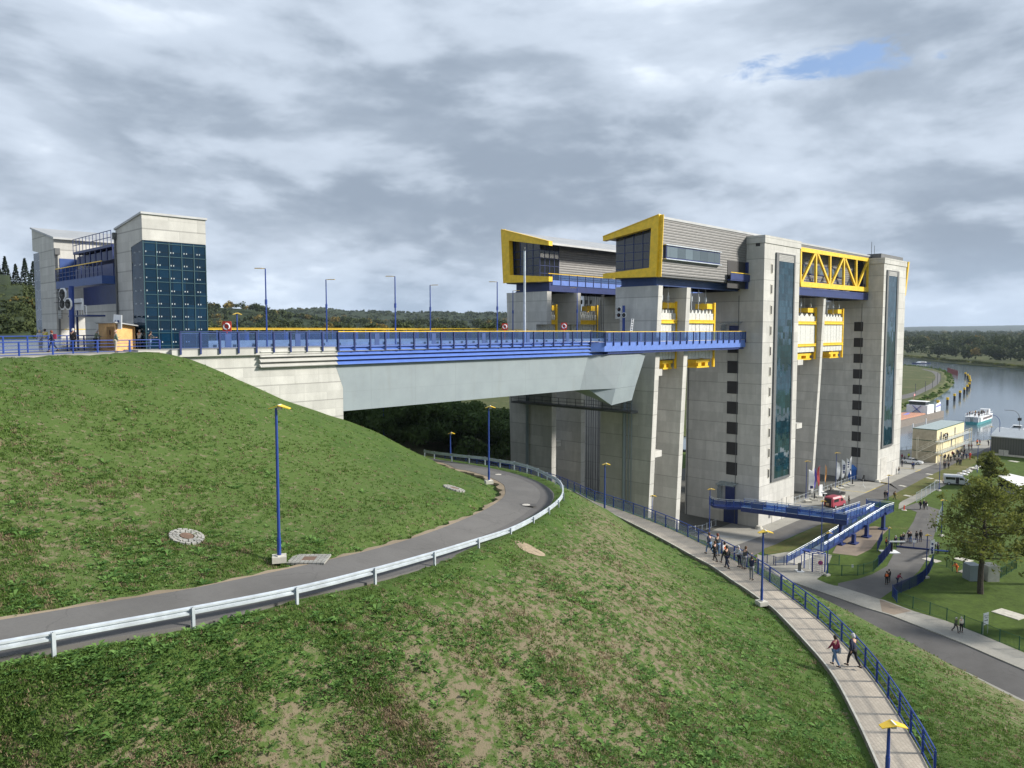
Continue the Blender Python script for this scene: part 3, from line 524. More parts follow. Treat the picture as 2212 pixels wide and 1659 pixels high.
def stair_glass(t, x0, x1, xg0, xg1, z0, z1, zl):
    Y = 62.4; f = MB(); f.box(x0, xg0, Y - .26, Y + .1, z0 - .5, z1); f.box(xg1, x1, Y - .26, Y + .1, z0 - .3, z1); f.box(xg0, xg1, Y - .26, Y + .1, z1 - .18, z1); f.box(xg0, xg1, Y - .26, Y + .1, z0 - .5, z0)
    g = f.build('stair_glazing', GREYD, t)
    MB().box(xg0, xg1, Y - .16, Y - .05, z0, zl).build('glass_panes', GLS, g); MB().box(xg0, xg1, Y - .2, Y - .05, zl, z1 - .18).build('vent_grille', LOUVG, g)
stair_glass(TA, wx('c4', 665, 700, 62.2), wx('c4', 858, 700, 62.2), wx('c4', 690, 700, 62.2), wx('c4', 846, 700, 62.2), wz('c6', 597, 1148, 62.2), wz('c4', 690, 505, 62.2), wz('c4', 690, 588, 62.2))
stair_glass(TB, wx('c4', 1797, 800, 62.2), wx('c4', 1917, 800, 62.2), wx('c4', 1812, 800, 62.2), wx('c4', 1900, 800, 62.2), wz('c6', 1622, 840, 62.2), wz('c4', 1812, 682, 62.2), wz('c4', 1812, 738, 62.2))
for i, (c, x, y) in enumerate((('c4', 636, 670), ('c4', 631, 878), ('c4', 627, 1090), ('c4', 622, 1300), ('c4', 618, 1510), ('c6', 562, 147), ('c6', 559, 337), ('c6', 557, 527), ('c6', 554, 717), ('c6', 551, 905), ('c6', 548, 1095))):
    p = W(c, x, y, 1, 62.4); f = MB().box(p.x - .95, p.x - .25, 62.34, 62.6, p.z - .85, p.z + .85).build('small_window', PALE, TA); MB().box(p.x - .82, p.x - .38, 62.31, 62.5, p.z - .72, p.z + .72).build('pane', BLACK, f)
def louv(t, X, c, x0, x1, y0, y1):
    a = W(c, x0, (y0 + y1) / 2, 0, X); b = W(c, x1, (y0 + y1) / 2, 0, X); zt, zb = W(c, (x0 + x1) / 2, y0, 0, X).z, W(c, (x0 + x1) / 2, y1, 0, X).z
    l = MB().box(X - .05, X + .1, min(a.y, b.y), max(a.y, b.y), zb, zt).build('louvre', LOUV, t); return l
louv(TA, XA0, 'c4', 169, 281, 1457, 1528)
for i, (y0, y1) in enumerate(((50, 165), (240, 355), (430, 545), (620, 733), (808, 925), (995, 1113))): louv(TA, XA0, 'c6', 152 - 2 * i, 253 - 2 * i, y0, y1)
for i, (y0, y1) in enumerate(((1212, 1307), (1375, 1468), (1537, 1630))): louv(TB, XB0, 'c4', 1460 - 3 * i, 1551 - 2 * i, y0, y1)
for i, (y0, y1) in enumerate(((128, 215), (273, 360), (420, 507), (565, 653), (710, 798), (857, 945))): louv(TB, XB0, 'c6', 1324 - 3 * i, 1409 - 3 * i, y0, y1)
for y0, y1 in ((275, 350), (408, 505), (565, 657), (718, 812)): louv(TC, XA0, 'c5', 775, 824, y0, y1)
a = W('c4', 458, 396, 0, XA0); b_ = W('c4', 502, 396, 0, XA0); MB().box(XA0 - .05, XA0 + .1, b_.y, a.y, a.z - .75, a.z + .75).build('vent_grille', LOUV, TA)
def door(t, Xc, x0, x1, y0, y1, mat, ax=1, val=62.4, name='door'):
    p, q = W(Xc, x0, y1, ax, val), W(Xc, x1, y1, ax, val); zt = W(Xc, (x0 + x1) / 2, y0, ax, val).z; zb = min(p.z, q.z)
    if ax == 1: return MB().box(p.x, q.x, val - .05, val + .1, max(zb, .02), zt).build(name, mat, t)
    return MB().box(val - .05, val + .1, min(p.y, q.y), max(p.y, q.y), max(zb, .02), zt).build(name, mat, t)
GD = paint('pale_grey_door', (.47, .46, .43), .6)
d = MB().box(135.2, 138.8, 62.34, 62.5, .05, 4.0).build('gate_door', GD, TA); MB().box(136.96, 137.04, 62.31, 62.4, .1, 3.9).build('door_joint', GREYD, d)
MB().box(131.2, 132.2, 62.34, 62.5, .05, 2.2).build('door', GD, TA); MB().box(130.0, 130.6, 62.33, 62.5, 1.1, 2.1).build('cabinet', GREYD, TA)
MB().box(186.2, 190.2, 62.34, 62.5, .05, 5.2).build('gate_door', GD, TB); MB().box(194.0, 195.7, 62.34, 62.5, .05, 3.4).build('door', GD, TB)
def canopy_door(t, X, yc, zf, name='entrance'):
    o = MB().box(X - .06, X + .1, yc - .95, yc + .95, zf, zf + 2.5).build(name, BLUED, t)
    MB().slab([(X, yc - 1.6, zf + 3.1), (X, yc + 1.9, zf + 3.1), (X - 2.0, yc + 1.9, zf + 2.8), (X - 2.0, yc - 1.6, zf + 2.8)], (0, 0, .12)).build('canopy', GLC, o)
    MB().box(X - 1.9, X, yc + 1.55, yc + 1.62, zf, zf + 2.7).build('side_screen', GLC, o)
dk = W('d3', 515, 345, 0, XA0); canopy_door(TA, XA0, dk.y, dk.z); canopy_door(TA, XA0, W('c4', 235, 1300, 0, XA0).y, 33.2)
MB().box(XA0 - .06, XA0 + .1, dk.y - 1.6, dk.y + 1.2, .02, 3.6).build('gate_door', BLUED, TA)
q = MB(); q.tube([(XA0 - .25, 62.15, 0), (XA0 - .25, 62.15, .5)], .7, 10, .45); q.build('plinth', PALE, TA); q = MB(); q.tube([(XB0 - .2, 62.2, 0), (XB0 - .2, 62.2, .5)], .7, 10, .45); q.build('plinth', PALE, TB)
# dark parapet and masts on the rear tower
q = MB(); a = W('c4', 1765, 545, 1, 64.5); b_ = W('c4', 1978, 580, 1, 64.5); q.prism([(XB0 + .8, 51.25), (XB0 + .8, 52.3), (XB1 + .6, 52.3), (XB1 + .6, 51.25)], 63.4, 66.5, 1)
q.tube([(XB0 + 2, 66, 51), (XB0 + 2, 66, 55.2)], .06, 6); q.tube([(XB0 + 5, 66.4, 51), (XB0 + 5, 66.4, 54.6)], .05, 6); q.build('roof_parapet', GREYD, TB)
# pylons -------------------------------------------------------------
def pylon(x0, far=False):
    if not far: pts = [(67.85, -1), (66.2, 41.7), (74.3, 41.7), (74.3, 36.7), (73.4, 36.7), (73.4, 28), (77.1, 26), (77.1, -1)]
    else: pts = [(97.2, -1), (98.7, 41.6), (88.9, 41.6), (88.9, 35.9), (91.4, 35.9), (91.4, 28), (87.7, 26), (87.7, -1)]
    return MB().prism(pts, x0, x0 + 1.15, 0).build('pylon', CONC, lift)
PY = [pylon(99.6), pylon(107.6), pylon(160.8), pylon(99.6, True), pylon(107.6, True), pylon(160.8, True)]
for c, x0, x1, y0, y1, yy in (('c5', 1482, 1562, 602, 672, 68.0), ('c3', 1522, 1566, 1445, 1505, 68.0), ('c6', 807, 858, 38, 90, 67.6), ('c6', 797, 848, 627, 685, 67.6)):
    p, q_ = W(c, x0, y1, 1, yy), W(c, x1, y0, 1, yy); MB().box(p.x, q_.x, yy, yy + 1.2, p.z, q_.z).build('bracket_block', CONC, lift)
for c, x0, x1, y0, y1, yy in (('c5', 645, 684, 515, 572, 90.5),):
    p, q_ = W(c, x0, y1, 1, yy), W(c, x1, y0, 1, yy); MB().box(p.x, q_.x, yy, yy + 1.2, p.z, q_.z).build('bracket_block', CONC, lift)
# counterweight packs --------------------------------------------------
def pack(c, x0, x1, yt, yb, bands, Y, xl=None, n=9, dark=False):
    X0 = xl if xl else wx(c, x0, (yt + yb) / 2, Y); X1 = wx(c, x1, (yt + yb) / 2, Y); zt, zb = wz(c, (x0 + x1) / 2, yt, Y), wz(c, (x0 + x1) / 2, yb, Y)
    m = MB(); w = (X1 - X0) / n; r = random.Random(int(X0 * 10))
    for i in range(n):
        a = X0 + i * w; m.box(a + .04, a + w - .06, Y + r.uniform(0, .06), Y + 2.6, zb, zt - .5); m.prism([(a + .2, zt - .5), (a + w - .25, zt - .5), (a + w * .6, zt + .05), (a + w * .4, zt + .05)], Y + .3, Y + 2.3, 1)
    cw = m.build('counterweight', CNW, lift)
    f = MB()
    for y0, y1 in bands:
        za, zc = wz(c, (x0 + x1) / 2, y1, Y), wz(c, (x0 + x1) / 2, y0, Y); f.box(X0 - .05, X1 + .1, Y - .22, Y + 2.7, za, zc); f.box(X0 - .05, X1 + .1, Y - .3, Y - .05, zc - .12, zc + .02); f.box(X0 - .05, X1 + .1, Y - .3, Y - .05, za - .02, za + .12)
    f.box(X1 + .12, X1 + .5, Y - .1, Y + .3, zb - 1.6, zt + 1.4); f.box(X1 + .12, X1 + .5, Y + 2.2, Y + 2.6, zb - 1.6, zt + 1.4)
    f.box(X0 + (X1 - X0) * .55, X1 + .1, Y + .5, Y + 2.6, zb - .75, zb - .25); f.box(X0 + (X1 - X0) * .62, X0 + (X1 - X0) * .72, Y + .5, Y + 2.5, zb - 1.4, zb - .75); f.box(X0 + (X1 - X0) * .84, X0 + (X1 - X0) * .93, Y + .5, Y + 2.5, zb - 1.4, zb - .75); f.box(X0 + (X1 - X0) * .58, X1 - .1, Y + .5, Y + 2.5, zb - 1.65, zb - 1.38); f.box(X0 + (X1 - X0) * .82, X1 + .12, Y + .2, Y + 2.5, zt + .3, zt + 1.2)
    f.build('yellow_frame', YEL, cw)
    h = MB()
    for i in range(1, n, 2):
        a = X0 + (i + .5) * w
        for dy in (.6, 1.9): h.tube([(a, Y + dy, zt), (a, Y + dy, 41.9)], .035, 5)
        h.box(a - .1, a + .1, Y + .45, Y + .75, zt + 1.5, zt + 2.3)
    h.build('rope_shackles', STEEL if not dark else GREYD, cw)
pack('c3', 1560, 1681, 930, 1358, ((1016, 1046), (1265, 1293)), 68.0, 100.9, 7)
pack('c3', 1815, 2009, 935, 1350, ((1018, 1046), (1257, 1285)), 68.0, 108.9, 9)
pack('c4', 880, 1062, 1128, 1520, ((1206, 1236), (1435, 1460)), 67.6, 141.2, 8)
pack('c4', 1170, 1337, 1138, 1505, ((1206, 1236), (1422, 1447)), 67.6, 162.1, 8)
pack('e5', 742, 1040, 745, 1900, ((905, 988),), 91.6, None, 8, True)
pack('e5', 1362, 1845, 750, 1900, ((912, 992),), 91.6, None, 11, True)
cb = MB()
for x in (650, 665, 690, 705, 728, 845, 860, 885, 905, 925, 945, 962, 985, 1005, 1030, 1045):
    p = W('c5', x, 500, 0, 116); cb.tube([(116, p.y, -2), (116, p.y, 41.6)], .07, 5)
cb.build('guide_cables', GREYD, lift)
for x, r in ((1238, .28), (1275, .1), (1300, .08)):
    p = W('c5', x, 500, 0, 99.5); MB().tube([(99.35, p.y, 3), (99.35, p.y, 24)], r, 8).build('service_pipe', GREYG, lift)
for x, r in ((402, .1), (390, .2)):
    p = W('c5', x, 500, 0, 99.5); MB().tube([(99.35, p.y, 2), (99.35, p.y, 26)], r, 8).build('service_pipe', GREYG, lift)
# service gallery below the trough bridge
q = MB(); a, b_ = W('c5', 290, 205, 0, 98.6), W('c5', 1330, 292, 0, 98.6); q.box(97.4, 99.3, b_.y, a.y, 22.0, 22.35)
for i in range(15):
    y = b_.y + (a.y - b_.y) * i / 14; q.box(97.4, 97.47, y - .04, y + .04, 22.3, 23.6)
for z in (22.9, 23.55): q.box(97.4, 97.46, b_.y, a.y, z, z + .07)
q.build('service_gallery', GREYD, lift)
# machine halls ----------------------------------------------------------
XF = 98.5
def hall(far, fr, gx0):
    P = [W('c3', x, y, 0, XF) for x, y in fr]; yz = [(p.y, p.z) for p in P]
    h = MB().prism([(y, z) for y, z in yz], XF, XF + .95, 0).build('machine_hall', YEL, lift)
    e = MB(); # flange edges of the frame
    n = len(yz)
    for i in range(n):
        a, b = yz[i], yz[(i + 1) % n]
        if i in (0, 7 if not far else 7): e.beam((XF + .47, a[0], a[1]), (XF + .47, b[0], b[1]), 1.1, .12)
    e.build('frame_flange', YELB, h)
    top_o, top_i = yz[0], yz[1]; bot = min(yz[7][1], yz[6][1]) + .35; sg = -1 if not far else 1
    oy = top_o[0] - sg * .15; zi = top_i[1] + (top_o[1] - top_i[1]) * .25; iy = 74.5 if not far else W('c3', 500, 600, 0, 100).y
    zt = lambda y: top_o[1] - .15 + (y - top_o[0]) / (top_i[0] - top_o[0]) * (top_i[1] - top_o[1])
    X1 = 206.5
    w = MB(); 
    if not far:
        w.prism([(99.5, bot), (99.5, zt(oy)), (XA0 + 14, zt(oy)), (XA0 + 14, bot)], oy, oy + .3, 1)
        w.prism([(XA1, 50.9), (XA1, zt(oy)), (X1, zt(oy)), (X1, 50.9)], oy, oy + .3, 1); w.prism([(XA1 - 1, bot), (XA1 - 1, 51.5), (X1, 51.5), (X1, bot)], oy + 2.3, oy + 2.6, 1)
        w.box(104.5, X1, iy - .3, iy, bot, zt(iy))
    else:
        w.box(99.5, X1, oy - .3, oy, bot, zt(oy) - .2); xc = W('c3', 665, 500, 1, iy).x; w.box(xc, X1, iy, iy + .3, bot, zt(iy))
    w.build('cladding', CLAD, h)
    rf = MB(); y2 = top_i[0] + sg * .0; rf.prism([(oy + sg * .1, zt(oy) + .02), (y2, zt(y2) + .0), (y2, zt(y2) - .35), (oy + sg * .1, zt(oy) - .33)], 99.46, X1 + .3, 0); rf.build('roof', ROOF, h)
    fl = MB(); fl.box(99.6, X1, min(oy, iy) + .1, max(oy, iy) - .1, bot - .3, bot + .02); fl.build('floor', GREYD, h)
    MB().box(104.6, 105.0, min(oy, iy) + .4, max(oy, iy) - .4, bot, zt(iy) - .2).build('back_wall', GREYD, h)
    g = MB(); ya, yb = sorted((oy - sg * .2, iy)); g.slab([(99.9, ya, bot), (99.9, yb, bot), (99.9, yb, zt(yb) - .4), (99.9, ya, zt(ya) - .4)], (.06, 0, 0)); 
    if far: g.box(99.96, xc, iy, iy + .06, bot, zt(iy) - .4)
    gl = g.build('front_glazing', GLW, h)
    mu = MB()
    for k in range(1, 5): y = ya + (yb - ya) * k / 5; mu.box(99.84, 99.92, y - .05, y + .05, bot, zt(y) - .45)
    for k in range(1, 5): z = bot + (zt(yb if not far else ya) - .5 - bot) * k / 5; mu.box(99.84, 99.92, ya, yb, z - .04, z + .04)
    if far:
        for k in range(5): x = 99.96 + (xc - 99.96) * k / 4; mu.box(x - .05, x + .05, iy - .06, iy + .02, bot, zt(iy) - .45)
        for k in range(1, 5): z = bot + (zt(ya) - .5 - bot) * k / 5; mu.box(99.96, xc, iy - .06, iy + .02, z - .04, z + .04)
    mu.build('mullions', BLUED, h)
    # rope sheaves behind the glass
    for k, yy in enumerate((iy - (1.5 if not far else -1.5), iy - (3.2 if not far else -3.2), iy - (4.9 if not far else -4.9))):
        s = MB(); c = Vector((102.2, yy, bot + 2.6)); r = 1.9
        ring = [c + Vector((math.cos(t) * r, 0, math.sin(t) * r)) for t in [2 * math.pi * i / 24 for i in range(25)]]; s.tube(ring, .2, 6)
        for i in range(8): t = math.pi * i / 4; s.beam(c, c + Vector((math.cos(t) * r, 0, math.sin(t) * r)), .16)
        s.obox(c, .35, .5, .35); s.build('rope_sheave', YEL, h)
    bm_ = MB(); 
    if not far: bm_.box(101.0, X1 - 2, 67.6, 74.2, 41.77, bot - .31); bm_.box(100.9, 126, 67.45, 74.3, 41.77, 41.95); bm_.box(100.9, 126, 67.45, 74.3, bot - .55, bot - .31)
    else: bm_.box(101.0, X1 - 2, 89.6, 97.6, 41.65, bot - .31); bm_.box(100.9, 126, 89.45, 97.7, 41.65, 41.85)
    bm_.build('floor_girder', BLUEM if not far else BLUED, h)
    return h, bot, oy, iy
HN, botn, oyn, iyn = hall(False, ((1537, 97), (1048, 290), (1048, 330), (1468, 212), (1450, 562), (1048, 614), (1048, 656), (1514, 640)), 0)
HFR, botf, oyf, iyf = hall(True, ((163, 228), (577, 332), (577, 368), (228, 326), (238, 625), (577, 638), (577, 681), (184, 695)), 0)
# strip window of the near hall
p0, p1 = W('c3', 1582, 366, 1, oyn), W('c3', 2052, 520, 1, oyn); pz = W('c3', 1582, 482, 1, oyn)
sw = MB().box(p0.x, p1.x, oyn - .35, oyn, pz.z, p0.z).build('strip_window', BLUED, HN); MB().box(p0.x + .2, p1.x - .2, oyn - .4, oyn - .34, pz.z + .22, p0.z - .2).build('panes', gridglass('strip_glass', (.10, .13, .15), 2.2, 20, 1., False, .03), sw); MB().box(p0.x - .2, p1.x + .2, oyn - .55, oyn, p0.z, p0.z + .12).box(p0.x - .2, p1.x + .2, oyn - .6, oyn, pz.z - .12, pz.z).build('sill', STEEL, sw)
# black box painted as the shade inside the opening, balcony beside the near tower, gallery behind the truss
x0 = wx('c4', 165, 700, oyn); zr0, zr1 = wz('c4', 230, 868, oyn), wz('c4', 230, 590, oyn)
rc = MB().box(x0, XA0 - .02, oyn - .06, oyn + .1, zr0, zr1).build('opening_shade', BLACK, HN); zb = wz('c4', 200, 780, oyn)
MB().box(x0 - .1, XA0 - .03, oyn - .7, oyn - .1, zb - .2, zb).box(x0 - .1, XA0 - .03, oyn - .75, oyn - .65, zb, zb + 1.0).box(XA0 - .5, XA0 - .05, oyn - .5, oyn - .1, zr0, zr1).build('balcony', BLUED, rc); MB().box(x0 - .1, XA0 - .05, oyn - .8, oyn - .68, zb + 1.1, zb + 1.2).build('handrail', YELB, rc)
ty = oyn + 2.28; w0, w1 = W('c4', 925, 622, 1, ty), W('c4', 1340, 760, 1, ty)
wn_ = MB().box(w0.x, w1.x, ty - .2, ty, w1.z - .2, w0.z).build('gallery_window', BLUED, HN); MB().box(w0.x + .2, w1.x - .2, ty - .25, ty - .18, w1.z, w0.z - .2).build('panes', gridglass('gallery_glass', (.10, .13, .15), 2.4, 20, 1., False, .03), wn_)
MB().box(XA1, XB0, oyn - .1, ty, botn - .3, botn).build('gallery_floor', BLUED, HN)
# yellow lattice truss between the towers
tr = MB(); TY = oyn + .15; T = lambda x, y: W('c4', x, y, 1, TY)
for a, b, w_ in (((905, 470), (1612, 582), .8), ((905, 825), (1605, 883), 1.0)): tr.beam(T(*a), T(*b), .5, w_)
for xa, ya, xb, yb in ((912, 475, 908, 825), (1068, 500, 1066, 835), (1214, 520, 1211, 850), (1353, 545, 1350, 860), (1480, 560, 1478, 870), (1600, 580, 1592, 880)): tr.beam(T(xa, ya), T(xb, yb), .4, .55)
for xa, ya, xb, yb in ((1058, 510, 922, 800), (1082, 510, 1202, 825), (1347, 555, 1224, 830), (1366, 568, 1472, 855), (1594, 598, 1488, 862)): tr.beam(T(xa, ya), T(xb, yb), .4, .5)
tr.build('yellow_truss', YELB, lift)
gr_ = MB(); z0 = T(908, 845).z
for i in range(16): x = 145 + i * 2.6; gr_.box(x, x + .12, TY + .5, TY + .6, z0, z0 + 1.9)
for z in (.5, 1.1, 1.8): gr_.box(144, 184, TY + .5, TY + .56, z0 + z, z0 + z + .1)
gr_.box(XA1 - 1, XB0, TY - .2, 74, 41.77, z0 - .3); gr_.build('truss_gallery', BLUED, lift)
p = W('c4', 1990, 600, 0, 207); MB().prism([(p.y - .2, p.z), (p.y - .7, p.z), (p.y - .1, W('c4', 1972, 945, 0, 207).z), (p.y + .5, W('c4', 1972, 945, 0, 207).z)], 206.6, 207.4, 0).build('end_frame', YEL, lift)
# walkway on the inner side of the far hall
wy = iyf - 1.3; wk = MB().box(100.6, 180, wy, iyf - .02, botf - .05, botf + .06).build('hall_walkway', BLUED, HFR)
MB().box(101.5, 180, wy - .12, wy, botf - .75, botf + .1).build('fascia', BLUEL, wk); r_ = MB()
r_.box(101.6, 101.72, wy - .2, wy - .08, botf - .7, botf + 1.15); r_ = r_.build('post', BLUED, HFR); cps(r_, [Vector((i * 2.3, 0, 0)) for i in range(1, 34)], HFR); MB().box(100.6, 180, wy - .2, wy - .08, botf + 1.15, botf + 1.25).build('handrail', YELB, wk); MB().box(101.6, 180, wy - .15, wy - .12, botf + .15, botf + 1.05).build('glass_panels', GLP, wk)
# ---------------------------------------------------------------- canal bridge
GY = 66.8
br = thing('canal_bridge', (60, CTR, 26), 'canal trough bridge of grey and blue steel on a concrete abutment', 'canal bridge')
xe = wx('c2', 847, 885, GY); xe2 = wx('c2', 906, 1060, GY); ze2 = wz('c2', 906, 1060, GY)
ab = MB().prism([(18, 15), (18, 32.62), (xe, 32.62), (xe, wz('c2', 847, 885, GY)), (xe2, ze2), (xe2, 15)], GY, 98, 1).build('abutment', CONC2, br)
zd = wz('c2', 500, 700, GY - .35); MB().box(26.6, xe + .01, GY - .38, GY, 32.66, 33.3).box(24, xe + .01, GY, 72.5, 32.62, 33.3).build('edge_slab', CONC2, ab)
zl = [wz('c2', 848, y, GY - .1) for y in (740, 774, 808, 846, 884)]
def ribs(x0, x1, mat, name, par):
    m = MB()
    for i in range(4): za, zb = zl[i], zl[i + 1]; m.prism([(GY, za), (GY - .08, za), (GY - .46, zb + .17), (GY - .46, zb + .10), (GY, zb + .08)], x0, x1, 0)
    return m.build(name, mat, par)
ribs(wx('c2', 236, 850, GY), xe, CONC2, 'ribs', ab)
X3 = 83.4; X4 = wx('c3', 1240, 1320, GY - 2.0); X5 = wx('c3', 1422, 1318, GY - .7)
gd = MB().prism([(xe2 + .02, wz('c2', 907, 1245, GY)), (xe2 + .02, ze2), (xe + .03, zl[4] + .02), (X3, zl[4] + .02), (X3 - 1.7, 26.75)], GY + .02, 2 * CTR - GY, 1)
zt, zbm = zl[4] + .02, 26.75
ny_ = lambda d: (GY - d, 2 * CTR - GY + d)
for s in (0, 1):
    sd = 1 if s == 0 else -1; y0 = ny_(-.02)[s]; y1 = ny_(2.0)[s]; y2 = ny_(.7)[s]; yc = ny_(-4)[s]
    gd.add([(X3, y0, zt), (X3 - 1.7, y0, zbm), (X4, y1, zt), (X4 - 2.1, y1, zbm), (X5, y2, zt), (X5 - 2.5, y2, zbm), (X5, yc, zt), (X5 - 2.5, yc, zbm), (X3, yc, zt), (X3 - 1.7, yc, zbm)],
           [(0, 1, 3, 2), (2, 3, 5, 4), (4, 5, 7, 6), (6, 7, 9, 8), (0, 2, 4, 6, 8), (1, 9, 7, 5, 3)])
    gd.add([(X3 + .2, y0, zbm - .02), (X4 - 2.1, y1, zbm - .02), (X5 - 2.5, y2, zbm - .02), (X4 - 2.9, y1 + sd * .1, zbm - 2.3), (X5 - 3.3, y2 + sd * .1, zbm - 2.1), (X3 + .2, yc, zbm - .02), (X5 - 2.5, yc, zbm - .02)],
           [(0, 1, 3), (1, 2, 4, 3), (2, 6, 4), (0, 3, 5), (3, 4, 6, 5)])
gd.build('girder', GREYG, br)
bl = ribs(xe + .02, X3, BLUEL, 'blue_ribs', br); ribs(X3 + .01, X5 - .3, BLUEL, 'blue_ribs', br)
MB().box(xe + .03, X3 + 2, GY - .42, GY + 6, zl[0] + .01, 33.28).build('deck_edge', BLUEL, br)
WYo = 65.2; MB().prism([(X3, GY - .43), (X3 + 1.6, WYo), (125.3, WYo), (125.3, 69.8), (119.5, 69.8), (119.5, GY - .6), (98, GY - .6)], 31.95, 33.2).build('walkway', BLUEL, br)
MB().prism([(86, WYo + .2), (125.2, WYo + .2), (125.2, 66.1), (86, 66.1)], 31.6, 31.94).build('walkway_beam', BLUED, br)
post = MB().box(-.07, .07, -.1, .06, -.45, 1.45).box(-.05, .05, -.02, .1, 1.4, 1.5); 
def rail_run(par, pts, h=1.45, panel=True, blue=.28, rail=YELB, pz=33.3, off=0.0):
    """posts, glass panels and handrail along a run"""
    P0 = None; hm = MB(); k = 0; base = OFF.get(par.name, Vector())
    for (a, b, n) in pts:
        a, b = Vector(a), Vector(b); d = (b - a) / n; rz = math.atan2(d.y, d.x); u = d.normalized() * .1; z = lambda h_: Vector((0, 0, h_))
        if P0 is None: m = MB(); m.v = [tuple(Vector(v) + base) for v in post.v]; m.f = post.f; m.m = [0] * len(post.f); P0 = m.build('railing_post', BLUED, par); P0.location = a - base; P0.rotation_euler = (0, 0, rz); cps(P0, [a + d * i - base for i in range(1, n + 1)], par, rz)
        else: cps(P0, [a + d * i - base for i in range(0, n + 1)], par, rz)
        q = a; g = MB().beam(q + u + z(.75), q + d - u + z(.75), .03, 1.2).build('glass_panel', GLP, par); cps(g, [d * i for i in range(1, n)], par)
        g = MB().beam(q + u + z(1.37), q + d - u + z(1.37), .05, .06).beam(q + u + z(.12), q + d - u + z(.12), .05, .05).beam(q + u + z(.12), q + u + z(1.37), .04).beam(q + d - u + z(.12), q + d - u + z(1.37), .04).build('panel_frame', BLUEM, par); cps(g, [d * i for i in range(1, n)], par)
        js = [i for i in range(n) if (i + k) % 4 == 2]; k += n
        if js: c = q + d * .45; g = MB().beam(c + z(.72) - d.normalized() * blue, c + z(.72) + d.normalized() * blue, .06, 1.15).build('blue_panel', BLUEM, par); g.location = d * js[0]; cps(g, [d * i for i in js[1:]], par)
        hm.tube([a + Vector((0, 0, 1.5)), b + Vector((0, 0, 1.5))], .05, 6)
    hm.build('handrail', rail, par)
rail_run(br, [((27.3, GY - .45, 33.3), (xe, GY - .45, 33.3), 9)], rail=BLUED)
rail_run(br, [((xe + .05, GY - .5, 33.3), (X3 - .1, GY - .5, 33.3), 21), ((X3 - .1, GY - .5, 33.3), (X3 + 1.7, WYo - .06, 33.2), 1), ((X3 + 1.7, WYo - .06, 33.2), (125.2, WYo - .06, 33.2), 21)])
MB().box(30, 99, 72.5, 72.9, 33.0, 33.65).box(30, 99, 92.0, 92.4, 33.0, 33.65).build('trough_kerb', PALE, br)
sq = MB()
for i in range(34): sq.box(31 + i * 2, 31.3 + i * 2, 72.44, 72.5, 33.3, 33.55)
sq.build('kerb_openings', BLACK, br)
f2 = MB(); g2 = MB()
for i in range(38): f2.box(30 + i * 1.85, 30.12 + i * 1.85, 93.4, 93.5, 33.2, 34.9); (f2 if i % 3 == 0 else g2).box(30.2 + i * 1.85, (30.6 if i % 3 == 0 else 31.8) + i * 1.85, 93.4, 93.46, 33.5, 34.7)
f2.build('far_railing_posts', BLUEM, br); g2.build('far_glass_panels', GLP, br); MB().box(26, 100, 93.4, 93.48, 35.0, 35.08).box(26, 100, 98.0, 98.06, 35.16, 35.22).build('far_handrail', YELB, br)
MB().box(26, 98, 92.4, 98, 32.9, 33.25).build('far_deck', PALE, br)
struct(MB().box(-60, 99, 73, 92, 30, 32.6).build('trough_water', WATER))
# ---------------------------------------------------------------- safety gate at the head of the bridge
GX = 25.8
sg_ = thing('safety_gate', (28, 86, 33), 'concrete canal gate with teal glazed stair block and blue footbridges', 'canal gate')
yg = W('c1', 1150, 800, 0, GX).y; zg0, zg1 = W('c1', 1228, 430, 1, 70).z, W('c1', 1150, 482, 0, GX).z; x1 = wx('c1', 1800, 700, 70); ztp = 45.0
nb = MB(); nb.box(GX, x1, yg, 76.4, 32.6, 42.0); nb.prism([(70, zg0 + .02), (70, ztp), (76.4, 44.15), (76.4, 42.0), (yg, 42.0), (yg, zg1 - .1)], GX, x1, 0)
nbo = nb.build('gate_block', CONC2, sg_); MB().prism([(69.85, ztp), (69.85, ztp + .18), (76.5, 44.33), (76.5, 44.15)], GX - .12, x1 + .12, 0).build('roof_edge', ROOF, nbo)
gb = MB().box(GX + .03, x1 - .03, 70.03, yg - .02, 33, zg1 - .1).prism([(70.03, zg1 - .1), (70.03, zg0), (yg - .02, zg1 - .1)], GX + .03, x1 - .03, 0).build('glazing', GLT, nbo)
mm = MB(); 
for i in range(6): x = GX + .05 + (x1 - GX - .1) * i / 5; mm.box(x - .025, x + .025, 69.97, 70.05, 33, zg0 - .05)
for i in range(9): z = 33.6 + i * 1.12; mm.box(GX, x1, 69.97, 70.05, z - .02, z + .02)
mm.build('glazing_bars', paint('teal_steel', (.03, .09, .11), .4), nbo)
pr = MB(); pr.tube([(GX - .12, 76.3, 33), (GX - .12, 76.3, 43.6)], .09, 6).box(GX - .3, GX, 76.1, 76.5, 43.3, 43.9); pr.build('rain_pipe', GREYD, nbo)
yf0, yf1 = W('c1', 465, 418, 0, GX).y, W('c1', 275, 340, 0, GX).y; yfg = W('c1', 352, 800, 0, GX).y; xr = wx('c1', 810, 385, yf1); zlow, zhi = W('c1', 465, 418, 0, GX).z, W('c1', 275, 340, 0, GX).z; zfg = W('c1', 290, 525, 0, GX).z
fb = MB(); fb.box(GX, xr, yf0, yfg, 32.6, zfg - .4); fb.prism([(yf0, zfg - .4), (yf0, zlow), (yf1, zhi), (yf1, zfg), (yfg, zfg - .4)], GX, xr, 0); fbo = fb.build('gate_block', CONC2, sg_)
MB().prism([(yf0 - .5, zlow - .08), (yf1 + .1, zhi + .05), (yf1 + .1, zhi + .25), (yf0 - .5, zlow + .12)], GX - .15, xr + 8, 0).build('roof', ROOF, fbo)
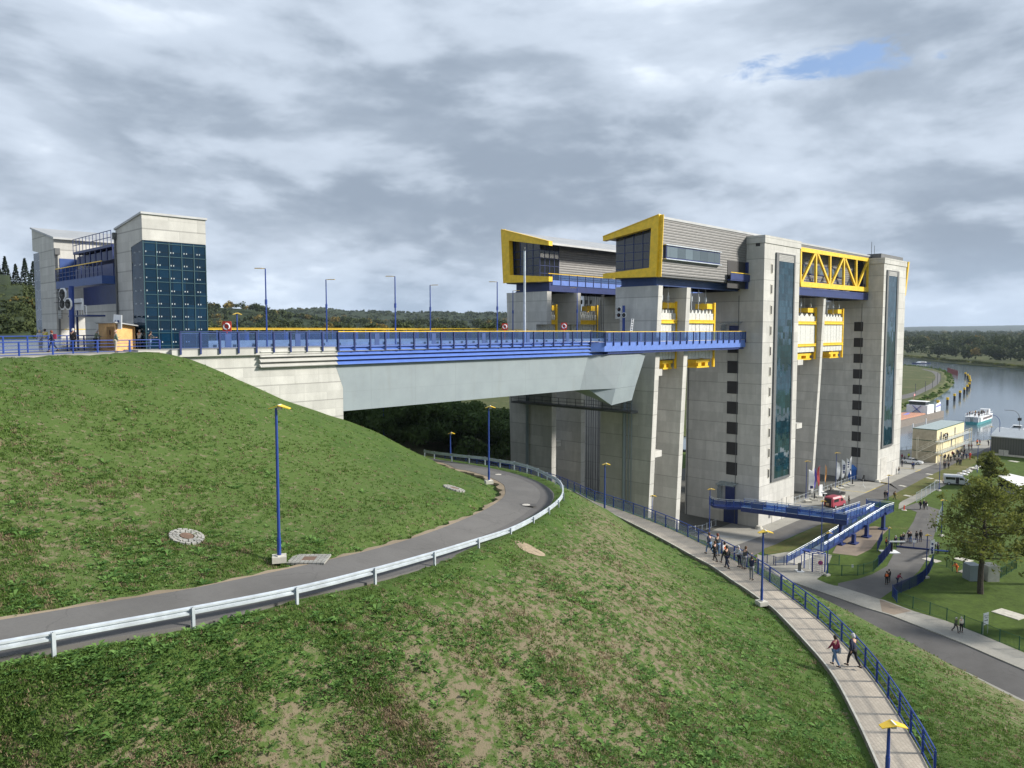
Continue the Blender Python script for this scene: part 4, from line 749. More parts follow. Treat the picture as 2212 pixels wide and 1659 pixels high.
MB().box(GX + .05, xr, yfg, yf1 - .1, 33, zfg - .35).build('glazing', GLT, fbo)
pr = MB(); pr.tube([(GX + .25, yf0 - .12, 33), (GX + .25, yf0 - .12, 43.4)], .1, 6).box(GX, GX + .5, yf0 - .35, yf0, 43.2, 43.9); pr.build('rain_pipe', GREYD, fbo)
q = MB(); a, b_ = W('c1', 1005, 800, 0, GX - 1.2), W('c1', 497, 800, 0, GX - 1.2); a.y = 76.45; zk = W('c1', 750, 828, 0, GX - 1.2).z
wkb = MB().box(GX - 1.3, GX - .1, a.y, b_.y, zk, zk + .75).build('footbridge', BLUEM, sg_)
rr = MB()
for i in range(13): y = a.y + (b_.y - a.y) * i / 12; rr.box(GX - 1.32, GX - 1.24, y - .05, y + .05, zk + .7, zk + 2.0)
for z in (1.1, 1.5): rr.box(GX - 1.3, GX - 1.25, a.y, b_.y, zk + z, zk + z + .05)
rr.box(GX - .3, GX - .2, a.y, b_.y - 3, zk + .75, zk + 1.9); rr.build('railing', BLUED, wkb); MB().box(GX - 1.33, GX - 1.23, a.y, b_.y, zk + 2.0, zk + 2.08).build('handrail', YELB, wkb)
xg_ = GX + 1.2; a, b_ = W('c1', 1008, 560, 0, xg_), W('c1', 672, 560, 0, xg_)
u = MB(); zz0 = W('c1', 840, 625, 0, xg_).z; zz1 = W('c1', 840, 505, 0, xg_).z; u.box(xg_, xg_ + 1.5, a.y, b_.y, zz0, zz0 + .9); u.box(xg_ - .4, xg_ + 1.6, a.y, b_.y, zz1 - .25, zz1)
for i in range(8): y = a.y + (b_.y - a.y) * i / 7; u.box(xg_ - .3, xg_ - .2, y - .06, y + .06, zz0, zz1)
for i in range(12): y = a.y + (b_.y - a.y) * i / 11; u.box(xg_ - .4, xg_ - .35, y - .03, y + .03, zz1, zz1 + 1.3)
for z in (.65, 1.3): u.box(xg_ - .4, xg_ - .34, a.y, b_.y, zz1 + z, zz1 + z + .06)
u.build('lifting_gantry', BLUED, sg_)
MB().box(xg_ + 1.6, xg_ + 2.4, 76.4, yf0, 36.9, 41.5).build('gate_leaf', BLUED, sg_); MB().box(xg_ + 2.5, xg_ + 3.2, 76.4, yf0, 41.5, 44.0).build('machine_cover', BLACK, sg_)
MB().box(GX + .4, GX + 3, 76.4, W('c1', 740, 1100, 0, GX + .4).y, 32.5, W('c1', 800, 1000, 0, GX + .4).z).build('sill_wall', CONC2, sg_)
MB().box(GX - .04, GX + .1, W('c1', 515, 1140, 0, GX).y - 1.0, W('c1', 515, 1140, 0, GX).y + .2, 36.2, 37.1).build('vent_grille', LOUVG, fbo)
dd = W('c1', 572, 780, 0, GX - .03); MB().box(GX + .5, GX + 2.2, yf0 - .06, yf0 + .1, zk + .75, zk + 3.6).build('door', BLUEM, fbo)
# ---------------------------------------------------------------- guardrail
gl_ = [('v', 117, 1419, 25.0), ('v', 418, 1358, 24.45), ('v', 642, 1310, 24.1)] + [('d7', x, y, z) for x, y, z in ((512, 1300, 23.75), (943, 1168, 23.25), (1263, 1060, 22.75), (1496, 975, 22.25), (1662, 888, 21.95), (1774, 813, 21.7), (1842, 755, 21.5), (1879, 700, 21.4), (1878, 640, 21.3), (1856, 600, 21.2), (1820, 572, 21.1), (1760, 540, 21.0), (1695, 507, 20.9), (1613, 477, 20.8), (1520, 453, 20.7), (1417, 437, 20.6), (1308, 417, 20.5), (1193, 405, 20.4), (1067, 390, 20.3), (940, 374, 20.2), (870, 362, 20.1))]
gp = [G(*g) for g in gl_]; d0 = gp[0] - gp[1]; gp = [gp[0] + d0 * 2, gp[0] + d0] + gp
gr0 = thing('guardrail', gp[2], 'galvanised steel crash barrier curving along the ramp road', 'guardrail')
gc = rs([p + Vector((0, 0, .62)) for p in gp], 160); m = MB()
prof = [(.0, -.16), (.08, -.12), (.08, -.06), (0, -.02), (0, .02), (.08, .06), (.08, .12), (0, .16), (-.015, .16), (.06, .11), (.06, .065), (-.015, .025), (-.015, -.025), (.06, -.065), (.06, -.11), (-.015, -.16)]
vs = []; k = len(prof)
for i, p in enumerate(gc):
    t = (gc[min(i + 1, 159)] - gc[max(i - 1, 0)]).normalized(); n = Vector((-t.y, t.x, 0)).normalized()
    vs += [p + n * (.12 - a) + Vector((0, 0, b)) for a, b in prof]
m.add(vs, [(i * k + j, i * k + (j + 1) % k, (i + 1) * k + (j + 1) % k, (i + 1) * k + j) for i in range(159) for j in range(k)]); m.build('rail_beam', STEEL, gr0, smooth=False)
P0 = None
for i, p in enumerate(gp):
    t = (gp[min(i + 1, len(gp) - 1)] - gp[max(i - 1, 0)]); rz = math.atan2(t.y, t.x)
    if P0 is None:
        q = MB(); q.box(-.055, .055, -.045, -.035, -.6, .78).box(-.055, .055, .035, .045, -.6, .78).box(-.005, .005, -.035, .035, -.6, .78).box(-.05, .05, .04, .10, .5, .72)
        me = q.build('post', STEEL); P0 = me
    else: me = P0.copy(); COL.objects.link(me)
    me.parent = gr0; me.location = p - gp[2]; me.rotation_euler = (0, 0, rz)
# ---------------------------------------------------------------- path railing
def railing(name, pts, label, n_panel, h=1.12, spacing=1.9, panels=True, cat='railing', mat=BLUE):
    C = rs(pts, 600); cum = [0]
    for i in range(1, 600): cum.append(cum[-1] + (C[i] - C[i - 1]).length)
    n = max(2, int(cum[-1] / spacing) + 1); ps = []; j = 0
    for q in range(n):
        s = cum[-1] * q / (n - 1)
        while j < 598 and cum[j + 1] < s: j += 1
        ps.append(C[j])
    th = thing(name, ps[0], label, cat); P0 = None
    for i, p in enumerate(ps):
        t = ps[min(i + 1, n - 1)] - ps[max(i - 1, 0)]; rz = math.atan2(t.y, t.x)
        if P0 is None: P0 = MB().box(-.075, .075, -.02, .02, -.3, h).box(-.035, .035, -.05, .05, -.3, h - .05).build('post', mat); o = P0
        else: o = P0.copy(); COL.objects.link(o)
        o.parent = th; o.location = p - ps[0]; o.rotation_euler = (0, 0, rz)
    def line(dz, r, nm, m_): MB().tube([p + Vector((0, 0, dz)) for p in ps], r, 6).build(nm, m_, th)
    line(h + .03, .045, 'top_rail', mat); line(h - .22, .022, 'middle_rail', mat)
    if not panels: line(h - .5, .03, 'lower_rail', mat)
    line(.08, .03, 'foot_rail', mat)
    if panels:
        g = MB()
        for a, b in zip(ps[:-1], ps[1:]): g.slab([a + Vector((0, 0, .14)), b + Vector((0, 0, .14)), b + Vector((0, 0, h - .26)), a + Vector((0, 0, h - .26))], (.012, .012, 0))
        g.build('mesh_infill', MESHM, th)
    return th, ps
def meshmat():
    m = M_('wire_mesh'); m.col((.16, .20, .27)); tr = m.N('ShaderNodeBsdfTransparent'); mx = m.N('ShaderNodeMixShader'); mx.inputs[0].default_value = .62
    m.L(m.b.outputs[0], mx.inputs[1]); m.L(tr.outputs[0], mx.inputs[2]); m.L(mx.outputs[0], m.o.inputs[0]); return m.set(.6)
MESHM = meshmat()
po = [p for p in POs]; i0 = min(range(260), key=lambda i: (po[i] - G('v', 1508, 1171, 16.05)).length)
outw = offs(po, -.06, 0)
isp = min(range(260), key=lambda i: (po[i] - G('d3', 1115, 1410, 16.2)).length)
railing('path_railing', outw[14:isp + 1], 'blue railing with mesh panels beside the footpath below the lift', 1)
railing('path_railing', outw[isp:250], 'blue railing of open pipes beside the near end of the footpath', 1, panels=False, spacing=1.75)
pl = [Vector((p.x, p.y, 33.15)) for p in (G('c1', -100, 1455, 33.15), G('c1', 225, 1440, 33.15), G('c1', 495, 1430, 33.15), G('c1', 745, 1415, 33.15), G('c1', 975, 1410, 33.15), G('c1', 1195, 1403, 33.15), G('c1', 1395, 1398, 33.15))]
railing('platform_railing', pl, 'blue railing along the edge of the upper platform above the grass', 1, h=.95, spacing=2.6, panels=False)
r2 = [Vector((3, 63, 33.15)), Vector((10, 66.5, 33.15)), Vector((17, 70.5, 33.15)), Vector((24, 76, 33.15))]
railing('platform_railing', r2, 'tall blue railing on the far side of the upper platform behind the visitors', 1, h=1.3, spacing=2.2)
# ---------------------------------------------------------------- street lamps
def foldhead(w=.85, d=.55, drop=.16):
    """folded yellow wing roof, thin, with pale ridge strip"""
    m = MB(); r = .04
    for sx in (-1, 1):
        m.slab([(0, -d * .5, 0), (0, d * .5, 0), (sx * w * .5, d * .28, -drop), (sx * w * .5, -d * .28, -drop)], (0, 0, .035))
    return m
def lamp(c, x, y, z, ct, xt, yt, label, base=False, kind='fold', group='street lamps', w=.85, yaw=None, name='street_lamp'):
    b = G(c, x, y, z); t = W(ct, xt, yt, 0, b.x) if abs(b.x) > 1 else None; h = t.z - b.z
    o = thing(name, b, label, 'street lamp', group); L0 = Vector(b)
    r = .075
    m = MB(); m.tube([b + Vector((0, 0, 0)), b + Vector((0, 0, 1.1))], r * 1.25, 10).tube([b + Vector((0, 0, 1.1)), b + Vector((0, 0, h - .12))], r, 10, r * .8); m.build('pole', BLUE, o)
    if base: m = MB(); m.obox(b + Vector((0, 0, .12)), .32, .32, .14, HEAD + .3); m.box(b.x - .16, b.x + .16, b.y - .16, b.y + .16, b.z + .26, b.z + .3); m.build('base_block', PALE, o)
    if kind == 'fold':
        m = foldhead(w); M = Matrix.Rotation(HEAD - R(90) if yaw is None else yaw, 3, 'Z'); off = M @ Vector((w * .17, 0, 0))
        m.v = [tuple(M @ Vector(v) + b + off + Vector((0, 0, h))) for v in m.v]; hd = m.build('lamp_head', YELB, o)
        s = MB().box(-.035, .035, -.2, .2, .03, .045); s.v = [tuple(M @ Vector(v) + b + off + Vector((0, 0, h))) for v in s.v]; s.build('ridge_strip', WHITE, hd)
        s = MB().box(-.10, .10, -.08, .08, -.2, -.02); s.v = [tuple(M @ Vector(v) + b + off + Vector((0, 0, h))) for v in s.v]; s.build('lamp_glass', PALE, hd)
    return o
def place_fold(lst):
    for a in lst: lamp(*a[0], a[1], **a[2])
place_fold([
    (('v', 603.5, 1212, 24.25, 'v', 613, 878), 'tall blue lamp on a concrete block in the grass beside the ramp road', dict(base=True, w=.95)),
    (('v', 1056, 1044, 21.9, 'v', 1061, 878), 'blue lamp with yellow folded head inside the bend of the ramp road', dict(base=True)),
    (('v', 1306, 1101, 15.9, 'v', 1312, 1002), 'blue lamp at the far end of the footpath railing against the grey pylons', {}),
    (('v', 1645, 1306, 16.2, 'v', 1656, 1148), 'blue lamp on a concrete block at the grass edge of the footpath', dict(base=True, w=1.0)),
    (('v', 1916, 1690, 16.6, 'v', 1937, 1568), 'nearest lamp with a large yellow head at the bottom of the footpath', dict(w=1.05)),
    (('v', 829, 945, 16.0, 'v', 832, 877), 'lamp under the bridge left of the dark trees', dict(w=.9)),
    (('v', 973, 988, 19.9, 'v', 976, 935), 'small lamp behind the crash barrier in front of the dark trees', dict(w=.8)),
    (('e1', 1135, 1620, 0, 'e1', 1120, 862), 'lamp right of the blue turnstile cage', dict(base=True)),
    (('e1', 1030, 1200, 0, 'e1', 1045, 312), 'lamp with a white box on its pole behind the turnstile cage', {}),
    (('e1', 765, 282, 0, 'f3', 270, 290), 'lamp left of the row of flags beside the lift', dict(w=1.3)),
    (('e1', 1285, 95, 0, 'f3', 1235, 22), 'lamp standing between the flags beside the lift', dict(w=1.3)),
    (('d2', 170, 1180, 0, 'd2', 160, 808), 'lamp at the road beside the end of the footbridge', dict(w=1.1)),
    (('d2', 912, 1042, 0, 'd2', 905, 520), 'lamp beside the pale service path near the silver van', dict(base=True, w=1.0)),
    (('d2', 1465, 780, 0, 'd2', 1458, 360), 'lamp above the heap of white rubble', dict(w=1.0)),
    (('d2', 1655, 515, 0, 'd2', 1648, 108), 'lamp at the corner of the grey warehouse', dict(w=1.1)),
    (('d2', 945, 1700, 0, 'd2', 930, 1166), 'lamp in front of the leafy tree beside the turning area', dict(base=True, w=1.0)),
    (('d4', 1043, 680, 0, 'd4', 1028, 160), 'lamp with a yellow head behind the curved dark fence right of the sliding gate', dict(base=True)),
    (('v', 1408, 1130, 8, 'v', 1408, 1070), 'little lamp low between the concrete pylons', dict(w=.9)),
    (('c5', 1975, 1330, 1.0, 'c5', 1990, 940), 'lamp on the forecourt left of the footbridge platform', dict(w=1.2)),
    (('d4', 600, 320, 0, 'd4', 605, 80), 'dark thin lamp pole behind the sliding gate', dict(w=.5)),
])
def high_lamp(u, vtop, Y, side, label):
    t = W('v', u, vtop, 1, Y); b = Vector((t.x, t.y, 33.3)); o = thing('street_lamp', b, label, 'street lamp', 'tall lamps on the canal bridge')
    MB().tube([b, b + Vector((0, 0, t.z - 33.3))], .095, 8, .06).tube([b + Vector((0, 0, 4.2)), b + Vector((0, 0, 4.7))], .13, 8).build('pole', BLUE, o)
    e = Vector((RT[0], RT[1], 0)) * side; MB().beam(t, t + e * .35, .06).beam(t + e * .3 + Vector((0, 0, .02)), t + e * 1.05 + Vector((0, 0, .02)), .24, .07).build('lamp_head', paint('lamp_yellow', (.62, .42, .12), .5), o)
high_lamp(573, 580, 71.5, -1, 'tall slim lamp on the bridge nearest the glazed gate block, head to the left'); high_lamp(704, 604, 79.5, 1, 'second tall slim lamp on the bridge, head to the right'); high_lamp(853, 597, 71.5, -1, 'tall slim lamp at the middle of the bridge, head to the left')
high_lamp(929, 616, 79.5, 1, 'tall slim lamp right of the middle of the bridge, head to the right'); high_lamp(1074, 609, 71.5, -1, 'tall slim lamp on the bridge just left of the far machine hall'); high_lamp(1108, 628, 84.0, 1, 'slim lamp in front of the left concrete pylon face'); high_lamp(1247, 622, 73.5, -1, 'slim lamp in front of the far counterweights')
def goose(c, x, y, z, ct, xt, yt, label, r=.9, side=-1, sign=False, dist=None):
    b = G(c, x, y, z) if dist is None else W(c, x, y, 1, dist); b.z = max(b.z, z); t = W(ct, xt, yt, 0, b.x); h = t.z - b.z; e = Vector((RT[0], RT[1], 0)) * side
    o = thing('street_lamp', b, label, 'street lamp', 'curved lamps'); pts = [b, b + Vector((0, 0, h - r))] + [b + e * (r * (1 - math.cos(a))) + Vector((0, 0, h - r + r * math.sin(a))) for a in [R(k) for k in range(15, 91, 15)]] + [b + e * (r * 1.5) + Vector((0, 0, h + .05))]
    MB().tube(pts, .07 * (1 if h < 8 else 1.4), 8).build('pole', BLUE if not sign else GREYD, o); hd = pts[-1]; MB().beam(hd - e * .1, hd + e * .7, .3, .1).build('lamp_head', YELB if z > 20 else GREYD, o)
    if sign: p = b + Vector((0, 0, h * .55)); MB().obox(p, .5, .1, .4, HEAD - R(90)).build('box', BLACK, o)
goose('c1', 160, 1250, 33.15, 'c1', 170, 668, 'lamp with short curved neck at the left edge of the upper platform', r=.5, side=1)
goose('c1', 808, 1300, 33.15, 'c1', 740, 630, 'blue lamp with a wide curved neck in front of the gate', r=1.9)
goose('d1', 1792, 1660, 0, 'd1', 1760, 1412, 'curved grey lamp on the quay behind the warehouse', r=2.4, dist=52); goose('d1', 2075, 1640, 0, 'd1', 2050, 1345, 'curved grey lamp with a black box at the right on the quay', r=2.4, sign=True, dist=48)
p_ = W('c1', 2066, 1215, 1, 76); 
o = thing('street_lamp', (p_.x, p_.y, 33.2), 'small yellow lamp behind the bridge railing right of the glazed gate block', 'street lamp', 'street lamps'); t = W('c1', 2064, 1068, 1, 76)
MB().tube([(p_.x, p_.y, 33.2), (p_.x, p_.y, t.z)], .07, 8).build('pole', BLUE, o); m = foldhead(.9); m.v = [tuple(Vector(v) + t) for v in m.v]; m.build('lamp_head', YELB, o)
b = W('e5', 430, 1100, 1, 72.5); b.z = 33.3; t = W('e5', 430, -480, 1, 72.5); o = thing('camera_mast', b, 'thick silver mast in front of the far machine hall', 'mast'); MB().tube([b, Vector((b.x, b.y, t.z))], .19, 12, .14).build('pole', STEEL, o); MB().obox(Vector((b.x, b.y, t.z)), .35, .12, .12, HEAD).obox(Vector((b.x, b.y, t.z + .2)), .06, .06, .2).build('camera', GREYD, o)
# distant poles on the river bank
for i, (x, yb, yt) in enumerate(((568, 1143, 960), (713, 1082, 925), (817, 1022, 900), (888, 972, 800), (935, 925, 790), (885, 760, 655), (822, 745, 665), (628, 725, 672), (400, 712, 610))):
    b = G('d1', x, yb, .7); t = W('d1', x, yt, 0, b.x); o = tag(MB().tube([b, Vector((b.x, b.y, min(t.z, 9)))], .09 + b.length / 9000, 6).build('lamp_pole', GREYD), 'thin grey lamp pole on the green river bank road', 'lamp pole', 'lamp poles on the river bank')
# ---------------------------------------------------------------- signals
def octsig(name, pts, post, label, X, yaw):
    o = thing(name, post[0], label, 'signal', None); MB().tube(post, .22, 10).build('post', BLUE, o)
    for p, rad, lit in pts:
        M = Matrix.Rotation(yaw, 3, 'Z'); ring = [p + M @ Vector((0, math.cos(R(22.5 + 45 * k)) * rad, math.sin(R(22.5 + 45 * k)) * rad)) for k in range(8)]
        s = MB().slab(ring, M @ Vector((.12, 0, 0))).build('signal_head', WHITE, o); s2 = MB().slab([p + (q - p) * .82 - M @ Vector((.03, 0, 0)) for q in ring], M @ Vector((.04, 0, 0))).build('dark_face', BLACK, s)
        hood = MB().slab([p + M @ Vector((-.03, -rad * .45, rad * .22)), p + M @ Vector((-.03, rad * .45, rad * .22)), p + M @ Vector((-.6, rad * .4, rad * .12)), p + M @ Vector((-.6, -rad * .4, rad * .12))], (0, 0, .04)); hood.build('hood', BLACK, s)
        MB().slab([p + M @ Vector((-.06, math.cos(a) * rad * .3, math.sin(a) * rad * .3)) for a in [R(45 * k) for k in range(8)]], M @ Vector((.03, 0, 0))).build('lens', paint('lens_red', (.12, .01, .01), .2) if lit else GREYD, s)
Xs = 21.5; S = lambda x, y: W('c1', x, y, 0, Xs)
sp_ = [(S(541, 905), .78, 0), (S(541, 988), .78, 0), (S(591, 988), .78, 0)]
sp_ = [(S(541, 905), (S(541, 855).z - S(541, 955).z) / 2 + .1, 0), (S(541, 988), (S(541, 940).z - S(541, 1037).z) / 2 + .05, 0), (S(591, 988), (S(541, 940).z - S(541, 1037).z) / 2 + .05, 0)]
pb = S(596, 1300); octsig('ship_signal', sp_, [Vector((pb.x + .3, pb.y, 33.15)), Vector((pb.x + .3, S(586, 830).y, S(586, 830).z))], 'ship signal of three octagonal lights on a blue post before the gate', Xs, R(12))
Xb = 98.0; S = lambda x, y: W('e3', x, y, 0, Xb); rr = (S(1865, 870).z - S(1865, 990).z) / 2
octsig('ship_signal', [(S(1865, 930), rr, 1), (S(1860, 1055), rr, 1), (S(1970, 1055), rr, 0)], [Vector((Xb + .4, S(1935, 1300).y, 33.2)), Vector((Xb + .4, S(1935, 845).y, S(1935, 845).z))], 'ship signal of three octagonal red lights on a blue post before the lift', Xb, 0)
S = lambda x, y: W('f5', x, y, 0, 22.5)
a, b = S(765, 640), S(1060, 1000); o = thing('notice_board', Vector((22.5, a.y, 33.2)), 'blank white board with black bars beside the ship signal', 'board'); MB().box(22.4, 22.55, b.y, a.y, b.z, a.z).build('panel', WHITE, o)
mz = S(900, 785).z; MB().box(22.32, 22.4, b.y, a.y, mz - .05, mz + .05).box(22.32, 22.4, a.y - .35, a.y - .25, b.z, mz).build('bars', GREYD, o)
c = S(700, 1190); MB().box(22.5, 24, b.y - 1, c.y + 1.2, c.z - .1, c.z + .05).box(22.6, 22.75, a.y - .1, a.y + .1, 33.15, a.z).build('bracket_platform', BLUED, o); q = MB()
for i in range(5): yy = b.y - .8 + i * .7; q.box(22.5, 22.55, yy, yy + .06, c.z, c.z + .9)
q.box(22.5, 22.55, b.y - .8, b.y + 2.2, c.z + .85, c.z + .9); q.build('railing', WHITE, o)
# life ring stands
def lifering(p, label, h=1.9):
    o = thing('life_ring_stand', p, label, 'life ring stand', 'life ring stands on the canal bridge'); M = Matrix.Rotation(HEAD, 3, 'Z'); P = lambda x, y, z: p + M @ Vector((x, y, z))
    MB().tube([P(0, 0, 0), P(0, 0, h - .6)], .06, 8).build('post', RED, o); s = MB(); s.slab([P(0, a, b + h - .1) for a, b in ((-.36, -.5), (.36, -.5), (.42, -.42), (.42, .42), (.36, .5), (-.36, .5), (-.42, .42), (-.42, -.42))], M @ Vector((.06, 0, 0))).build('board', RED, o)
    ring = [P(-.07, math.cos(t) * .27, math.sin(t) * .27 + h - .1) for t in [2 * math.pi * k / 20 for k in range(21)]]; MB().tube(ring, .075, 8).build('life_ring', WHITE, o); q = MB()
    for t in (R(50), R(230)): q.tube([P(-.07, math.cos(t + k) * .27, math.sin(t + k) * .27 + h - .1) for k in (0, .2, .4)], .082, 8)
    q.build('red_bands', RED, o)
p = W('c1', 1975, 1180, 1, 70.5); lifering(Vector((p.x, p.y, 33.25)), 'red life ring stand right of the glazed gate block', p.z - 33.2)
p = W('e5', 1210, 1035, 1, 70.5); lifering(Vector((p.x, p.y, 33.25)), 'red life ring stand before the far counterweights', p.z - 33.2 + .1)
p = W('e5', 38, 1045, 1, 80); lifering(Vector((p.x, p.y, 33.25)), 'red life ring stand seen edge-on left of the lift pylons', p.z - 33.2 + .1)
# ladder and lights on the walkway
S = lambda x, y: W('c3', x, y, 1, 67.5); q = MB(); q.tube([S(1287, 1115), S(1300, 1005)], .05, 6).tube([S(1303, 1115), S(1316, 1005)], .05, 6)
for k in range(5): f = k / 5; q.tube([S(1287 + 13 * f, 1110 - 105 * f), S(1303 + 13 * f, 1110 - 105 * f)], .035, 6)
tag(q.build('ladder', WHITE), 'white ladder leaning by the concrete pylon on the walkway', 'ladder')
# ---------------------------------------------------------------- stone rings, drain covers, soil patch
def stonering(c, x, y, z, r, label, sq=False):
    p = G(c, x, y, z); p.z = terr(p.x, p.y) + .03; e = .5; gn = Vector((-(terr(p.x + e, p.y) - terr(p.x - e, p.y)), -(terr(p.x, p.y + e) - terr(p.x, p.y - e)), 2 * e)).normalized(); M = gn.to_track_quat('Z', 'Y').to_matrix()
    o = thing('manhole_surround', p, label, 'manhole'); s = MB()
    for ring, n in ((.52, 10), (.72, 14), (.92, 18)):
        for i in range(n):
            t = 2 * math.pi * (i + .5 * (ring > .7)) / n; cc = p + M @ Vector((math.cos(t) * r * ring, math.sin(t) * r * ring, .02)); s.obox(cc, r * .085, r * ring * math.pi / n * .8, .05 + random.random() * .03, M=M @ Matrix.Rotation(t, 3, 'Z'))
    s.build('cobbles', paint('granite_cobbles', (.30, .295, .27), .8, var=.25, scale=9), o); MB().slab([p + M @ Vector((math.cos(t) * r * .38, math.sin(t) * r * .38, .05)) for t in [2 * math.pi * k / 16 for k in range(16)]], (0, 0, .04)).build('cover', paint('rusty_cover', (.16, .10, .07), .8), o)
stonering('v', 404, 1192, 24.6, .78, 'ring of pale cobbles round a rusty cover in the left slope'); stonering('v', 981, 1065, 22.6, .85, 'ring of pale cobbles in the grass inside the road bend')
p = G('v', 668, 1208, 24.1); o = thing('drain_inlet', p, 'rusty drain grate set in pale cobbles at the verge', 'drain'); s = MB()
for i in range(-4, 5):
    for j in range(-3, 4):
        if abs(i) < 2 and abs(j) < 2: continue
        s.obox(p + Vector((RT[0], RT[1], 0)) * i * .2 + Vector((FX, FY, 0)) * j * .2 + Vector((0, 0, .0)), .085, .085, .05, HEAD)
s.build('cobbles', paint('granite_cobbles', (.30, .295, .27)), o); MB().obox(p, .32, .32, .04, HEAD).build('grate', paint('rusty_cover', (.16, .10, .07)), o)
for c, x, y, z, l in (('d7', 1405, 478, 21.15, 'drain cover in the asphalt at the far part of the bend'), ('d7', 1607, 710, 22.0, 'drain cover in the asphalt at the outer bend')):
    p = G(c, x, y, z); d = [strip_dist(np.array([[p.x, p.y]]), RIs, ROs)[2][0]][0]; p.z = d + .015; o = thing('drain_cover', p, l, 'drain cover'); MB().obox(p, .75, .4, .008, HEAD - R(90)).build('patch', ASPHD, o); MB().lathe(p + Vector((0, 0, .005)), [(.3, 0), (.3, .02), (.0, .02)], 14).build('lid', paint('lid_pale', (.5, .47, .42), .7), o)
o = G('d7', 1640, 1040, 21.3); sp2 = MB(); n = 26; ring = []
for i in range(n):
    t = 2 * math.pi * i / n; rr = 1 + .25 * noise.noise(Vector((math.cos(t) * 2, math.sin(t) * 2, 5))); q = G('d7', 1635 + math.cos(t) * 105 * rr + math.sin(t) * 30, 1035 + math.sin(t) * 42 * rr + math.cos(t) * 35, 21.5); 
    for _ in range(6): q = G('d7', 1635 + math.cos(t) * 105 * rr + math.sin(t) * 30, 1035 + math.sin(t) * 42 * rr + math.cos(t) * 35, terr(q.x, q.y))
    ring.append(Vector((q.x, q.y, terr(q.x, q.y) + .02)))
cen = sum(ring, Vector()) / n; cen.z = terr(cen.x, cen.y) + .1; inner = [Vector((cen.x + (q.x - cen.x) * .6, cen.y + (q.y - cen.y) * .6, 0)) for q in ring]
for q in inner: q.z = terr(q.x, q.y) + .07 + random.random() * .05
sp2.add(ring + inner + [cen], [(i, (i + 1) % n, n + (i + 1) % n, n + i) for i in range(n)] + [(n + i, n + (i + 1) % n, 2 * n) for i in range(n)]); struct(sp2.build('bare_soil', SAND))
# ---------------------------------------------------------------- people
def skin(verts, edges, rad, root=0, sub=1):
    me = bpy.data.meshes.new('t'); me.from_pydata(verts, edges, []); o = bpy.data.objects.new('t', me); COL.objects.link(o)
    md = o.modifiers.new('s', 'SKIN'); md.use_smooth_shade = True
    for i, r in enumerate(rad): me.skin_vertices[0].data[i].radius = r if isinstance(r, tuple) else (r, r)
    me.skin_vertices[0].data[root].use_root = True
    if sub: s = o.modifiers.new('u', 'SUBSURF'); s.levels = sub; s.render_levels = sub
    dg = bpy.context.evaluated_depsgraph_get(); dg.update(); ev = o.evaluated_get(dg); m2 = bpy.data.meshes.new_from_object(ev)
    vs = [tuple(v.co) for v in m2.vertices]; fs = [tuple(p.vertices) for p in m2.polygons]
    bpy.data.objects.remove(o); bpy.data.meshes.remove(me); bpy.data.meshes.remove(m2); return vs, fs
def limb(p, ang, l, side=0.0): return p + Vector((math.sin(R(ang)) * l, side, -math.cos(R(ang)) * l))
POSES = dict(walk_a=dict(L=(24, 8), Rr=(-18, -38), aL=(-22, 5), aR=(24, 45)), walk_b=dict(L=(-16, -34), Rr=(22, 6), aL=(26, 40), aR=(-20, 0)), stand=dict(L=(3, 0), Rr=(-2, -5), aL=(2, 14), aR=(-3, 12)),
    pockets=dict(L=(5, -4), Rr=(-4, -6), aL=(-22, 48), aR=(-22, 48)), photo=dict(L=(4, 0), Rr=(-3, -6), aL=(58, 140), aR=(60, 142)), lean=dict(L=(-6, -8), Rr=(2, -10), aL=(35, 80), aR=(40, 85), lean=12),
    bend=dict(L=(16, -6), Rr=(-6, -14), aL=(60, 20), aR=(30, 60), lean=42), phone=dict(L=(3, 0), Rr=(-3, -5), aL=(12, 100), aR=(6, 22)), crouch=dict(L=(78, -40), Rr=(60, -60), aL=(50, 70), aR=(40, 80), lean=35))
PM = {}
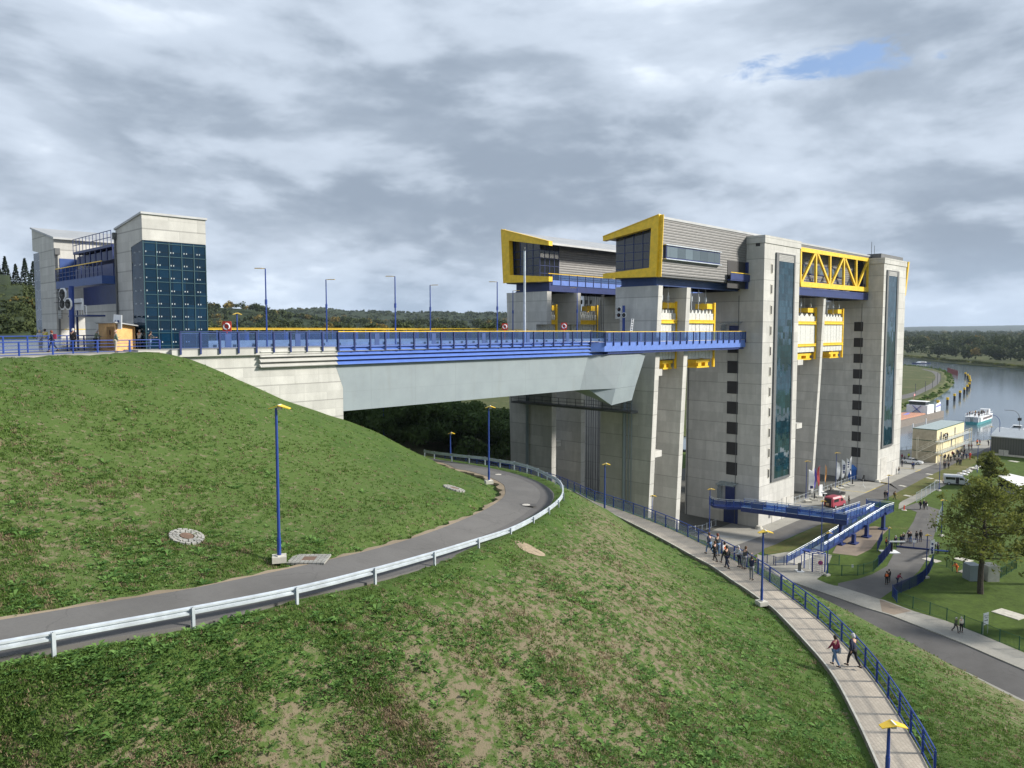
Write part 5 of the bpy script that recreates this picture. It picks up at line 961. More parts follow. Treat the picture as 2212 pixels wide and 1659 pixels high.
def pose_meshes(key, coat=0):
    if (key, coat) in PM: return PM[(key, coat)]
    P = POSES[key]; ln = P.get('lean', 3); pel = Vector((0, 0, .95)); sp = lambda l: pel + Vector((math.sin(R(ln)) * l, 0, math.cos(R(ln)) * l))
    waist, chest, neck = sp(.14), sp(.38), sp(.55); head = neck + Vector((.02 + math.sin(R(ln)) * .05, 0, .13)); crown = head + Vector((.0, 0, .10))
    J = {}
    for s, k, a in ((1, 'L', 'aL'), (-1, 'Rr', 'aR')):
        hip = pel + Vector((0, s * .095, -.03)); kn = limb(hip, P[k][0], .43); an = limb(kn, P[k][1], .41); J[s] = dict(hip=hip, kn=kn, an=an, toe=an + Vector((.17, s * .02, -.045)), heel=an + Vector((-.05, 0, -.05)))
        sh = chest + Vector((0, s * .175, .09)); el = limb(sh, P[a][0], .28, s * .035); wr = limb(el, P[a][1], .25, -s * .02); J[s].update(sh=sh, el=el, wr=wr, palm=limb(wr, P[a][1] + 6, .07), ha=P[a][1])
    dz = min(min(J[s]['an'].z, J[s]['toe'].z) for s in (1, -1)) - .065
    mv = lambda v: tuple(v - Vector((0, 0, dz)))
    V = [pel, waist, chest, neck, head, crown]; E = [(0, 1), (1, 2), (2, 3), (3, 4), (4, 5)]; rd = [(.13, .10), (.12, .09), (.14, .10), (.05, .05), (.078, .088), (.06, .066)]
    for s in (1, -1):
        b = len(V); V += [J[s][k] for k in ('hip', 'kn', 'an', 'toe', 'sh', 'el', 'wr', 'palm')]; E += [(0, b), (b, b + 1), (b + 1, b + 2), (b + 2, b + 3), (2, b + 4), (b + 4, b + 5), (b + 5, b + 6), (b + 6, b + 7)]
        rd += [.085, .055, .036, (.035, .028), .055, .040, .027, (.038, .018)]
    vs, fs = skin([mv(v) for v in V], E, rd); body = MB(); body.add(vs, fs)
    for s in (1, -1):
        q = J[s]; base = q['palm']
        for k, (dy, l) in enumerate(((-.026, .062), (-.009, .072), (.009, .068), (.026, .054))):
            f0 = base + Vector((0, dy, -.0)); f1 = limb(f0, q['ha'] + 14, l * .55); f2 = limb(f1, q['ha'] + 45, l * .5); body.tube([mv(f0), mv(f1), mv(f2)], .0085, 5, .006)
        t0 = q['wr'].lerp(base, .4) + Vector((.015, 0, 0)); t1 = t0 + Vector((.035, -s * .006, -.02)); t2 = limb(t1, q['ha'] + 25, .03); body.tube([mv(t0), mv(t1), mv(t2)], .0095, 5, .007)
    h = Vector(mv(head)); body.tube([h + Vector((.075, 0, .015)), h + Vector((.105, 0, -.02))], .016, 5, .014)
    for s in (1, -1): body.obox(h + Vector((-.005, s * .083, -.005)), .016, .008, .028)
    fm = MB()
    for s in (1, -1): fm.obox(h + Vector((.086, s * .032, .02)), .006, .014, .007)
    fm.obox(h + Vector((.082, 0, -.052)), .008, .024, .005)
    # jacket, trousers, shoes, hair
    V = [pel + Vector((0, 0, -.02 - coat)), waist, chest, neck - Vector((0, 0, .04))]; E = [(0, 1), (1, 2), (2, 3)]; rd = [(.165 + coat * .08, .135), (.15, .125), (.165, .13), (.075, .075)]
    for s in (1, -1): b = len(V); V += [J[s]['sh'], J[s]['el'], J[s]['wr'] + (J[s]['el'] - J[s]['wr']) * .05]; E += [(2, b), (b, b + 1), (b + 1, b + 2)]; rd += [.075, .06, .045]
    jk = skin([mv(v) for v in V], E, rd)
    V = [pel]; E = []; rd = [(.145, .115)]
    for s in (1, -1): b = len(V); V += [J[s]['hip'], J[s]['kn'], J[s]['an'] + Vector((0, 0, .03))]; E += [(0, b), (b, b + 1), (b + 1, b + 2)]; rd += [.1, .07, .058]
    trs = skin([mv(v) for v in V], E, rd); shoe = MB()
    for s in (1, -1): a, t = Vector(mv(J[s]['an'])), Vector(mv(J[s]['toe'])); a.z -= .02; shoe.tube([a + Vector((-.06, 0, -.01)), a + Vector((.03, 0, .0)), t + Vector((.01, 0, 0))], [.04, .048, .03], 7)
    hr = MB(); hr.lathe(h + Vector((-.012, 0, .0)), [(.092, -.02), (.098, .03), (.092, .075), (.065, .115), (.02, .13)], 12); hr.add([(v[0] - .03, v[1] * .98, v[2] - .06) for v in hr.v], hr.f)
    def me(n, v, f): 
        o = MB(); o.add(v, f); x = o.build(n, BLACK, None, smooth=True); m_ = x.data; bpy.data.objects.remove(x); return m_
    PM[(key, coat)] = dict(body=me('body', body.v, body.f), jacket=me('jacket', *jk), trousers=me('trousers', *trs), shoes=me('shoes', shoe.v, shoe.f), hair=me('hair', hr.v, hr.f), face=me('face', fm.v, fm.f), h=h)
    return PM[(key, coat)]
SKINM = paint('skin', (.52, .30, .21), .6)
CLO = {}
def cloth(c):
    if c not in CLO: CLO[c] = paint('cloth_%d' % len(CLO), {'black': (.012, .012, .015), 'navy': (.012, .018, .05), 'blue': (.03, .07, .22), 'grey': (.16, .17, .19), 'lgrey': (.42, .44, .47), 'white': (.72, .72, .70), 'maroon': (.20, .015, .05), 'olive': (.06, .075, .04), 'green': (.16, .20, .15), 'cream': (.60, .56, .47), 'orange': (.85, .17, .04), 'red': (.55, .04, .03), 'yellow': (.60, .50, .12), 'hivis': (.60, .75, .05), 'jeans': (.10, .17, .30), 'beige': (.40, .36, .29), 'dgrey': (.05, .055, .06), 'brown': (.09, .045, .02), 'hgrey': (.45, .44, .43), 'hblond': (.50, .38, .20), 'hdark': (.03, .02, .015), 'hred': (.15, .04, .02), 'mustard': (.32, .20, .03), 'bald': (.50, .32, .24), 'pink': (.6, .42, .40)}[c], .85, var=.15, scale=12)
    return CLO[c]
def person(loc, yaw, pose, jacket, trousers, hair, label, group=None, coat=0, h=1.0, extra=None, shoes='black'):
    m = pose_meshes(pose, coat); o = thing('person', loc, label, 'person', group); o.rotation_euler = (0, 0, yaw); o.scale = (h, h, h); OFF[o.name] = Vector((0, 0, 0))
    for n, mat in (('body', SKINM), ('jacket', cloth(jacket)), ('trousers', cloth(trousers)), ('shoes', cloth(shoes)), ('hair', cloth(hair)), ('face', paint('face_marks', (.10, .03, .025), .7))):
        c = bpy.data.objects.new(n, m[n]); COL.objects.link(c); c.parent = o; c.material_slots[0].link = 'OBJECT'; c.material_slots[0].material = mat
    if extra: extra(o, m)
    return o
AWAY = HEAD; RGT = HEAD - R(90); LFT = HEAD + R(90); CAM = HEAD + R(180)
def vest(col):
    def f(o, m):
        s = MB().lathe((0.02, 0, 1.26), [(.17, -.16), (.185, .0), (.17, .12)], 12).build('safety_vest', cloth(col)); s.scale = (.8, 1.05, 1); s.parent = o
        MB().lathe((0.02, 0, 1.2), [(.182, -.02), (.19, .0), (.19, .03), (.182, .05)], 12)
    return f
def bag(col, side=1, z=.9, sz=.13, back=False):
    def f(o, m):
        q = MB().obox((-.02 if not back else -.2, side * .24 if not back else 0, z if not back else 1.25), sz * .8 if not back else .09, .06 if not back else .14, sz if not back else .2)
        if not back: q.tube([(-.02, side * .24, z + sz), (0, side * .1, 1.2), (0, -side * .08, 1.44)], .012, 5)
        x = q.build('bag' if not back else 'backpack', cloth(col)); x.parent = o
    return f
def PP(c, x, y, z): p = G(c, x, y, z); return p
ppl = [
 # couple and group on the footpath
 (PP('d5', 757, 440, 16.35), AWAY + .55, 'walk_b', 'maroon', 'jeans', 'hdark', 'woman in maroon jacket and jeans walking on the footpath with a pale shoulder bag', None, 0, .97, bag('lgrey', -1, .88, .16)),
 (PP('d5', 893, 447, 16.35), AWAY + .45, 'walk_a', 'navy', 'black', 'hgrey', 'grey haired man in navy anorak walking beside the path railing', None, .06, 1.06, None),
 (PP('d3', 272, 985, 16.08), AWAY + .5, 'walk_a', 'navy', 'jeans', 'brown', 'man in dark jacket and pale jeans, leftmost walker of the path group', None, 0, 1.04, None),
 (PP('d3', 370, 1005, 16.1), AWAY + .4, 'stand', 'dgrey', 'jeans', 'hred', 'red haired man in dark grey jacket beside the path railing', None, 0, 1.04, None),
 (PP('d3', 338, 1068, 16.1), AWAY + .6, 'walk_b', 'black', 'black', 'brown', 'woman in short black coat and leggings walking on the footpath', None, .12, .94, None),
 (PP('d3', 450, 1090, 16.12), AWAY + .5, 'walk_a', 'white', 'dgrey', 'hdark', 'person in bright orange vest and white sleeves among the path walkers', None, 0, .99, vest('orange')),
 (PP('d3', 475, 1150, 16.14), AWAY + .5, 'walk_b', 'black', 'navy', 'hdark', 'person all in black walking behind the orange vest', None, .05, 1.03, None),
 (PP('d3', 622, 1135, 16.15), LFT + .4, 'lean', 'lgrey', 'navy', 'hgrey', 'man in pale grey jacket leaning at the path railing', None, 0, .97, None),
 (PP('d3', 680, 1155, 16.16), RGT + .5, 'lean', 'dgrey', 'grey', 'brown', 'man in dark padded vest leaning on the path railing', None, 0, .99, None),
 (PP('d3', 762, 1285, 16.2), RGT + .9, 'photo', 'navy', 'grey', 'hdark', 'photographer in navy jacket aiming a camera over the path railing', None, 0, 1.0, None),
 (PP('v', 1938, 1760, 16.6), CAM, 'stand', 'white', 'navy', 'brown', 'person with dark hair at the bottom edge under the nearest lamp', None, 0, .98, None),
 # upper platform
 (PP('c1', 350, 1388, 33.15), AWAY + .3, 'pockets', 'lgrey', 'beige', 'hblond', 'blonde person in black and white checked jacket on the upper platform', None, .06, .97, None),
 (PP('c1', 395, 1378, 33.15), AWAY + .1, 'stand', 'yellow', 'beige', 'hdark', 'person in long yellow green coat beside the checked jacket', None, .25, 1.03, None),
 (PP('c1', 460, 1410, 33.15), LFT + .3, 'walk_a', 'navy', 'navy', 'hred', 'woman with red hair and dark backpack on the upper platform', None, 0, .98, bag('maroon', back=True)),
 (PP('c1', 640, 1402, 33.15), AWAY, 'stand', 'black', 'black', 'hgrey', 'man in black suit jacket seen from behind at the ship signal', None, .05, 1.05, None),
 (PP('c1', 835, 1395, 33.15), RGT + .3, 'lean', 'green', 'black', 'hgrey', 'grey haired person in pale green coat left of the wooden hut', None, .06, 1.0, None),
 (PP('c1', 1010, 1415, 33.15), RGT + .8, 'phone', 'green', 'beige', 'bald', 'balding man in sand coloured clothes before the wooden hut', None, 0, .98, None),
 (PP('c1', 1215, 1395, 33.15), AWAY, 'lean', 'lgrey', 'dgrey', 'hgrey', 'person in pale blue grey shirt right of the wooden hut', None, 0, 1.0, None),
 (PP('c1', 1255, 1390, 33.15), AWAY - .3, 'pockets', 'cream', 'black', 'hgrey', 'white haired person in cream jacket near the bridge railing', None, 0, 1.0, None),
 (PP('c1', 1305, 1398, 33.15), AWAY - .6, 'lean', 'dgrey', 'jeans', 'hdark', 'dark haired person in grey jacket at the platform corner', None, 0, .93, None),
 # lower level right
 (PP('d4', 575, 762, 0), AWAY, 'stand', 'black', 'black', 'brown', 'guard with orange shoulders standing on the turning asphalt', None, 0, 1.04, vest('orange')),
 (PP('d4', 602, 740, 0), AWAY, 'stand', 'black', 'black', 'hdark', 'dark dressed person close behind the guard with orange shoulders', None, 0, 1.04, None),
 (PP('d4', 702, 770, 0), RGT + .2, 'bend', 'maroon', 'navy', 'brown', 'person in maroon jacket bending at the curved dark fence', None, 0, 1.0, None),
 (PP('d4', 1395, 1330, .12), CAM + .4, 'walk_a', 'olive', 'dgrey', 'hgrey', 'person in long olive coat walking on the pavement', None, .2, 1.0, None),
 (PP('d4', 1462, 1330, .12), AWAY, 'stand', 'cream', 'black', 'hgrey', 'person in cream coat with rust coloured bag on the pavement', None, .1, 1.0, bag('brown', 0, 1.0, .1)),
 (PP('d4', 1410, 620, 0), LFT + .3, 'bend', 'orange', 'orange', 'hdark', 'worker in full orange crouching at the green fence', None, 0, .95, None),
 (PP('d4', 570, 330, 0), RGT, 'phone', 'black', 'navy', 'brown', 'guard in orange vest with papers at the gate post', None, 0, 1.0, vest('orange')),
 (PP('d4', 682, 312, 0), AWAY, 'stand', 'navy', 'navy', 'hgrey', 'person in navy standing at the left end of the sliding gate', None, .1, 1.0, None),
 (PP('d4', 748, 298, 0), LFT + .5, 'stand', 'black', 'black', 'hblond', 'fair haired person in black at the sliding gate', None, 0, 1.0, None),
 (PP('d4', 775, 275, 0), AWAY, 'stand', 'black', 'dgrey', 'hgrey', 'grey haired person in black behind the sliding gate', None, 0, 1.0, None),
 (PP('d4', 838, 255, 0), AWAY, 'phone', 'black', 'black', 'hdark', 'taller dark person partly hidden behind a couple at the gate', None, 0, 1.05, None),
 (PP('d4', 858, 270, 0), CAM, 'pockets', 'black', 'jeans', 'bald', 'person in black jacket and jeans behind the white gate sign', None, 0, 1.05, None),
 (PP('d4', 930, 262, 0), AWAY, 'pockets', 'black', 'navy', 'hdark', 'person in black with hands on hips on the drive behind the gate', None, 0, 1.05, None),
 (PP('d4', 978, 252, 0), CAM, 'stand', 'black', 'black', 'brown', 'rightmost dark person behind the sliding gate', None, 0, 1.08, None),
 (PP('d4', 1140, 400, 0), AWAY, 'stand', 'black', 'black', 'hdark', 'security guard in black behind the tall white banner', None, 0, 1.05, None),
 (PP('d4', 1185, 395, 0), AWAY + .5, 'pockets', 'black', 'black', 'hdark', 'person in black at a low table right of the banner', None, 0, 1.0, None),
 (PP('d2', 640, 1315, 0), LFT + .5, 'walk_a', 'black', 'navy', 'hdark', 'person in black coat, left of the three on the turning asphalt', None, .15, 1.0, None),
 (PP('d2', 690, 1308, 0), CAM, 'stand', 'navy', 'black', 'hgrey', 'white haired person in the middle of the three on the turning asphalt', None, 0, 1.0, None),
 (PP('d2', 722, 1318, 0), RGT + .5, 'walk_b', 'black', 'dgrey', 'brown', 'person in black, right of the three on the turning asphalt', None, 0, 1.0, bag('white', -1, 1.0, .12)),
 (PP('d2', 125, 1168, 0), CAM, 'stand', 'black', 'black', 'hdark', 'man in dark suit and white shirt on the road by the footbridge', None, 0, 1.02, None),
 (PP('d2', 160, 1165, 0), AWAY, 'stand', 'navy', 'navy', 'hgrey', 'man in navy suit beside the lamp on the road by the footbridge', None, 0, 1.02, None),
 (PP('d2', 268, 1175, 0), RGT, 'walk_a', 'mustard', 'olive', 'brown', 'person in mustard coat walking on the dry grass', None, 0, 1.02, bag('brown', back=True)),
 (PP('d2', 325, 800, 0), RGT, 'phone', 'black', 'black', 'hdark', 'man in black by the rear tower with a white bag', None, 0, 1.0, bag('white', -1, .5, .3)),
 (PP('d2', 525, 725, 0), AWAY, 'stand', 'blue', 'navy', 'brown', 'person in blue before the white saloon car', None, 0, 1.0, None),
 (PP('d2', 545, 728, 0), LFT, 'stand', 'blue', 'navy', 'hdark', 'second person in blue jacket before the white saloon car', None, 0, 1.0, None),
 (PP('d2', 470, 588, 0), CAM, 'stand', 'hivis', 'dgrey', 'brown', 'person in lime yellow vest behind the white saloon car', None, 0, 1.0, None),
 (PP('d2', 408, 640, 0), CAM, 'stand', 'dgrey', 'black', 'hdark', 'person in dark coat at the tail of the white saloon car', None, .2, 1.05, None),
 (PP('d2', 375, 695, 0), CAM, 'stand', 'black', 'navy', 'hdark', 'person in black at the foot of the rear tower', None, 0, 1.0, None),
 (PP('d2', 372, 600, 0), CAM, 'stand', 'maroon', 'black', 'hdark', 'person in maroon just right of the rear tower', None, 0, 1.0, None),
 (PP('d2', 985, 722, 0), AWAY, 'stand', 'black', 'black', 'hdark', 'person in black, left one of the pair on the road edge', None, 0, 1.0, None),
 (PP('d2', 1005, 720, 0), AWAY, 'stand', 'dgrey', 'navy', 'brown', 'person in dark grey, right one of the pair on the road edge', None, 0, 1.0, None),
 (PP('d2', 1050, 726, 0), AWAY, 'stand', 'black', 'black', 'brown', 'single person in black on the road edge near the dry grass', None, 0, 1.02, None),
 (PP('e1', 1515, 395, 0), LFT, 'stand', 'dgrey', 'black', 'hdark', 'person in dark grey behind the red van', None, 0, 1.05, None),
 (PP('d2', 1360, 590, 0), CAM, 'stand', 'red', 'red', 'white', 'worker in red overall and white helmet in front of the crowd', None, .05, 1.15, None),
 (PP('d2', 1465, 388, 0), AWAY, 'stand', 'orange', 'black', 'brown', 'person in bright orange jacket on the quay near the warehouse', None, 0, 1.1, None),
 (PP('d2', 1505, 382, 0), LFT, 'stand', 'maroon', 'black', 'hdark', 'person in dark maroon beside the orange jacket on the quay', None, 0, 1.0, None),
 (PP('d2', 1630, 388, 0), LFT, 'lean', 'navy', 'black', 'hgrey', 'person in navy at the corner of the grey warehouse', None, 0, 1.05, None),
 (PP('d2', 1345, 450, 0), AWAY, 'stand', 'black', 'navy', 'orange', 'left one of two people with orange scarves behind the crowd', None, 0, 1.05, vest('orange')),
 (PP('d2', 1382, 452, 0), AWAY, 'stand', 'maroon', 'navy', 'hdark', 'right one of two people with orange scarves behind the crowd', None, 0, 1.05, vest('red')),
 (PP('d2', 1275, 435, 0), AWAY, 'stand', 'red', 'black', 'brown', 'small person in red near the wire fence by the quay', None, 0, 1.0, None),
 (PP('d2', 1190, 432, 0), AWAY, 'stand', 'maroon', 'black', 'brown', 'person in maroon under the steel gallery of the cabin block', None, 0, 1.0, None),
]
for a in ppl: person(*a[:9], a[9] * 1.05, *a[10:])
crowd = [(985, 615), (1040, 625), (1048, 600), (1080, 625), (1105, 560), (1125, 575), (1135, 605), (1155, 598), (1190, 592), (1172, 520), (1195, 540), (1205, 560), (1232, 520), (1240, 560), (1240, 600), (1262, 590), (1278, 510), (1312, 585), (1170, 668), (1205, 672), (1228, 672), (1192, 655), (1255, 545), (1000, 600)]
cc = ['navy', 'black', 'dgrey', 'black', 'maroon', 'black', 'olive', 'navy', 'black', 'blue', 'navy', 'dgrey', 'black', 'white', 'grey', 'navy', 'black', 'blue', 'olive', 'dgrey', 'black', 'navy', 'dgrey', 'black']
for i, (x, y) in enumerate(crowd):
    person(PP('d2', x, y, 0), random.uniform(0, 6.28), random.choice(['stand', 'pockets', 'phone', 'walk_a']), cc[i], random.choice(['black', 'navy', 'jeans', 'dgrey']), random.choice(['hdark', 'hgrey', 'brown']), 'visitor standing in the crowd on the road beside the cream cabin block', 'crowd beside the cabin block', 0, random.uniform(.95, 1.08))
# ---------------------------------------------------------------- wooden hut and banner on the platform
hb = [G('c1', 865, 1388, 33.15), G('c1', 1012, 1403, 33.15), G('c1', 1182, 1395, 33.15)]
o = thing('wooden_hut', hb[1], 'raw plywood ticket hut with flat grey roof on the upper platform', 'hut'); zt = W('c1', 1012, 1155, 1, hb[1].y).z; zt2 = W('c1', 1180, 1180, 1, hb[2].y).z - .05; zt0 = zt
bk = hb[0] + (hb[2] - hb[1]); C4 = [hb[1], hb[2], bk, hb[0]]; tops = [zt, zt2, zt2 + .05, zt0]
m = MB(); m.add([tuple(p) for p in C4] + [(p.x, p.y, t) for p, t in zip(C4, tops)], [(0, 1, 5, 4), (1, 2, 6, 5), (2, 3, 7, 6), (3, 0, 4, 7), (0, 3, 2, 1), (4, 5, 6, 7)]); m.build('wall', WOOD, o)
cn = sum(C4, Vector()) / 4; MB().slab([Vector((cn.x + (p.x - cn.x) * 1.22, cn.y + (p.y - cn.y) * 1.22, t + .02)) for p, t in zip(C4, tops)], (0, 0, .09)).build('roof', ROOF, o)
def onwall(a, b, u, z, out=.02): d = (b - a); n = Vector((d.y, -d.x, 0)).normalized(); q = a + d * u + n * out; return Vector((q.x, q.y, 33.15 + z))
A_w, B_w = hb[0], hb[1]; 
if (onwall(A_w, B_w, .5, 0, 1) - Vector((0, 0, 33.15))).length > (A_w.lerp(B_w, .5) - Vector((0, 0, 33.15))).length: A_w, B_w = B_w, A_w
fl_ = A_w is hb[1]; U = lambda u: 1 - u if fl_ else u
MB().slab([onwall(A_w, B_w, U(.5), .15), onwall(A_w, B_w, U(.95), .15), onwall(A_w, B_w, U(.95), 2.1), onwall(A_w, B_w, U(.5), 2.1)], (0, 0, .001)).build('door', paint('plywood_door', (.50, .29, .11), .7), o)
sy = MB(); cs = onwall(A_w, B_w, U(.72), 1.62, .05); dd_ = (B_w - A_w).normalized()
for k in range(10): t0, t1 = R(36 * k), R(36 * (k + 1)); sy.beam(cs + dd_ * math.cos(t0) * .17 + Vector((0, 0, math.sin(t0) * .22)), cs + dd_ * math.cos(t1) * .17 + Vector((0, 0, math.sin(t1) * .22)), .05, .05)
sy.beam(cs - dd_ * .05 - Vector((0, 0, .15)), cs + dd_ * .08 + Vector((0, 0, .12)), .06, .05).beam(cs - dd_ * .12 - Vector((0, 0, .4)), cs + dd_ * .12 - Vector((0, 0, .4)), .03, .05); sy.build('stencilled_sign', paint('stencil_brown', (.09, .04, .02), .8), o)
C_w, D_w = hb[1], hb[2]
bs = MB(); 
for u in (.02, .98): bs.beam(C_w.lerp(D_w, u) + Vector((-.03, -.03, 0)), Vector((*(C_w.lerp(D_w, u) + Vector((-.03, -.03, 0))).xy, 33.15 + (zt if u < .5 else zt2) - 33.2)), .08)
bs.build('corner_battens', paint('batten_pine', (.66, .42, .20), .7), o)
a, b = W('f4', 330, 210, 0, 23.3), W('f4', 700, 250, 0, 23.3); c_, d_ = W('f4', 690, 900, 0, 23.3), W('f4', 270, 900, 0, 23.3)
o = thing('beach_flag', Vector((23.3, d_.y, 33.15)), 'white banner with a small dark emblem behind the wooden hut', 'banner'); MB().slab([a, b, c_, d_], (.04, 0, 0)).build('cloth', WHITE, o); MB().tube([Vector((23.36, d_.y, 33.15)), Vector((23.36, a.y, a.z))], .03, 6).build('pole', STEEL, o)
e1_, e2_ = W('f4', 400, 490, 0, 23.28), W('f4', 585, 600, 0, 23.28); MB().box(23.24, 23.28, e2_.y, e1_.y, e2_.z, e1_.z).build('emblem', BLUED, o); cc_ = (e1_ + e2_) / 2; MB().slab([Vector((23.22, cc_.y + math.cos(t) * .16, cc_.z - .04 + math.sin(t) * .2)) for t in [R(30 * k) for k in range(12)]], (.02, 0, 0)).build('emblem_disc', WHITE, o)
# ---------------------------------------------------------------- footbridge with ramp at the tower
DZ = dk.z; FB = thing('footbridge', (122, 52, 0), 'blue steel footbridge with zigzag ramp and glass sides below the lift', 'footbridge')
Pf = lambda x, y, z: G('e1', x, y, z)
zr = DZ; aP = [Vector((125.9, dk.y - 2.2, zr)), Vector((120.8, dk.y - 2.2, zr)), G('d3', 325, 400, zr), Vector((125.9, dk.y + 2.2, zr))]
k1, k2 = G('d3', 470, 425, zr), G('d3', 1860, 590, zr); k3 = G('d3', 1880, 500, zr); 
far_ = W('e1', 1850, 300, 1, 49.5)
w_ = 1.9; A0, A1 = G('d3', 640, 435, zr), G('e1', 1480, 665, zr); d = (A1 - A0).normalized(); n = Vector((-d.y, d.x, 0)); 
if n.x < 0: n = -n
MB().slab([Vector((125.9, 69.6, zr - .4)), Vector((121.2, 69.3, zr - .4)), G('d3', 325, 415, zr) - Vector((0, 0, .4)), G('d3', 470, 435, zr) - Vector((0, 0, .4)), A0 - Vector((0, 0, .4)), A0 + n * w_ - Vector((0, 0, .4)), Vector((125.9, 64.6, zr - .4))], (0, 0, .38)).build('platform', BLUED, FB)
MB().slab([A0 - Vector((0, 0, .75)), A1 - Vector((0, 0, .75)), A1 + n * w_ - Vector((0, 0, .75)), A0 + n * w_ - Vector((0, 0, .75))], (0, 0, .73)).build('bridge_deck', BLUED, FB)
DECK = paint('deck_coating', (.30, .35, .36), .7)
MB().slab([A0 + n * .1, A1 + n * .1, A1 + n * (w_ - .1), A0 + n * (w_ - .1)], (0, 0, .02)).build('deck_surface', DECK, FB)
# ramp: first leg away (right), landing, second leg back down
La = A1 + n * .4; zL = 3.0
Lb = G('e1', 2212, 450, zL + 1.1); L1 = G('e1', 2050, 385, zL + 1.1)
r1a, r1b = A1 + Vector((.6, .6, 0)), Vector((141.0, 48.6, zL)); r2a, r2b = Vector((141.0, 46.2, zL)), G('e1', 1080, 1190, .15)
dd2 = (r1b - r1a).normalized(); n2 = Vector((-dd2.y, dd2.x, 0)); 
def ramp(a, b, w, nm):
    d = (b - a).normalized(); nn = Vector((-d.y, d.x, 0)).normalized(); MB().slab([a - Vector((0, 0, .35)), b - Vector((0, 0, .35)), b + nn * w - Vector((0, 0, .35)), a + nn * w - Vector((0, 0, .35))], (0, 0, .33)).build(nm, BLUED, FB); MB().slab([a + nn * .08, b + nn * .08, b + nn * (w - .08), a + nn * (w - .08)], (0, 0, .02)).build('ramp_surface', DECK, FB); return nn
nn1 = ramp(r1a, r1b, 1.9, 'ramp'); nn2 = ramp(r2b, r2a, 1.9, 'ramp')
MB().slab([Vector((140.9, 45.9, zL - .4)), Vector((144.4, 45.9, zL - .4)), Vector((144.4, 50.6, zL - .4)), Vector((140.9, 50.6, zL - .4))], (0, 0, .4)).build('landing', BLUED, FB)
def glassrail(par, a, b, sp=1.6, solid=()):
    L_ = (b - a).length; k = max(1, round(L_ / sp)); hm = MB(); d = (b - a) / k; z = lambda h_: Vector((0, 0, h_))
    p = MB().beam(a - z(.35), a + z(1.15), .10, .12).build('post', BLUE, par); cps(p, [d * i for i in range(1, k + 1)], par)
    g = MB().beam(a + z(.55), a + d + z(.55), .03, .95); gi = [i for i in range(k) if i not in solid]; si = [i for i in range(k) if i in solid]; o1 = g.build('glass_panel', GLP, par); o1.location = d * gi[0]; cps(o1, [d * i for i in gi[1:]], par)
    if si: o2 = g.build('blue_panel', BLUEM, par); o2.location = d * si[0]; cps(o2, [d * i for i in si[1:]], par)
    hm.tube([a + Vector((0, 0, 1.25)), b + Vector((0, 0, 1.25))], .045, 6).tube([a + Vector((0, 0, 1.0)), b + Vector((0, 0, 1.0))], .03, 6); hm.build('handrail', STEEL, par)
glassrail(FB, A0, A1, 2.0, (1, 4, 8)); glassrail(FB, A0 + n * w_, A1 + n * w_ - d * 2, 2.0, (1, 4)); glassrail(FB, G('d3', 325, 410, zr), G('d3', 470, 430, zr), 1.6); glassrail(FB, G('d3', 470, 430, zr), A0, 1.6); glassrail(FB, Vector((121.2, 69.3, zr)), G('d3', 325, 410, zr), 1.8)
glassrail(FB, A1 + n * .2, r1a, 1); glassrail(FB, r1a, r1b, 1.7, (2, 6, 9)); glassrail(FB, r1a + nn1 * 1.9, r1b + nn1 * 1.9, 1.7, (1, 4, 8)); glassrail(FB, r2b, r2a, 1.7, (2, 6, 10, 14)); glassrail(FB, r2b + nn2 * 1.9, r2a + nn2 * 1.9, 1.7, (3, 8, 12))
e0 = r2b + nn2 * 1.9; e1x = G('e1', 440, 1395, .05); glassrail(FB, e0, e1x, 1.7, (2,))
MB().slab([Vector((e0.x, e0.y, .0)), Vector((e1x.x, e1x.y, .0)), Vector((e1x.x + .2, e1x.y - 1.2, .0)), Vector((r2b.x, r2b.y - .1, .0))], (0, 0, .1)).build('ramp_foot', PALE, FB)
glassrail(FB, Vector((144.4, 45.9, zL)), Vector((144.4, 50.6, zL)), 2.0); glassrail(FB, r2a, Vector((144.4, 45.9, zL)), 1.6)
for (x, y, zt_) in ((135.42, 51.0, 4.2), (140.8, 46.4, zL - .3), (127.8, 46.6, 1.6), (A1.x + .8, A1.y + 1.2, zr - .7), (133.5, 46.6, 2.1)): MB().box(x - .35, x + .35, y - .25, y + .25, 0, zt_).box(x - .8, x + .8, y - .6, y + .6, 0, .22).build('column', BLUED, FB)
# ---------------------------------------------------------------- turnstile cage and gates
tl, tr_ = G('e1', 735, 1495, 0), G('e1', 1095, 1560, 0); c = (tl + tr_) / 2; M = Matrix.Rotation(math.atan2(tr_.y - tl.y, tr_.x - tl.x), 3, 'Z'); hw = (tr_ - tl).length / 2; Q = lambda x, y, z: c + M @ Vector((x, y, z))
o = thing('turnstile', c, 'tall blue turnstile cage with white bars at the end of the ramp', 'turnstile'); H_ = 2.75; m = MB(); ring = []
for k in range(25): t = 2 * math.pi * k / 24; ring.append(Q(math.cos(t) * hw * 1.02, math.sin(t) * .95, H_))
m.tube(ring, .07, 6).tube([r_ - Vector((0, 0, .28)) for r_ in ring], .05, 6)
for k in range(0, 24, 3): m.tube([Q(0, 0, H_), ring[k]], .035, 5)
for x in (-hw, -.05, hw): m.obox(Q(x, -.9 if abs(x) < .1 else 0, H_ / 2), .08, .08, H_ / 2)
m.obox(Q(-hw + .3, 0, H_ + .02), .5, .5, .06, math.atan2(tr_.y - tl.y, tr_.x - tl.x)); m.build('cage_frame', BLUE, o)
w2 = MB(); 
for k in range(11): w2.tube([Q(-hw + .1, -.75, .3 + k * .2), Q(-.15, -.8, .27 + k * .2)], .025, 5)
w2.build('rotor_bars', WHITE, o); w3 = MB()
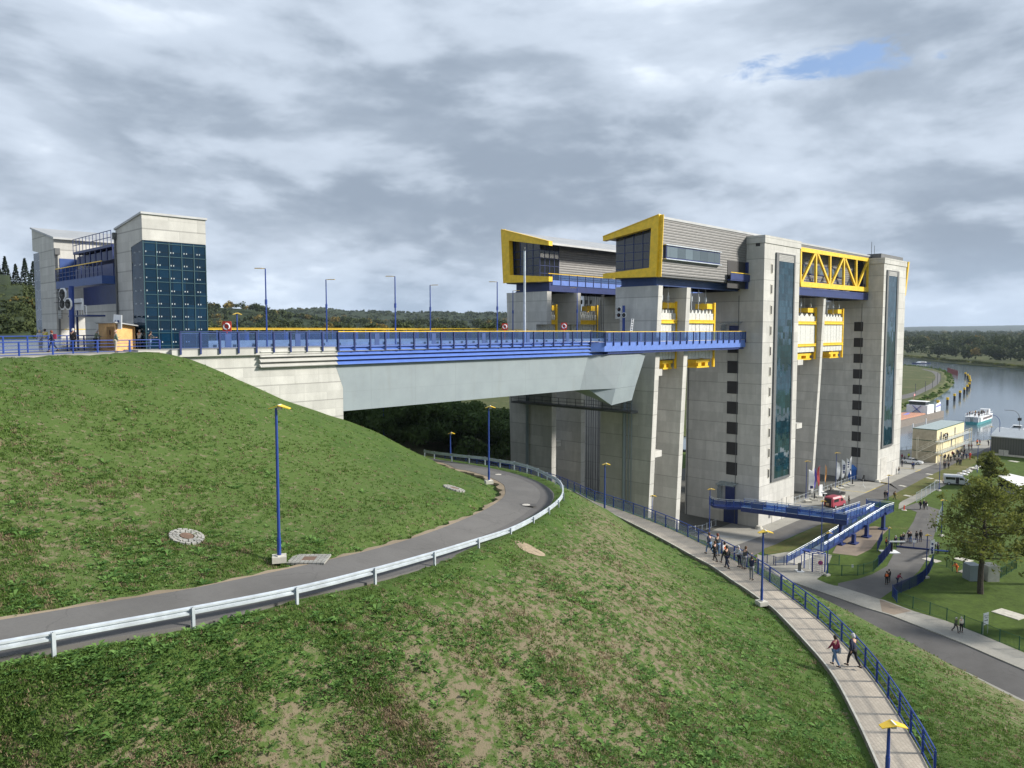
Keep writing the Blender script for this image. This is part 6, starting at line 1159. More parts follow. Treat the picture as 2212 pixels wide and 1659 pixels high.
for k in range(9): x = .05 + (hw - .1) * k / 8; w3.tube([Q(x, -.95, .05), Q(x, -.95, H_ - .3)], .022, 5)
for k in range(8): w3.tube([Q(.02, -.95, .2 + k * .3), Q(hw, -.95, .2 + k * .3)], .018, 5)
w3.build('grille_bars', BLUED, o); MB().tube([Q(-hw * .5, 0, 0), Q(-hw * .5, 0, H_)], .06, 8).build('rotor_post', WHITE, o)
def fence(name, pts, h, label, mat=GREEN, sp=.14, posts=2.5, cat='fence', tight=False):
    o = thing(name, pts[0], label, cat); ps = []; bars = MB(); rails = MB()
    for a, b in zip(pts[:-1], pts[1:]):
        k = max(1, round((b - a).length / posts)); ps += [a.lerp(b, i / k) for i in range(k)]
        kb = max(1, int((b - a).length / sp))
        for i in range(kb): p = a.lerp(b, (i + .5) / kb); bars.add([p + Vector((-.009, -.009, .06)), p + Vector((.009, .009, .06)), p + Vector((.009, .009, h)), p + Vector((-.009, -.009, h))], [(0, 1, 2, 3)]); bars.add([p + Vector((-.009, .009, .06)), p + Vector((.009, -.009, .06)), p + Vector((.009, -.009, h)), p + Vector((-.009, .009, h))], [(0, 1, 2, 3)])
        for z in (.12, h - .08): rails.beam(a + Vector((0, 0, z)), b + Vector((0, 0, z)), .035)
    ps.append(pts[-1]); P0 = None
    for p in ps:
        if P0 is None: P0 = MB().box(-.04, .04, -.04, .04, 0, h + .06).build('post', mat); q = P0
        else: q = P0.copy(); COL.objects.link(q)
        q.parent = o; q.location = p - pts[0]
    bars.build('bars', mat, o); rails.build('rails', mat, o); return o
g_ = lambda c, L_: [G(c, x, y, 0) for x, y in L_]
fence('fence', g_('e1', [(1150, 1590), (1390, 1625), (1670, 1620), (1770, 1600), (1940, 1550), (2020, 1475)]), 1.55, 'green bar fence curving right of the turnstile cage')
fence('fence', g_('e1', [(2020, 1475), (2100, 1390), (2190, 1280), (2260, 1180)]) , 1.7, 'dense blue fence panels left of the sliding gate', BLUED, .05)
fence('fence', g_('e1', [(2010, 1200), (2060, 1080), (2095, 1010)]), 1.6, 'short blue fence piece behind the left gate post', BLUED, .05)
fence('fence', g_('e1', [(1130, 1430), (1345, 1440)]) , 1.5, 'short green fence piece directly behind the turnstile cage')
fence('fence', g_('d4', [(1120, 540), (1085, 620), (1010, 725), (940, 775), (850, 815), (750, 855), (645, 905)]), 1.6, 'curved dark fence on the right of the turning asphalt', BLUED, .07)
fence('fence', g_('d4', [(645, 905), (697, 975)]), 1.55, 'short blue corner fence at the tip of the lawn', BLUE, .12)
fence('fence', g_('d4', [(697, 975), (888, 1047), (1090, 1117), (1290, 1190), (1497, 1280), (1705, 1360), (1918, 1450), (2150, 1540), (2400, 1640)]), 1.55, 'long green bar fence between the pavement and the lawn')
fence('fence', g_('d4', [(1130, 520), (1290, 555), (1357, 605), (1567, 665), (1787, 705), (1868, 715), (1935, 680), (2000, 640), (2060, 605), (2120, 570), (2125, 470)]), 1.5, 'green fence round the small paved enclosure under the tree')
fence('fence', g_('d4', [(1190, 375), (1325, 385), (1500, 400), (1740, 400), (2100, 420)]), 1.5, 'green fence right of the sliding gate behind the tree')
fence('fence', g_('e1', [(20, 1380), (90, 1410), (205, 1430), (240, 1450), (385, 1440)]), 1.35, 'low dark bar fence left of the small gate', BLUED, .13, 1.8)
fence('gate', g_('e1', [(430, 1440), (560, 1440), (690, 1440)]), 1.5, 'blue swing gate left of the turnstile cage', BLUE, .13, 4, 'gate')
fence('sliding_gate', g_('d4', [(690, 305), (1110, 345)]), 1.55, 'long blue sliding gate of vertical bars across the drive', BLUE, .16, 2.5, 'gate')
o = tag(MB().beam(G('d4', 690, 305, .12), G('d4', 1110, 345, .12), .2, .25).build('gate_beam', BLUED), 'heavy blue bottom beam under the sliding gate', 'gate beam')
o.parent = None
o = tag(MB().beam(G('d4', 1120, 345, .1), G('d4', 1325, 365, .1), .15, .2).beam(G('d4', 1120, 345, 1.5), G('d4', 1325, 365, .2), .07).beam(G('d4', 1110, 345, 0), G('d4', 1110, 345, 1.9), .25).build('gate_tail', BLUE), 'triangular blue counter frame right of the sliding gate', 'gate frame')
q = G('d4', 610, 375, 0); o = thing('portal_frame', q, 'white portal frame on a slab at the left gate post', 'frame'); MB().obox(q + Vector((0, 0, .06)), .9, 1.3, .06, HEAD).build('slab', WHITE, o); e = Vector((RT[0], RT[1], 0)); MB().beam(q, q + Vector((0, 0, 1.7)), .18).beam(q + Vector((0, 0, 1.7)), q + e * 2.4 + Vector((0, 0, 1.7)), .18).build('frame', WHITE, o); MB().beam(q + e * .35, q + e * .35 + Vector((0, 0, 1.5)), .25).build('post', BLACK, o)
fence('handrail_fence', [Vector((141.6, 66.4, 0)), Vector((150, 66.4, 0)), Vector((160, 66.4, 0)), Vector((172, 66.4, 0)), Vector((183, 66.4, 0))], 1.25, 'grey handrail along the edge of the lift basin', STEEL, 1.0, 2.0, 'railing')
fence('handrail_fence', g_('d3', [(30, 740), (190, 720), (350, 650)]), 1.2, 'grey handrail on the forecourt left of the near tower', STEEL, 1.2, 1.8, 'railing')
fence('quay_fence', g_('d2', [(1140, 470), (1230, 440), (1400, 400)]), 2.0, 'pale wire fence right of the cabin block', STEEL, .25, 2.5)
fence('quay_rail', [G('d2', x, y, 0) for x, y in ((1230, 362), (1340, 340), (1480, 322), (1640, 302))], 1.1, 'thin quay railing in front of the water', GREYD, 1.2, 3.5, 'railing')
fence('quay_rail', [G('d2', x, y, 0) for x, y in ((362, 470), (440, 455), (520, 445))], 1.1, 'thin quay railing between rear tower and cabin block', GREYD, 1.2, 3.5, 'railing')
for i, (x, y, x2, y2) in enumerate(((580, 1205, 650, 1170), (655, 1165, 715, 1130), (720, 1125, 780, 1085), (785, 1080, 840, 1045), (845, 1040, 890, 1010))):
    fence('barrier_fence', g_('d2', [(x, y), (x2, y2)]), 2.0, ['first', 'second', 'third', 'fourth', 'last'][i] + ' mobile wire fence panel along the pale service path, counted from the footbridge', STEEL, .3, 3.4, 'barrier')
for i, (x, y, x2, y2) in enumerate(((870, 1640, 905, 1500), (910, 1490, 960, 1380))): fence('barrier_fence', g_('d2', [(x, y), (x2, y2)]), 1.9, ('nearer', 'farther')[i] + ' mobile fence panel right of the drive before the tree', STEEL, .3, 3.4, 'barrier')
fence('bridge_fence', [Vector((x, y, terr(x, y) + .05)) for x, y in ((58, 128), (50, 122), (43, 112), (39, 104))], 1.6, 'blue fence beside the road glimpsed under the bridge', BLUE, .3, 2.5)
# ---------------------------------------------------------------- signs and banners
def text(s, size, loc, rotm, mat, parent, name='lettering', ext=.004):
    cu = bpy.data.curves.new(name, 'FONT'); cu.body = s; cu.size = size; cu.align_x = 'CENTER'; cu.align_y = 'CENTER'; cu.extrude = ext; t = bpy.data.objects.new('t', cu); COL.objects.link(t)
    dg = bpy.context.evaluated_depsgraph_get(); dg.update(); me = bpy.data.meshes.new_from_object(t.evaluated_get(dg)); bpy.data.objects.remove(t); me.materials.clear(); me.materials.append(mat)
    off = OFF.get(parent.name, Vector()); me.transform(Matrix.Translation(Vector(loc) - off) @ rotm.to_4x4()); x = bpy.data.objects.new(name, me); COL.objects.link(x); x.parent = parent; return x
b0 = G('d4', 1725, 1355, 0); b1 = G('d4', 1810, 1330, 0); e = (b1 - b0).normalized(); zt = W('d4', 1725, 1115, 1, b0.y).z; zb_ = W('d4', 1725, 1250, 1, b0.y).z; w = (W('d4', 1808, 1110, 2, zt) - W('d4', 1725, 1115, 2, zt)).length
o = thing('direction_sign', b0, 'white sign on two posts reading TOR 2 with a black arrow', 'sign'); wv = e * w; nrm = Vector((e.y, -e.x, 0)); 
if nrm.dot(Vector((-b0.x, -b0.y, 0))) < 0: nrm = -nrm
MB().slab([b0 + Vector((0, 0, zb_)), b0 + wv + Vector((0, 0, zb_)), b0 + wv + Vector((0, 0, zt)), b0 + Vector((0, 0, zt))], -nrm * .04).build('board', WHITE, o); MB().beam(b0 - nrm * .06, b0 - nrm * .06 + Vector((0, 0, zt)), .05).beam(b0 + wv - nrm * .06, b0 + wv - nrm * .06 + Vector((0, 0, zt)), .05).build('posts', STEEL, o)
Rm = Matrix((e, Vector((0, 0, 1)), nrm)).transposed() if e.cross(Vector((0, 0, 1))).dot(nrm) > 0 else Matrix((-e, Vector((0, 0, 1)), nrm)).transposed(); hh = zt - zb_; C0 = b0 + wv * .5 + nrm * .012
text('TOR 2', w * .27, C0 + Vector((0, 0, zb_ + hh * .60)), Rm, GREYD, o)
q = MB(); X = Rm @ Vector((1, 0, 0)); c = C0 + Vector((0, 0, zb_ + hh * .38)); q.beam(c - X * w * .38, c + X * w * .2, .012, hh * .05, up=(0, 0, 1)).slab([c + X * w * .12 + Vector((0, 0, hh * .055)), c + X * w * .38, c + X * w * .12 - Vector((0, 0, hh * .055))], nrm * .01); q.build('arrow', BLACK, o)
q = MB(); c = C0 + Vector((0, 0, zb_ + hh * .78)); q.beam(c - X * w * .45, c - X * w * .15, .012, hh * .05).beam(c + X * w * .02, c + X * w * .12, .012, hh * .05).beam(c + X * w * .2, c + X * w * .42, .012, hh * .035); q.build('dark_bars', BLACK, o)
p = G('e1', 1012, 1600, 0); o = thing('no_stopping_sign', p, 'round red and blue no stopping sign on a thin post before the turnstile', 'sign'); t = W('e1', 1017, 1395, 0, p.x); MB().tube([p, Vector((p.x, p.y, t.z + .3))], .035, 8).build('post', STEEL, o)
Mv = Matrix.Rotation(HEAD - R(90), 3, 'Z'); D_ = lambda r, off_, y: [Vector((p.x, p.y, t.z)) + Mv @ Vector((math.cos(a) * r, -y, math.sin(a) * r)) for a in [R(20 * k) for k in range(18)]]
MB().slab(D_(.33, 0, .05), (Mv @ Vector((0, -.02, 0)))).build('red_disc', paint('sign_red', (.55, .03, .05)), o); MB().slab(D_(.25, 0, .08), (Mv @ Vector((0, -.01, 0)))).build('blue_disc', paint('sign_blue', (.05, .08, .35)), o)
q = MB(); cT = Vector((p.x, p.y, t.z)) + Mv @ Vector((0, -.1, 0)); a_ = Mv @ Vector((.19, 0, .19)); b_ = Mv @ Vector((.19, 0, -.19)); q.beam(cT - a_, cT + a_, .05).beam(cT - b_, cT + b_, .05); q.build('red_cross', paint('sign_red', (.55, .03, .05)), o)
p = G('d4', 1107, 430, 0); o = thing('banner', p, 'tall narrow white banner with blue marks beside the sliding gate', 'banner'); t = W('d4', 1107, 222, 0, p.x).z; q = MB(); e = Vector((RT[0], RT[1], 0)); q.slab([p + Vector((0, 0, .3)) - e * .35, p + e * .4 + Vector((0, 0, .5)), p + e * .45 + Vector((0, 0, t)), p - e * .15 + Vector((0, 0, t - .2))], (-.03, -.03, 0)); q.build('cloth', WHITE, o); q = MB()
for z in (t * .75, t * .52, t * .38, t * .25): q.obox(p + e * .05 + Vector((-.08, -.08, z)), .14, .02, .16, RGT)
q.build('blue_marks', BLUED, o); MB().tube([p - e * .4, p - e * .2 + Vector((0, 0, t))], .03, 6).build('pole', STEEL, o)
for c, x0, y0, x1, y1, z0, l in (('d4', 1135, 262, 1185, 305, 0, 'small white notice on the fence right of the banner'), ('d4', 878, 248, 920, 275, 0, 'small white notice hanging on the sliding gate'), ('d4', 150, 550, 173, 582, 0, 'little white notice on the green fence right of the turnstile')):
    base = G(c, (x0 + x1) / 2, y1 + (60 if x0 > 800 else 55), 0); a = W(c, x0, y0, 1, base.y); b = W(c, x1, y1, 1, base.y); a = base + Vector((0, 0, 0)); s = (x1 - x0) * .18187 / F_ * (base.x * FX + base.y * FY); hh = (y1 - y0) * .18187 / F_ * (base.x * FX + base.y * FY)
    tag(MB().obox(base + Vector((-.12, -.12, 1.25)), s / 2, .02, hh / 2, RGT).build('notice', WHITE), l, 'notice')
# ---------------------------------------------------------------- flags, stage and tables on the apron
def flag(c, xb, yb, xt, yt, col, mark, label, lean=.0, wd=.75, fh=.62, side=1):
    b = G(c, xb, yb, 0); t = W(c, xt, yt, 0, b.x).z; o = thing('beach_flag', b, label, 'flag', 'event flags beside the lift'); e = Vector((RT[0], RT[1], 0)); MB().tube([b, b + Vector((0, 0, t * .6)), b + Vector((0, 0, t))], .035, 6).build('pole', STEEL, o); MB().obox(b + Vector((0, 0, .2)), .7, .6, .2, HEAD).build('base_block', PALE, o)
    q = MB(); n = 12; vs = []
    for i in range(n + 1):
        f = i / n; z = t * (1 - fh) + t * fh * f; ww = wd * (math.sin(math.pi * min(1, .15 + (1 - f) * .75)) * .9 + .05) * (1 if f < .98 else .2); dy = .10 * math.sin(f * 7 + xb)
        vs += [b + Vector((0, 0, z)) + e * .04 * side, b + Vector((0, 0, z - .1)) + e * ww * side + Vector((FX, FY, 0)) * dy]
    q.add(vs + [v + Vector((-.02, -.02, 0)) for v in vs], [(2 * i, 2 * i + 1, 2 * i + 3, 2 * i + 2) for i in range(n)] + [(2 * n + 2 + 2 * i, 2 * n + 4 + 2 * i, 2 * n + 5 + 2 * i, 2 * n + 3 + 2 * i) for i in range(n)]); q.build('cloth', col, o)
    if mark:
        m = MB(); 
        for z in (mark[0] if isinstance(mark[0], tuple) else mark): m.obox(b + e * wd * .45 * side + Vector((-.12, -.12, t * z)), wd * .22, .03, t * .02, RGT)
        m.build('printed_marks', BLUED, o)
    return o
FP = paint('flag_purple', (.10, .08, .42), .7); FR = paint('flag_red', (.60, .10, .10), .7); FO = paint('flag_orange', (.60, .28, .08), .7)
flag('f3', 258, 1620, 258, 550, WHITE, (.48, .44), 'white flag with a blue emblem, nearest of the event flags', wd=1.3); flag('f3', 440, 1560, 440, 500, FP, None, 'violet blue flag next to the nearest white one', wd=.5)
flag('f3', 612, 1480, 650, 440, FR, None, 'red and white flag left of the orange one', wd=-.6); flag('f3', 785, 1340, 805, 385, FO, None, 'slim orange flag in the middle of the row', wd=.4)
flag('f3', 1160, 1250, 1175, 295, WHITE, None, 'plain white flag right of the orange one', wd=.9, fh=.6); flag('f3', 1325, 1200, 1345, 230, WHITE, (.8, .74, .68, .6, .55), 'white flag with a column of blue letters', wd=1.0, fh=.62); flag('f3', 1480, 1140, 1485, 185, WHITE, (.85, .78, .7), 'white flag with small blue print', wd=.75, fh=.6); flag('f3', 1632, 1090, 1650, 135, WHITE, (.55,), 'farthest narrow white flag before the blue tent', wd=-.5, fh=.6)
p = G('f3', 1160, 1400, 0); o = thing('stage', p, 'low black stage platform between the event flags', 'stage'); MB().obox(p + Vector((0, .6, .25)), 2.6, 1.8, .25, .1).build('platform', BLACK, o); MB().obox(p + Vector((-1.0, -1.6, .12)), 1.2, .35, .12, .1).build('step', PALE, o)
for c, x, y, l in (('f3', 800, 1500, 'white bar table left of the stage'), ('f3', 700, 1440, 'white bar table behind the nearer one')):
    p = G(c, x, y, 0); o = thing('bar_table', p, l, 'table'); MB().tube([p, p + Vector((0, 0, 1.05))], .05, 8).build('leg', WHITE, o); MB().lathe(p, [(.35, 0), (.35, .03), (.05, .05)], 12).build('foot', WHITE, o); MB().lathe(p, [(.4, 1.05), (.42, 1.1), (.4, 1.12)], 14).build('top', WHITE, o)
p = G('f3', 655, 1450, 0); tag(MB().obox(p + Vector((0, 0, 1.3)), .45, .12, 1.3, RGT + .4).build('display_panel', WHITE), 'upright white display panel beside the bar tables', 'panel')
for x, y, xt, yt, l in ((465, 1560, 478, 1330, 'black loudspeaker column near the nearest flags'), (995, 1300, 1000, 1135, 'black loudspeaker column on the left of the stage'), (1690, 1090, 1700, 880, 'black loudspeaker column near the farthest flag'), (2058, 940, 2065, 745, 'black loudspeaker column right of the blue tent')):
    p = G('f3', x, y, 0); t = W('f3', xt, yt, 0, p.x).z; tag(MB().obox(p + Vector((0, 0, t / 2)), .12, .12, t / 2).obox(p + Vector((0, 0, .02)), .3, .3, .02).build('loudspeaker', BLACK), l, 'loudspeaker')
for x, y, l in ((2035, 1140, 'white tripod stand before the blue tent'), (1285, 1390, 'white tripod stand on the black stage'), (960, 1560, 'grey tripod stand near the red van')):
    p = G('f3', x, y, 0); o = thing('tripod', p, l, 'tripod'); q = MB(); q.tube([p + Vector((0, 0, .5)), p + Vector((0, 0, 2.0))], .03, 6)
    for k in range(3): q.tube([p + Vector((0, 0, .6)), p + Vector((math.cos(2.1 * k) * .7, math.sin(2.1 * k) * .7, 0))], .025, 5)
    q.build('legs', WHITE if x > 1000 else GREYD, o); MB().obox(p + Vector((0, 0, 2.05)), .2, .15, .12).build('head', BLACK, o)
p = G('f3', 1800, 900, 0); p2 = G('f3', 1960, 920, 0); o = thing('gazebo_tent', p, 'blue pop-up tent with closed sides by the rear tower', 'tent'); s = (p2 - p).length / 2 + .15; c = (p + p2) / 2 + Vector((.6, 1.6, 0)); zt = 2.5
BT = paint('blue_tent', (.02, .11, .42), .7); MB().obox(c + Vector((0, 0, zt / 2)), s, s, zt / 2).build('side_walls', BT, o); q = MB(); q.add([c + Vector((a * (s + .1), b * (s + .1), zt)) for a, b in ((-1, -1), (1, -1), (1, 1), (-1, 1))] + [c + Vector((a * (s + .1), b * (s + .1), zt - .25)) for a, b in ((-1, -1), (1, -1), (1, 1), (-1, 1))] + [c + Vector((0, 0, zt + 1.0))], [(0, 1, 8), (1, 2, 8), (2, 3, 8), (3, 0, 8), (0, 4, 5, 1), (1, 5, 6, 2), (2, 6, 7, 3), (3, 7, 4, 0)]); q.build('roof', paint('blue_tent_roof', (.03, .16, .52), .6), o)
# ---------------------------------------------------------------- vehicles
def wheel(par, x, y, r=.33, w=.22):
    t = MB(); n = 16
    vs = [(x + math.cos(2 * math.pi * k / n) * r, y + s * w / 2, r + math.sin(2 * math.pi * k / n) * r) for s in (-1, 1) for k in range(n)]; t.add(vs, [tuple(range(n))[::-1], tuple(range(n, 2 * n))] + [(k, (k + 1) % n, n + (k + 1) % n, n + k) for k in range(n)]); ty = t.build('wheel', BLACK, par)
    h = MB(); sgn = 1 if y > 0 else -1; vs = [(x + math.cos(2 * math.pi * k / n) * r * .62, y + sgn * (w / 2 + d), r + math.sin(2 * math.pi * k / n) * r * .62) for d in (0, .02) for k in range(n)]; h.add(vs, [tuple(range(n))[::-1], tuple(range(n, 2 * n))] + [(k, (k + 1) % n, n + (k + 1) % n, n + k) for k in range(n)]); h.build('rim', STEEL, ty)
def loft(mb, secs):
    """secs: list of (x, [(y,z)...]) cross-sections with equal point counts"""
    k = len(secs[0][1]); vs = [(x, y, z) for x, c in secs for y, z in c]; mb.add(vs, [(i * k + j, i * k + (j + 1) % k, (i + 1) * k + (j + 1) % k, (i + 1) * k + j) for i in range(len(secs) - 1) for j in range(k)] + [tuple(range(k))[::-1], tuple((len(secs) - 1) * k + j for j in range(k))]); return mb
def sec(hw, zb, zs, zt, tw): return [(-hw * .9, zb), (-hw, zb + .12), (-hw, zs), (-tw, zt), (tw, zt), (hw, zs), (hw, zb + .12), (hw * .9, zb)]
def saloon(loc, yaw, label):
    o = thing('parked_car', loc, label, 'car'); o.rotation_euler = (0, 0, yaw); OFF[o.name] = Vector()
    wp = paint('white_car_paint', (.75, .76, .78), .2, 0, .02, .8); b = MB(); loft(b, [(x, sec(hw, zb, zs, zt, tw)) for x, hw, zb, zs, zt, tw in ((-2.45, .78, .35, .75, .85, .6), (-2.3, .88, .25, .85, 1.0, .7), (-1.6, .92, .2, .92, 1.05, .78), (0, .93, .2, .92, 1.0, .8), (1.0, .93, .2, .9, .98, .8), (1.9, .92, .2, .82, .88, .75), (2.35, .85, .25, .7, .76, .65), (2.48, .7, .35, .6, .65, .55))]); b.build('body', wp, o, smooth=False)
    c = MB(); loft(c, [(x, sec(hw, .95, zs, zt, tw)) for x, hw, zs, zt, tw in ((-1.75, .74, 1.0, 1.02, .6), (-1.0, .78, 1.1, 1.38, .58), (-.3, .8, 1.12, 1.44, .6), (.3, .8, 1.12, 1.42, .6), (1.25, .76, 1.0, 1.02, .62))]); c.build('cabin', WINB, o); MB().slab([(-1.0, -.57, 1.385), (.35, -.58, 1.425), (.35, .58, 1.425), (-1.0, .57, 1.385)], (0, 0, .03)).build('roof', wp, o)
    for x in (-1.5, 1.5):
        for y in (-.85, .85): wheel(o, x, y, .34)
    for y in (-.62, .62): MB().obox((2.42, y, .62), .06, .16, .07).build('headlight', GLC, o); MB().obox((-2.4, y, .75), .06, .16, .07).build('tail_light', RED, o)
    q = MB(); 
    for y in (-.79, .79): q.box(-.02, .05, y - .03, y + .03, 1.0, 1.42)
    q.build('door_pillars', wp, o); return o
p = (G('d2', 440, 640, 0) + G('d2', 715, 670, 0)) / 2; a = G('d2', 715, 670, 0) - G('d2', 440, 640, 0); saloon(p + Vector((.3, .9, 0)), math.atan2(a.y, a.x), 'white saloon car parked beside the cream cabin block')
def van(loc, yaw, L_, Hh, col, label, open_side=False, rear_open=False, boxy=False):
    o = thing('van', loc, label, 'van'); o.rotation_euler = (0, 0, yaw); OFF[o.name] = Vector(); l = L_ / 2; hw = .98; b = MB()
    loft(b, [(x, sec(w, zb, zs, zt, tw)) for x, w, zb, zs, zt, tw in ((-l, hw * .96, .35, Hh * .8, Hh * .97, hw * .8), (-l + .15, hw, .28, Hh * .85, Hh, hw * .82), (l * .15, hw, .28, Hh * .85, Hh, hw * .82), (l * .42, hw, .28, Hh * .82, Hh * .96, hw * .78), (l * .68, hw * .98, .28, Hh * .56, Hh * .60, hw * .8), (l * .95, hw * .94, .3, Hh * .46, Hh * .50, hw * .8), (l, hw * .85, .35, Hh * .36, Hh * .40, hw * .7))]); b.build('body', col, o)
    for s in (-1, 1):
        y = s * (hw + .005); MB().slab([(-l + .35, y, Hh * .55), (-l * .15, y, Hh * .55), (-l * .15, y, Hh * .8), (-l + .35, y, Hh * .8)], (0, s * .01, 0)).build('side_window', WINB, o); MB().slab([(l * .16, y, Hh * .55), (l * .56, y * .995, Hh * .55), (l * .40, y * .97, Hh * .78), (l * .16, y, Hh * .8)], (0, s * .02, 0)).build('cab_window', WINB, o)
        if open_side: MB().slab([(-l * .12, y, .4), (l * .13, y, .4), (l * .13, y, Hh * .82), (-l * .12, y, Hh * .82)], (0, s * .01, 0)).build('open_side_door', BLACK, o)
    MB().slab([(l * .44, -hw * .72, Hh * .93), (l * .44, hw * .72, Hh * .93), (l * .68, hw * .75, Hh * .62), (l * .68, -hw * .75, Hh * .62)], (.03, 0, .03)).build('windscreen', WINB, o)
    for x in (-l * .62, l * .66):
        for y in (-hw + .08, hw - .08): wheel(o, x, y, .34)
    for y in (-.7, .7): MB().obox((l * .97, y, Hh * .40), .05, .15, .09).build('headlight', GLC, o); MB().obox((-l - .01, y * 1.2, .9), .03, .07, .2).build('tail_light', RED, o)
    MB().box(-l - .08, -l + .05, -hw * .9, hw * .9, .32, .5).build('bumper', BLACK, o)
    if rear_open:
        MB().slab([(-l - .02, -.6, .55), (-l - .02, .75, .55), (-l - .02, .75, Hh * .88), (-l - .02, -.6, Hh * .88)], (.02, 0, 0)).build('open_rear', BLACK, o); MB().slab([(-l, -.8, .5), (-l - .75, -1.1, .5), (-l - .75, -1.1, Hh * .88), (-l, -.8, Hh * .88)], (0, .04, 0)).build('rear_door', col, o); MB().obox((-l - .1, .1, .8), .15, .3, .22).build('cardboard_box', paint('cardboard', (.45, .30, .18), .8), o)
    return o
p0, p1 = G('e6', 815, 1410, 0), G('e6', 1265, 1440, 0); a = p1 - p0; van((p0 + p1) / 2 + Vector((.3, .6, 0)), math.atan2(a.y, a.x), 5.3, 2.25, paint('silver_van_paint', (.55, .58, .62), .25, .2, .03, .8), 'silver van with its side door open at the end of the service path', open_side=True)
p0, p1 = G('e1', 1180, 480, 0), G('e1', 1480, 400, 0); a = p1 - p0; van((p0 + p1) / 2 + Vector((.6, .9, 0)), math.atan2(a.y, a.x), 4.9, 2.25, paint('red_van_paint', (.34, .055, .085), .3, 0, .06, .7), 'faded red van with open rear door behind the footbridge', rear_open=True)
# ---------------------------------------------------------------- cream cabin block
CX0, CX1, CY0, CY1 = 221.1, 246.5, 60.3, 66.2; cz = 8.75
o = thing('cabin_block', (CX0, CY0, 0), 'three storey cream and beige container block with green bands and outside stairs', 'cabin block'); fh = cz / 3
for k in range(3): MB().box(CX0, CX1, CY0, CY1, k * fh + .02, (k + 1) * fh - .16).build('storey', CREAM, o); MB().box(CX0 - .03, CX1 + .03, CY0 - .03, CY1 + .03, (k + 1) * fh - .16, (k + 1) * fh + .02).build('green_band', GREEN, o); MB().box(CX0 - .035, CX0, CY0 + .1, CY1 - .1, k * fh + .05, (k + 1) * fh - .18).build('end_panel', BEIGE, o)
MB().box(CX0 + .1, CX1 - .1, CY0 + .1, CY1 - .1, cz + .02, cz + .06).build('roof', paint('cabin_roof', (.32, .38, .38), .5), o)
st = paint('cream_steel', (.62, .58, .46), .5)
q = MB()
for zz in (fh, 2 * fh): q.box(CX0 - 1.5, CX1 + 2.5, CY0 - 1.5, CY0 - .04, zz - .1, zz); 
q.build('gallery_floor', STEEL, o); q = MB()
for zz in (fh, 2 * fh):
    for i in range(20): x = CX0 - 1.5 + i * 1.5; q.box(x, x + .06, CY0 - 1.5, CY0 - 1.44, zz, zz + 1.1)
    for z in (.55, 1.08): q.box(CX0 - 1.5, CX1 + 2.5, CY0 - 1.5, CY0 - 1.45, zz + z, zz + z + .05)
for x in (CX0 - 1.45, CX0 + .2, CX0 + 12, CX1 + .2, CX1 + 2.4): q.box(x - .07, x + .07, CY0 - 1.5, CY0 - 1.36, 0, 2 * fh + (1.1 if x > CX1 else 0))
q.build('gallery_railing', st, o); q = MB()
for k in range(2):
    z0 = k * fh; a, b = Vector((CX0 - 1.9, CY0 + 3.6, z0)), Vector((CX0 - 1.9, CY0 - .8, z0 + fh))
    for dx in (0, -1.0): q.beam(a + Vector((dx, 0, 0)), b + Vector((dx, 0, 0)), .06, .2); q.beam(a + Vector((dx, 0, 1)), b + Vector((dx, 0, 1)), .05); q.beam(a + Vector((dx, 0, .5)), b + Vector((dx, 0, .5)), .04)
    for i in range(12): p = a.lerp(b, i / 12); q.box(p.x - 1, p.x, p.y - .12, p.y + .12, p.z, p.z + .03)
    for i in range(5): p = a.lerp(b, i / 4); q.beam(p, p + Vector((0, 0, 1)), .04); q.beam(p + Vector((-1, 0, 0)), p + Vector((-1, 0, 1)), .04)
for x, y in ((-3, 3.9), (-3, -1.2), (-1.9, 3.9), (-1.9, -1.2)): q.box(CX0 + x - .06, CX0 + x + .06, CY0 + y - .06, CY0 + y + .06, 0, 2 * fh + .9)
q.build('outside_stairs', st, o)
for x, zz in ((CX0 + 3.2, 2 * fh), (CX0 + 13, fh), (CX0 + 4.5, 0), (CX0 + 16, 2 * fh)): MB().box(x, x + 1.0, CY0 - .05, CY0 + .02, zz + .05, zz + 2.1).build('door', GREYD, o)
for i in range(5):
    person(Vector((CX0 + 3.2 + i * .75, CY0 - .75 - (i % 2) * .3, 2 * fh)), CAM + random.uniform(-.8, .8), 'stand', ['black', 'white', 'navy', 'black', 'dgrey'][i], 'black', 'hdark', 'person in dark clothes watching from the top gallery of the cabin block', 'people on the cabin block gallery')
p = G('d2', 650, 610, 0); o = thing('potted_plant', p, 'dark potted plant at the corner of the cabin block', 'plant'); MB().lathe(p, [(.2, 0), (.3, .5), (.28, .5)], 10).build('pot', BLACK, o); q = MB()
for k in range(40): t = RNG.uniform(0, 6.3); v = Vector((math.cos(t) * RNG.uniform(.1, .5), math.sin(t) * RNG.uniform(.1, .5), RNG.uniform(.5, 1.3))); q.add([p + v, p + v + Vector((.15, 0, .1)), p + v + Vector((0, .15, .2))], [(0, 1, 2)])
q.build('leaves', LEAFD, o)
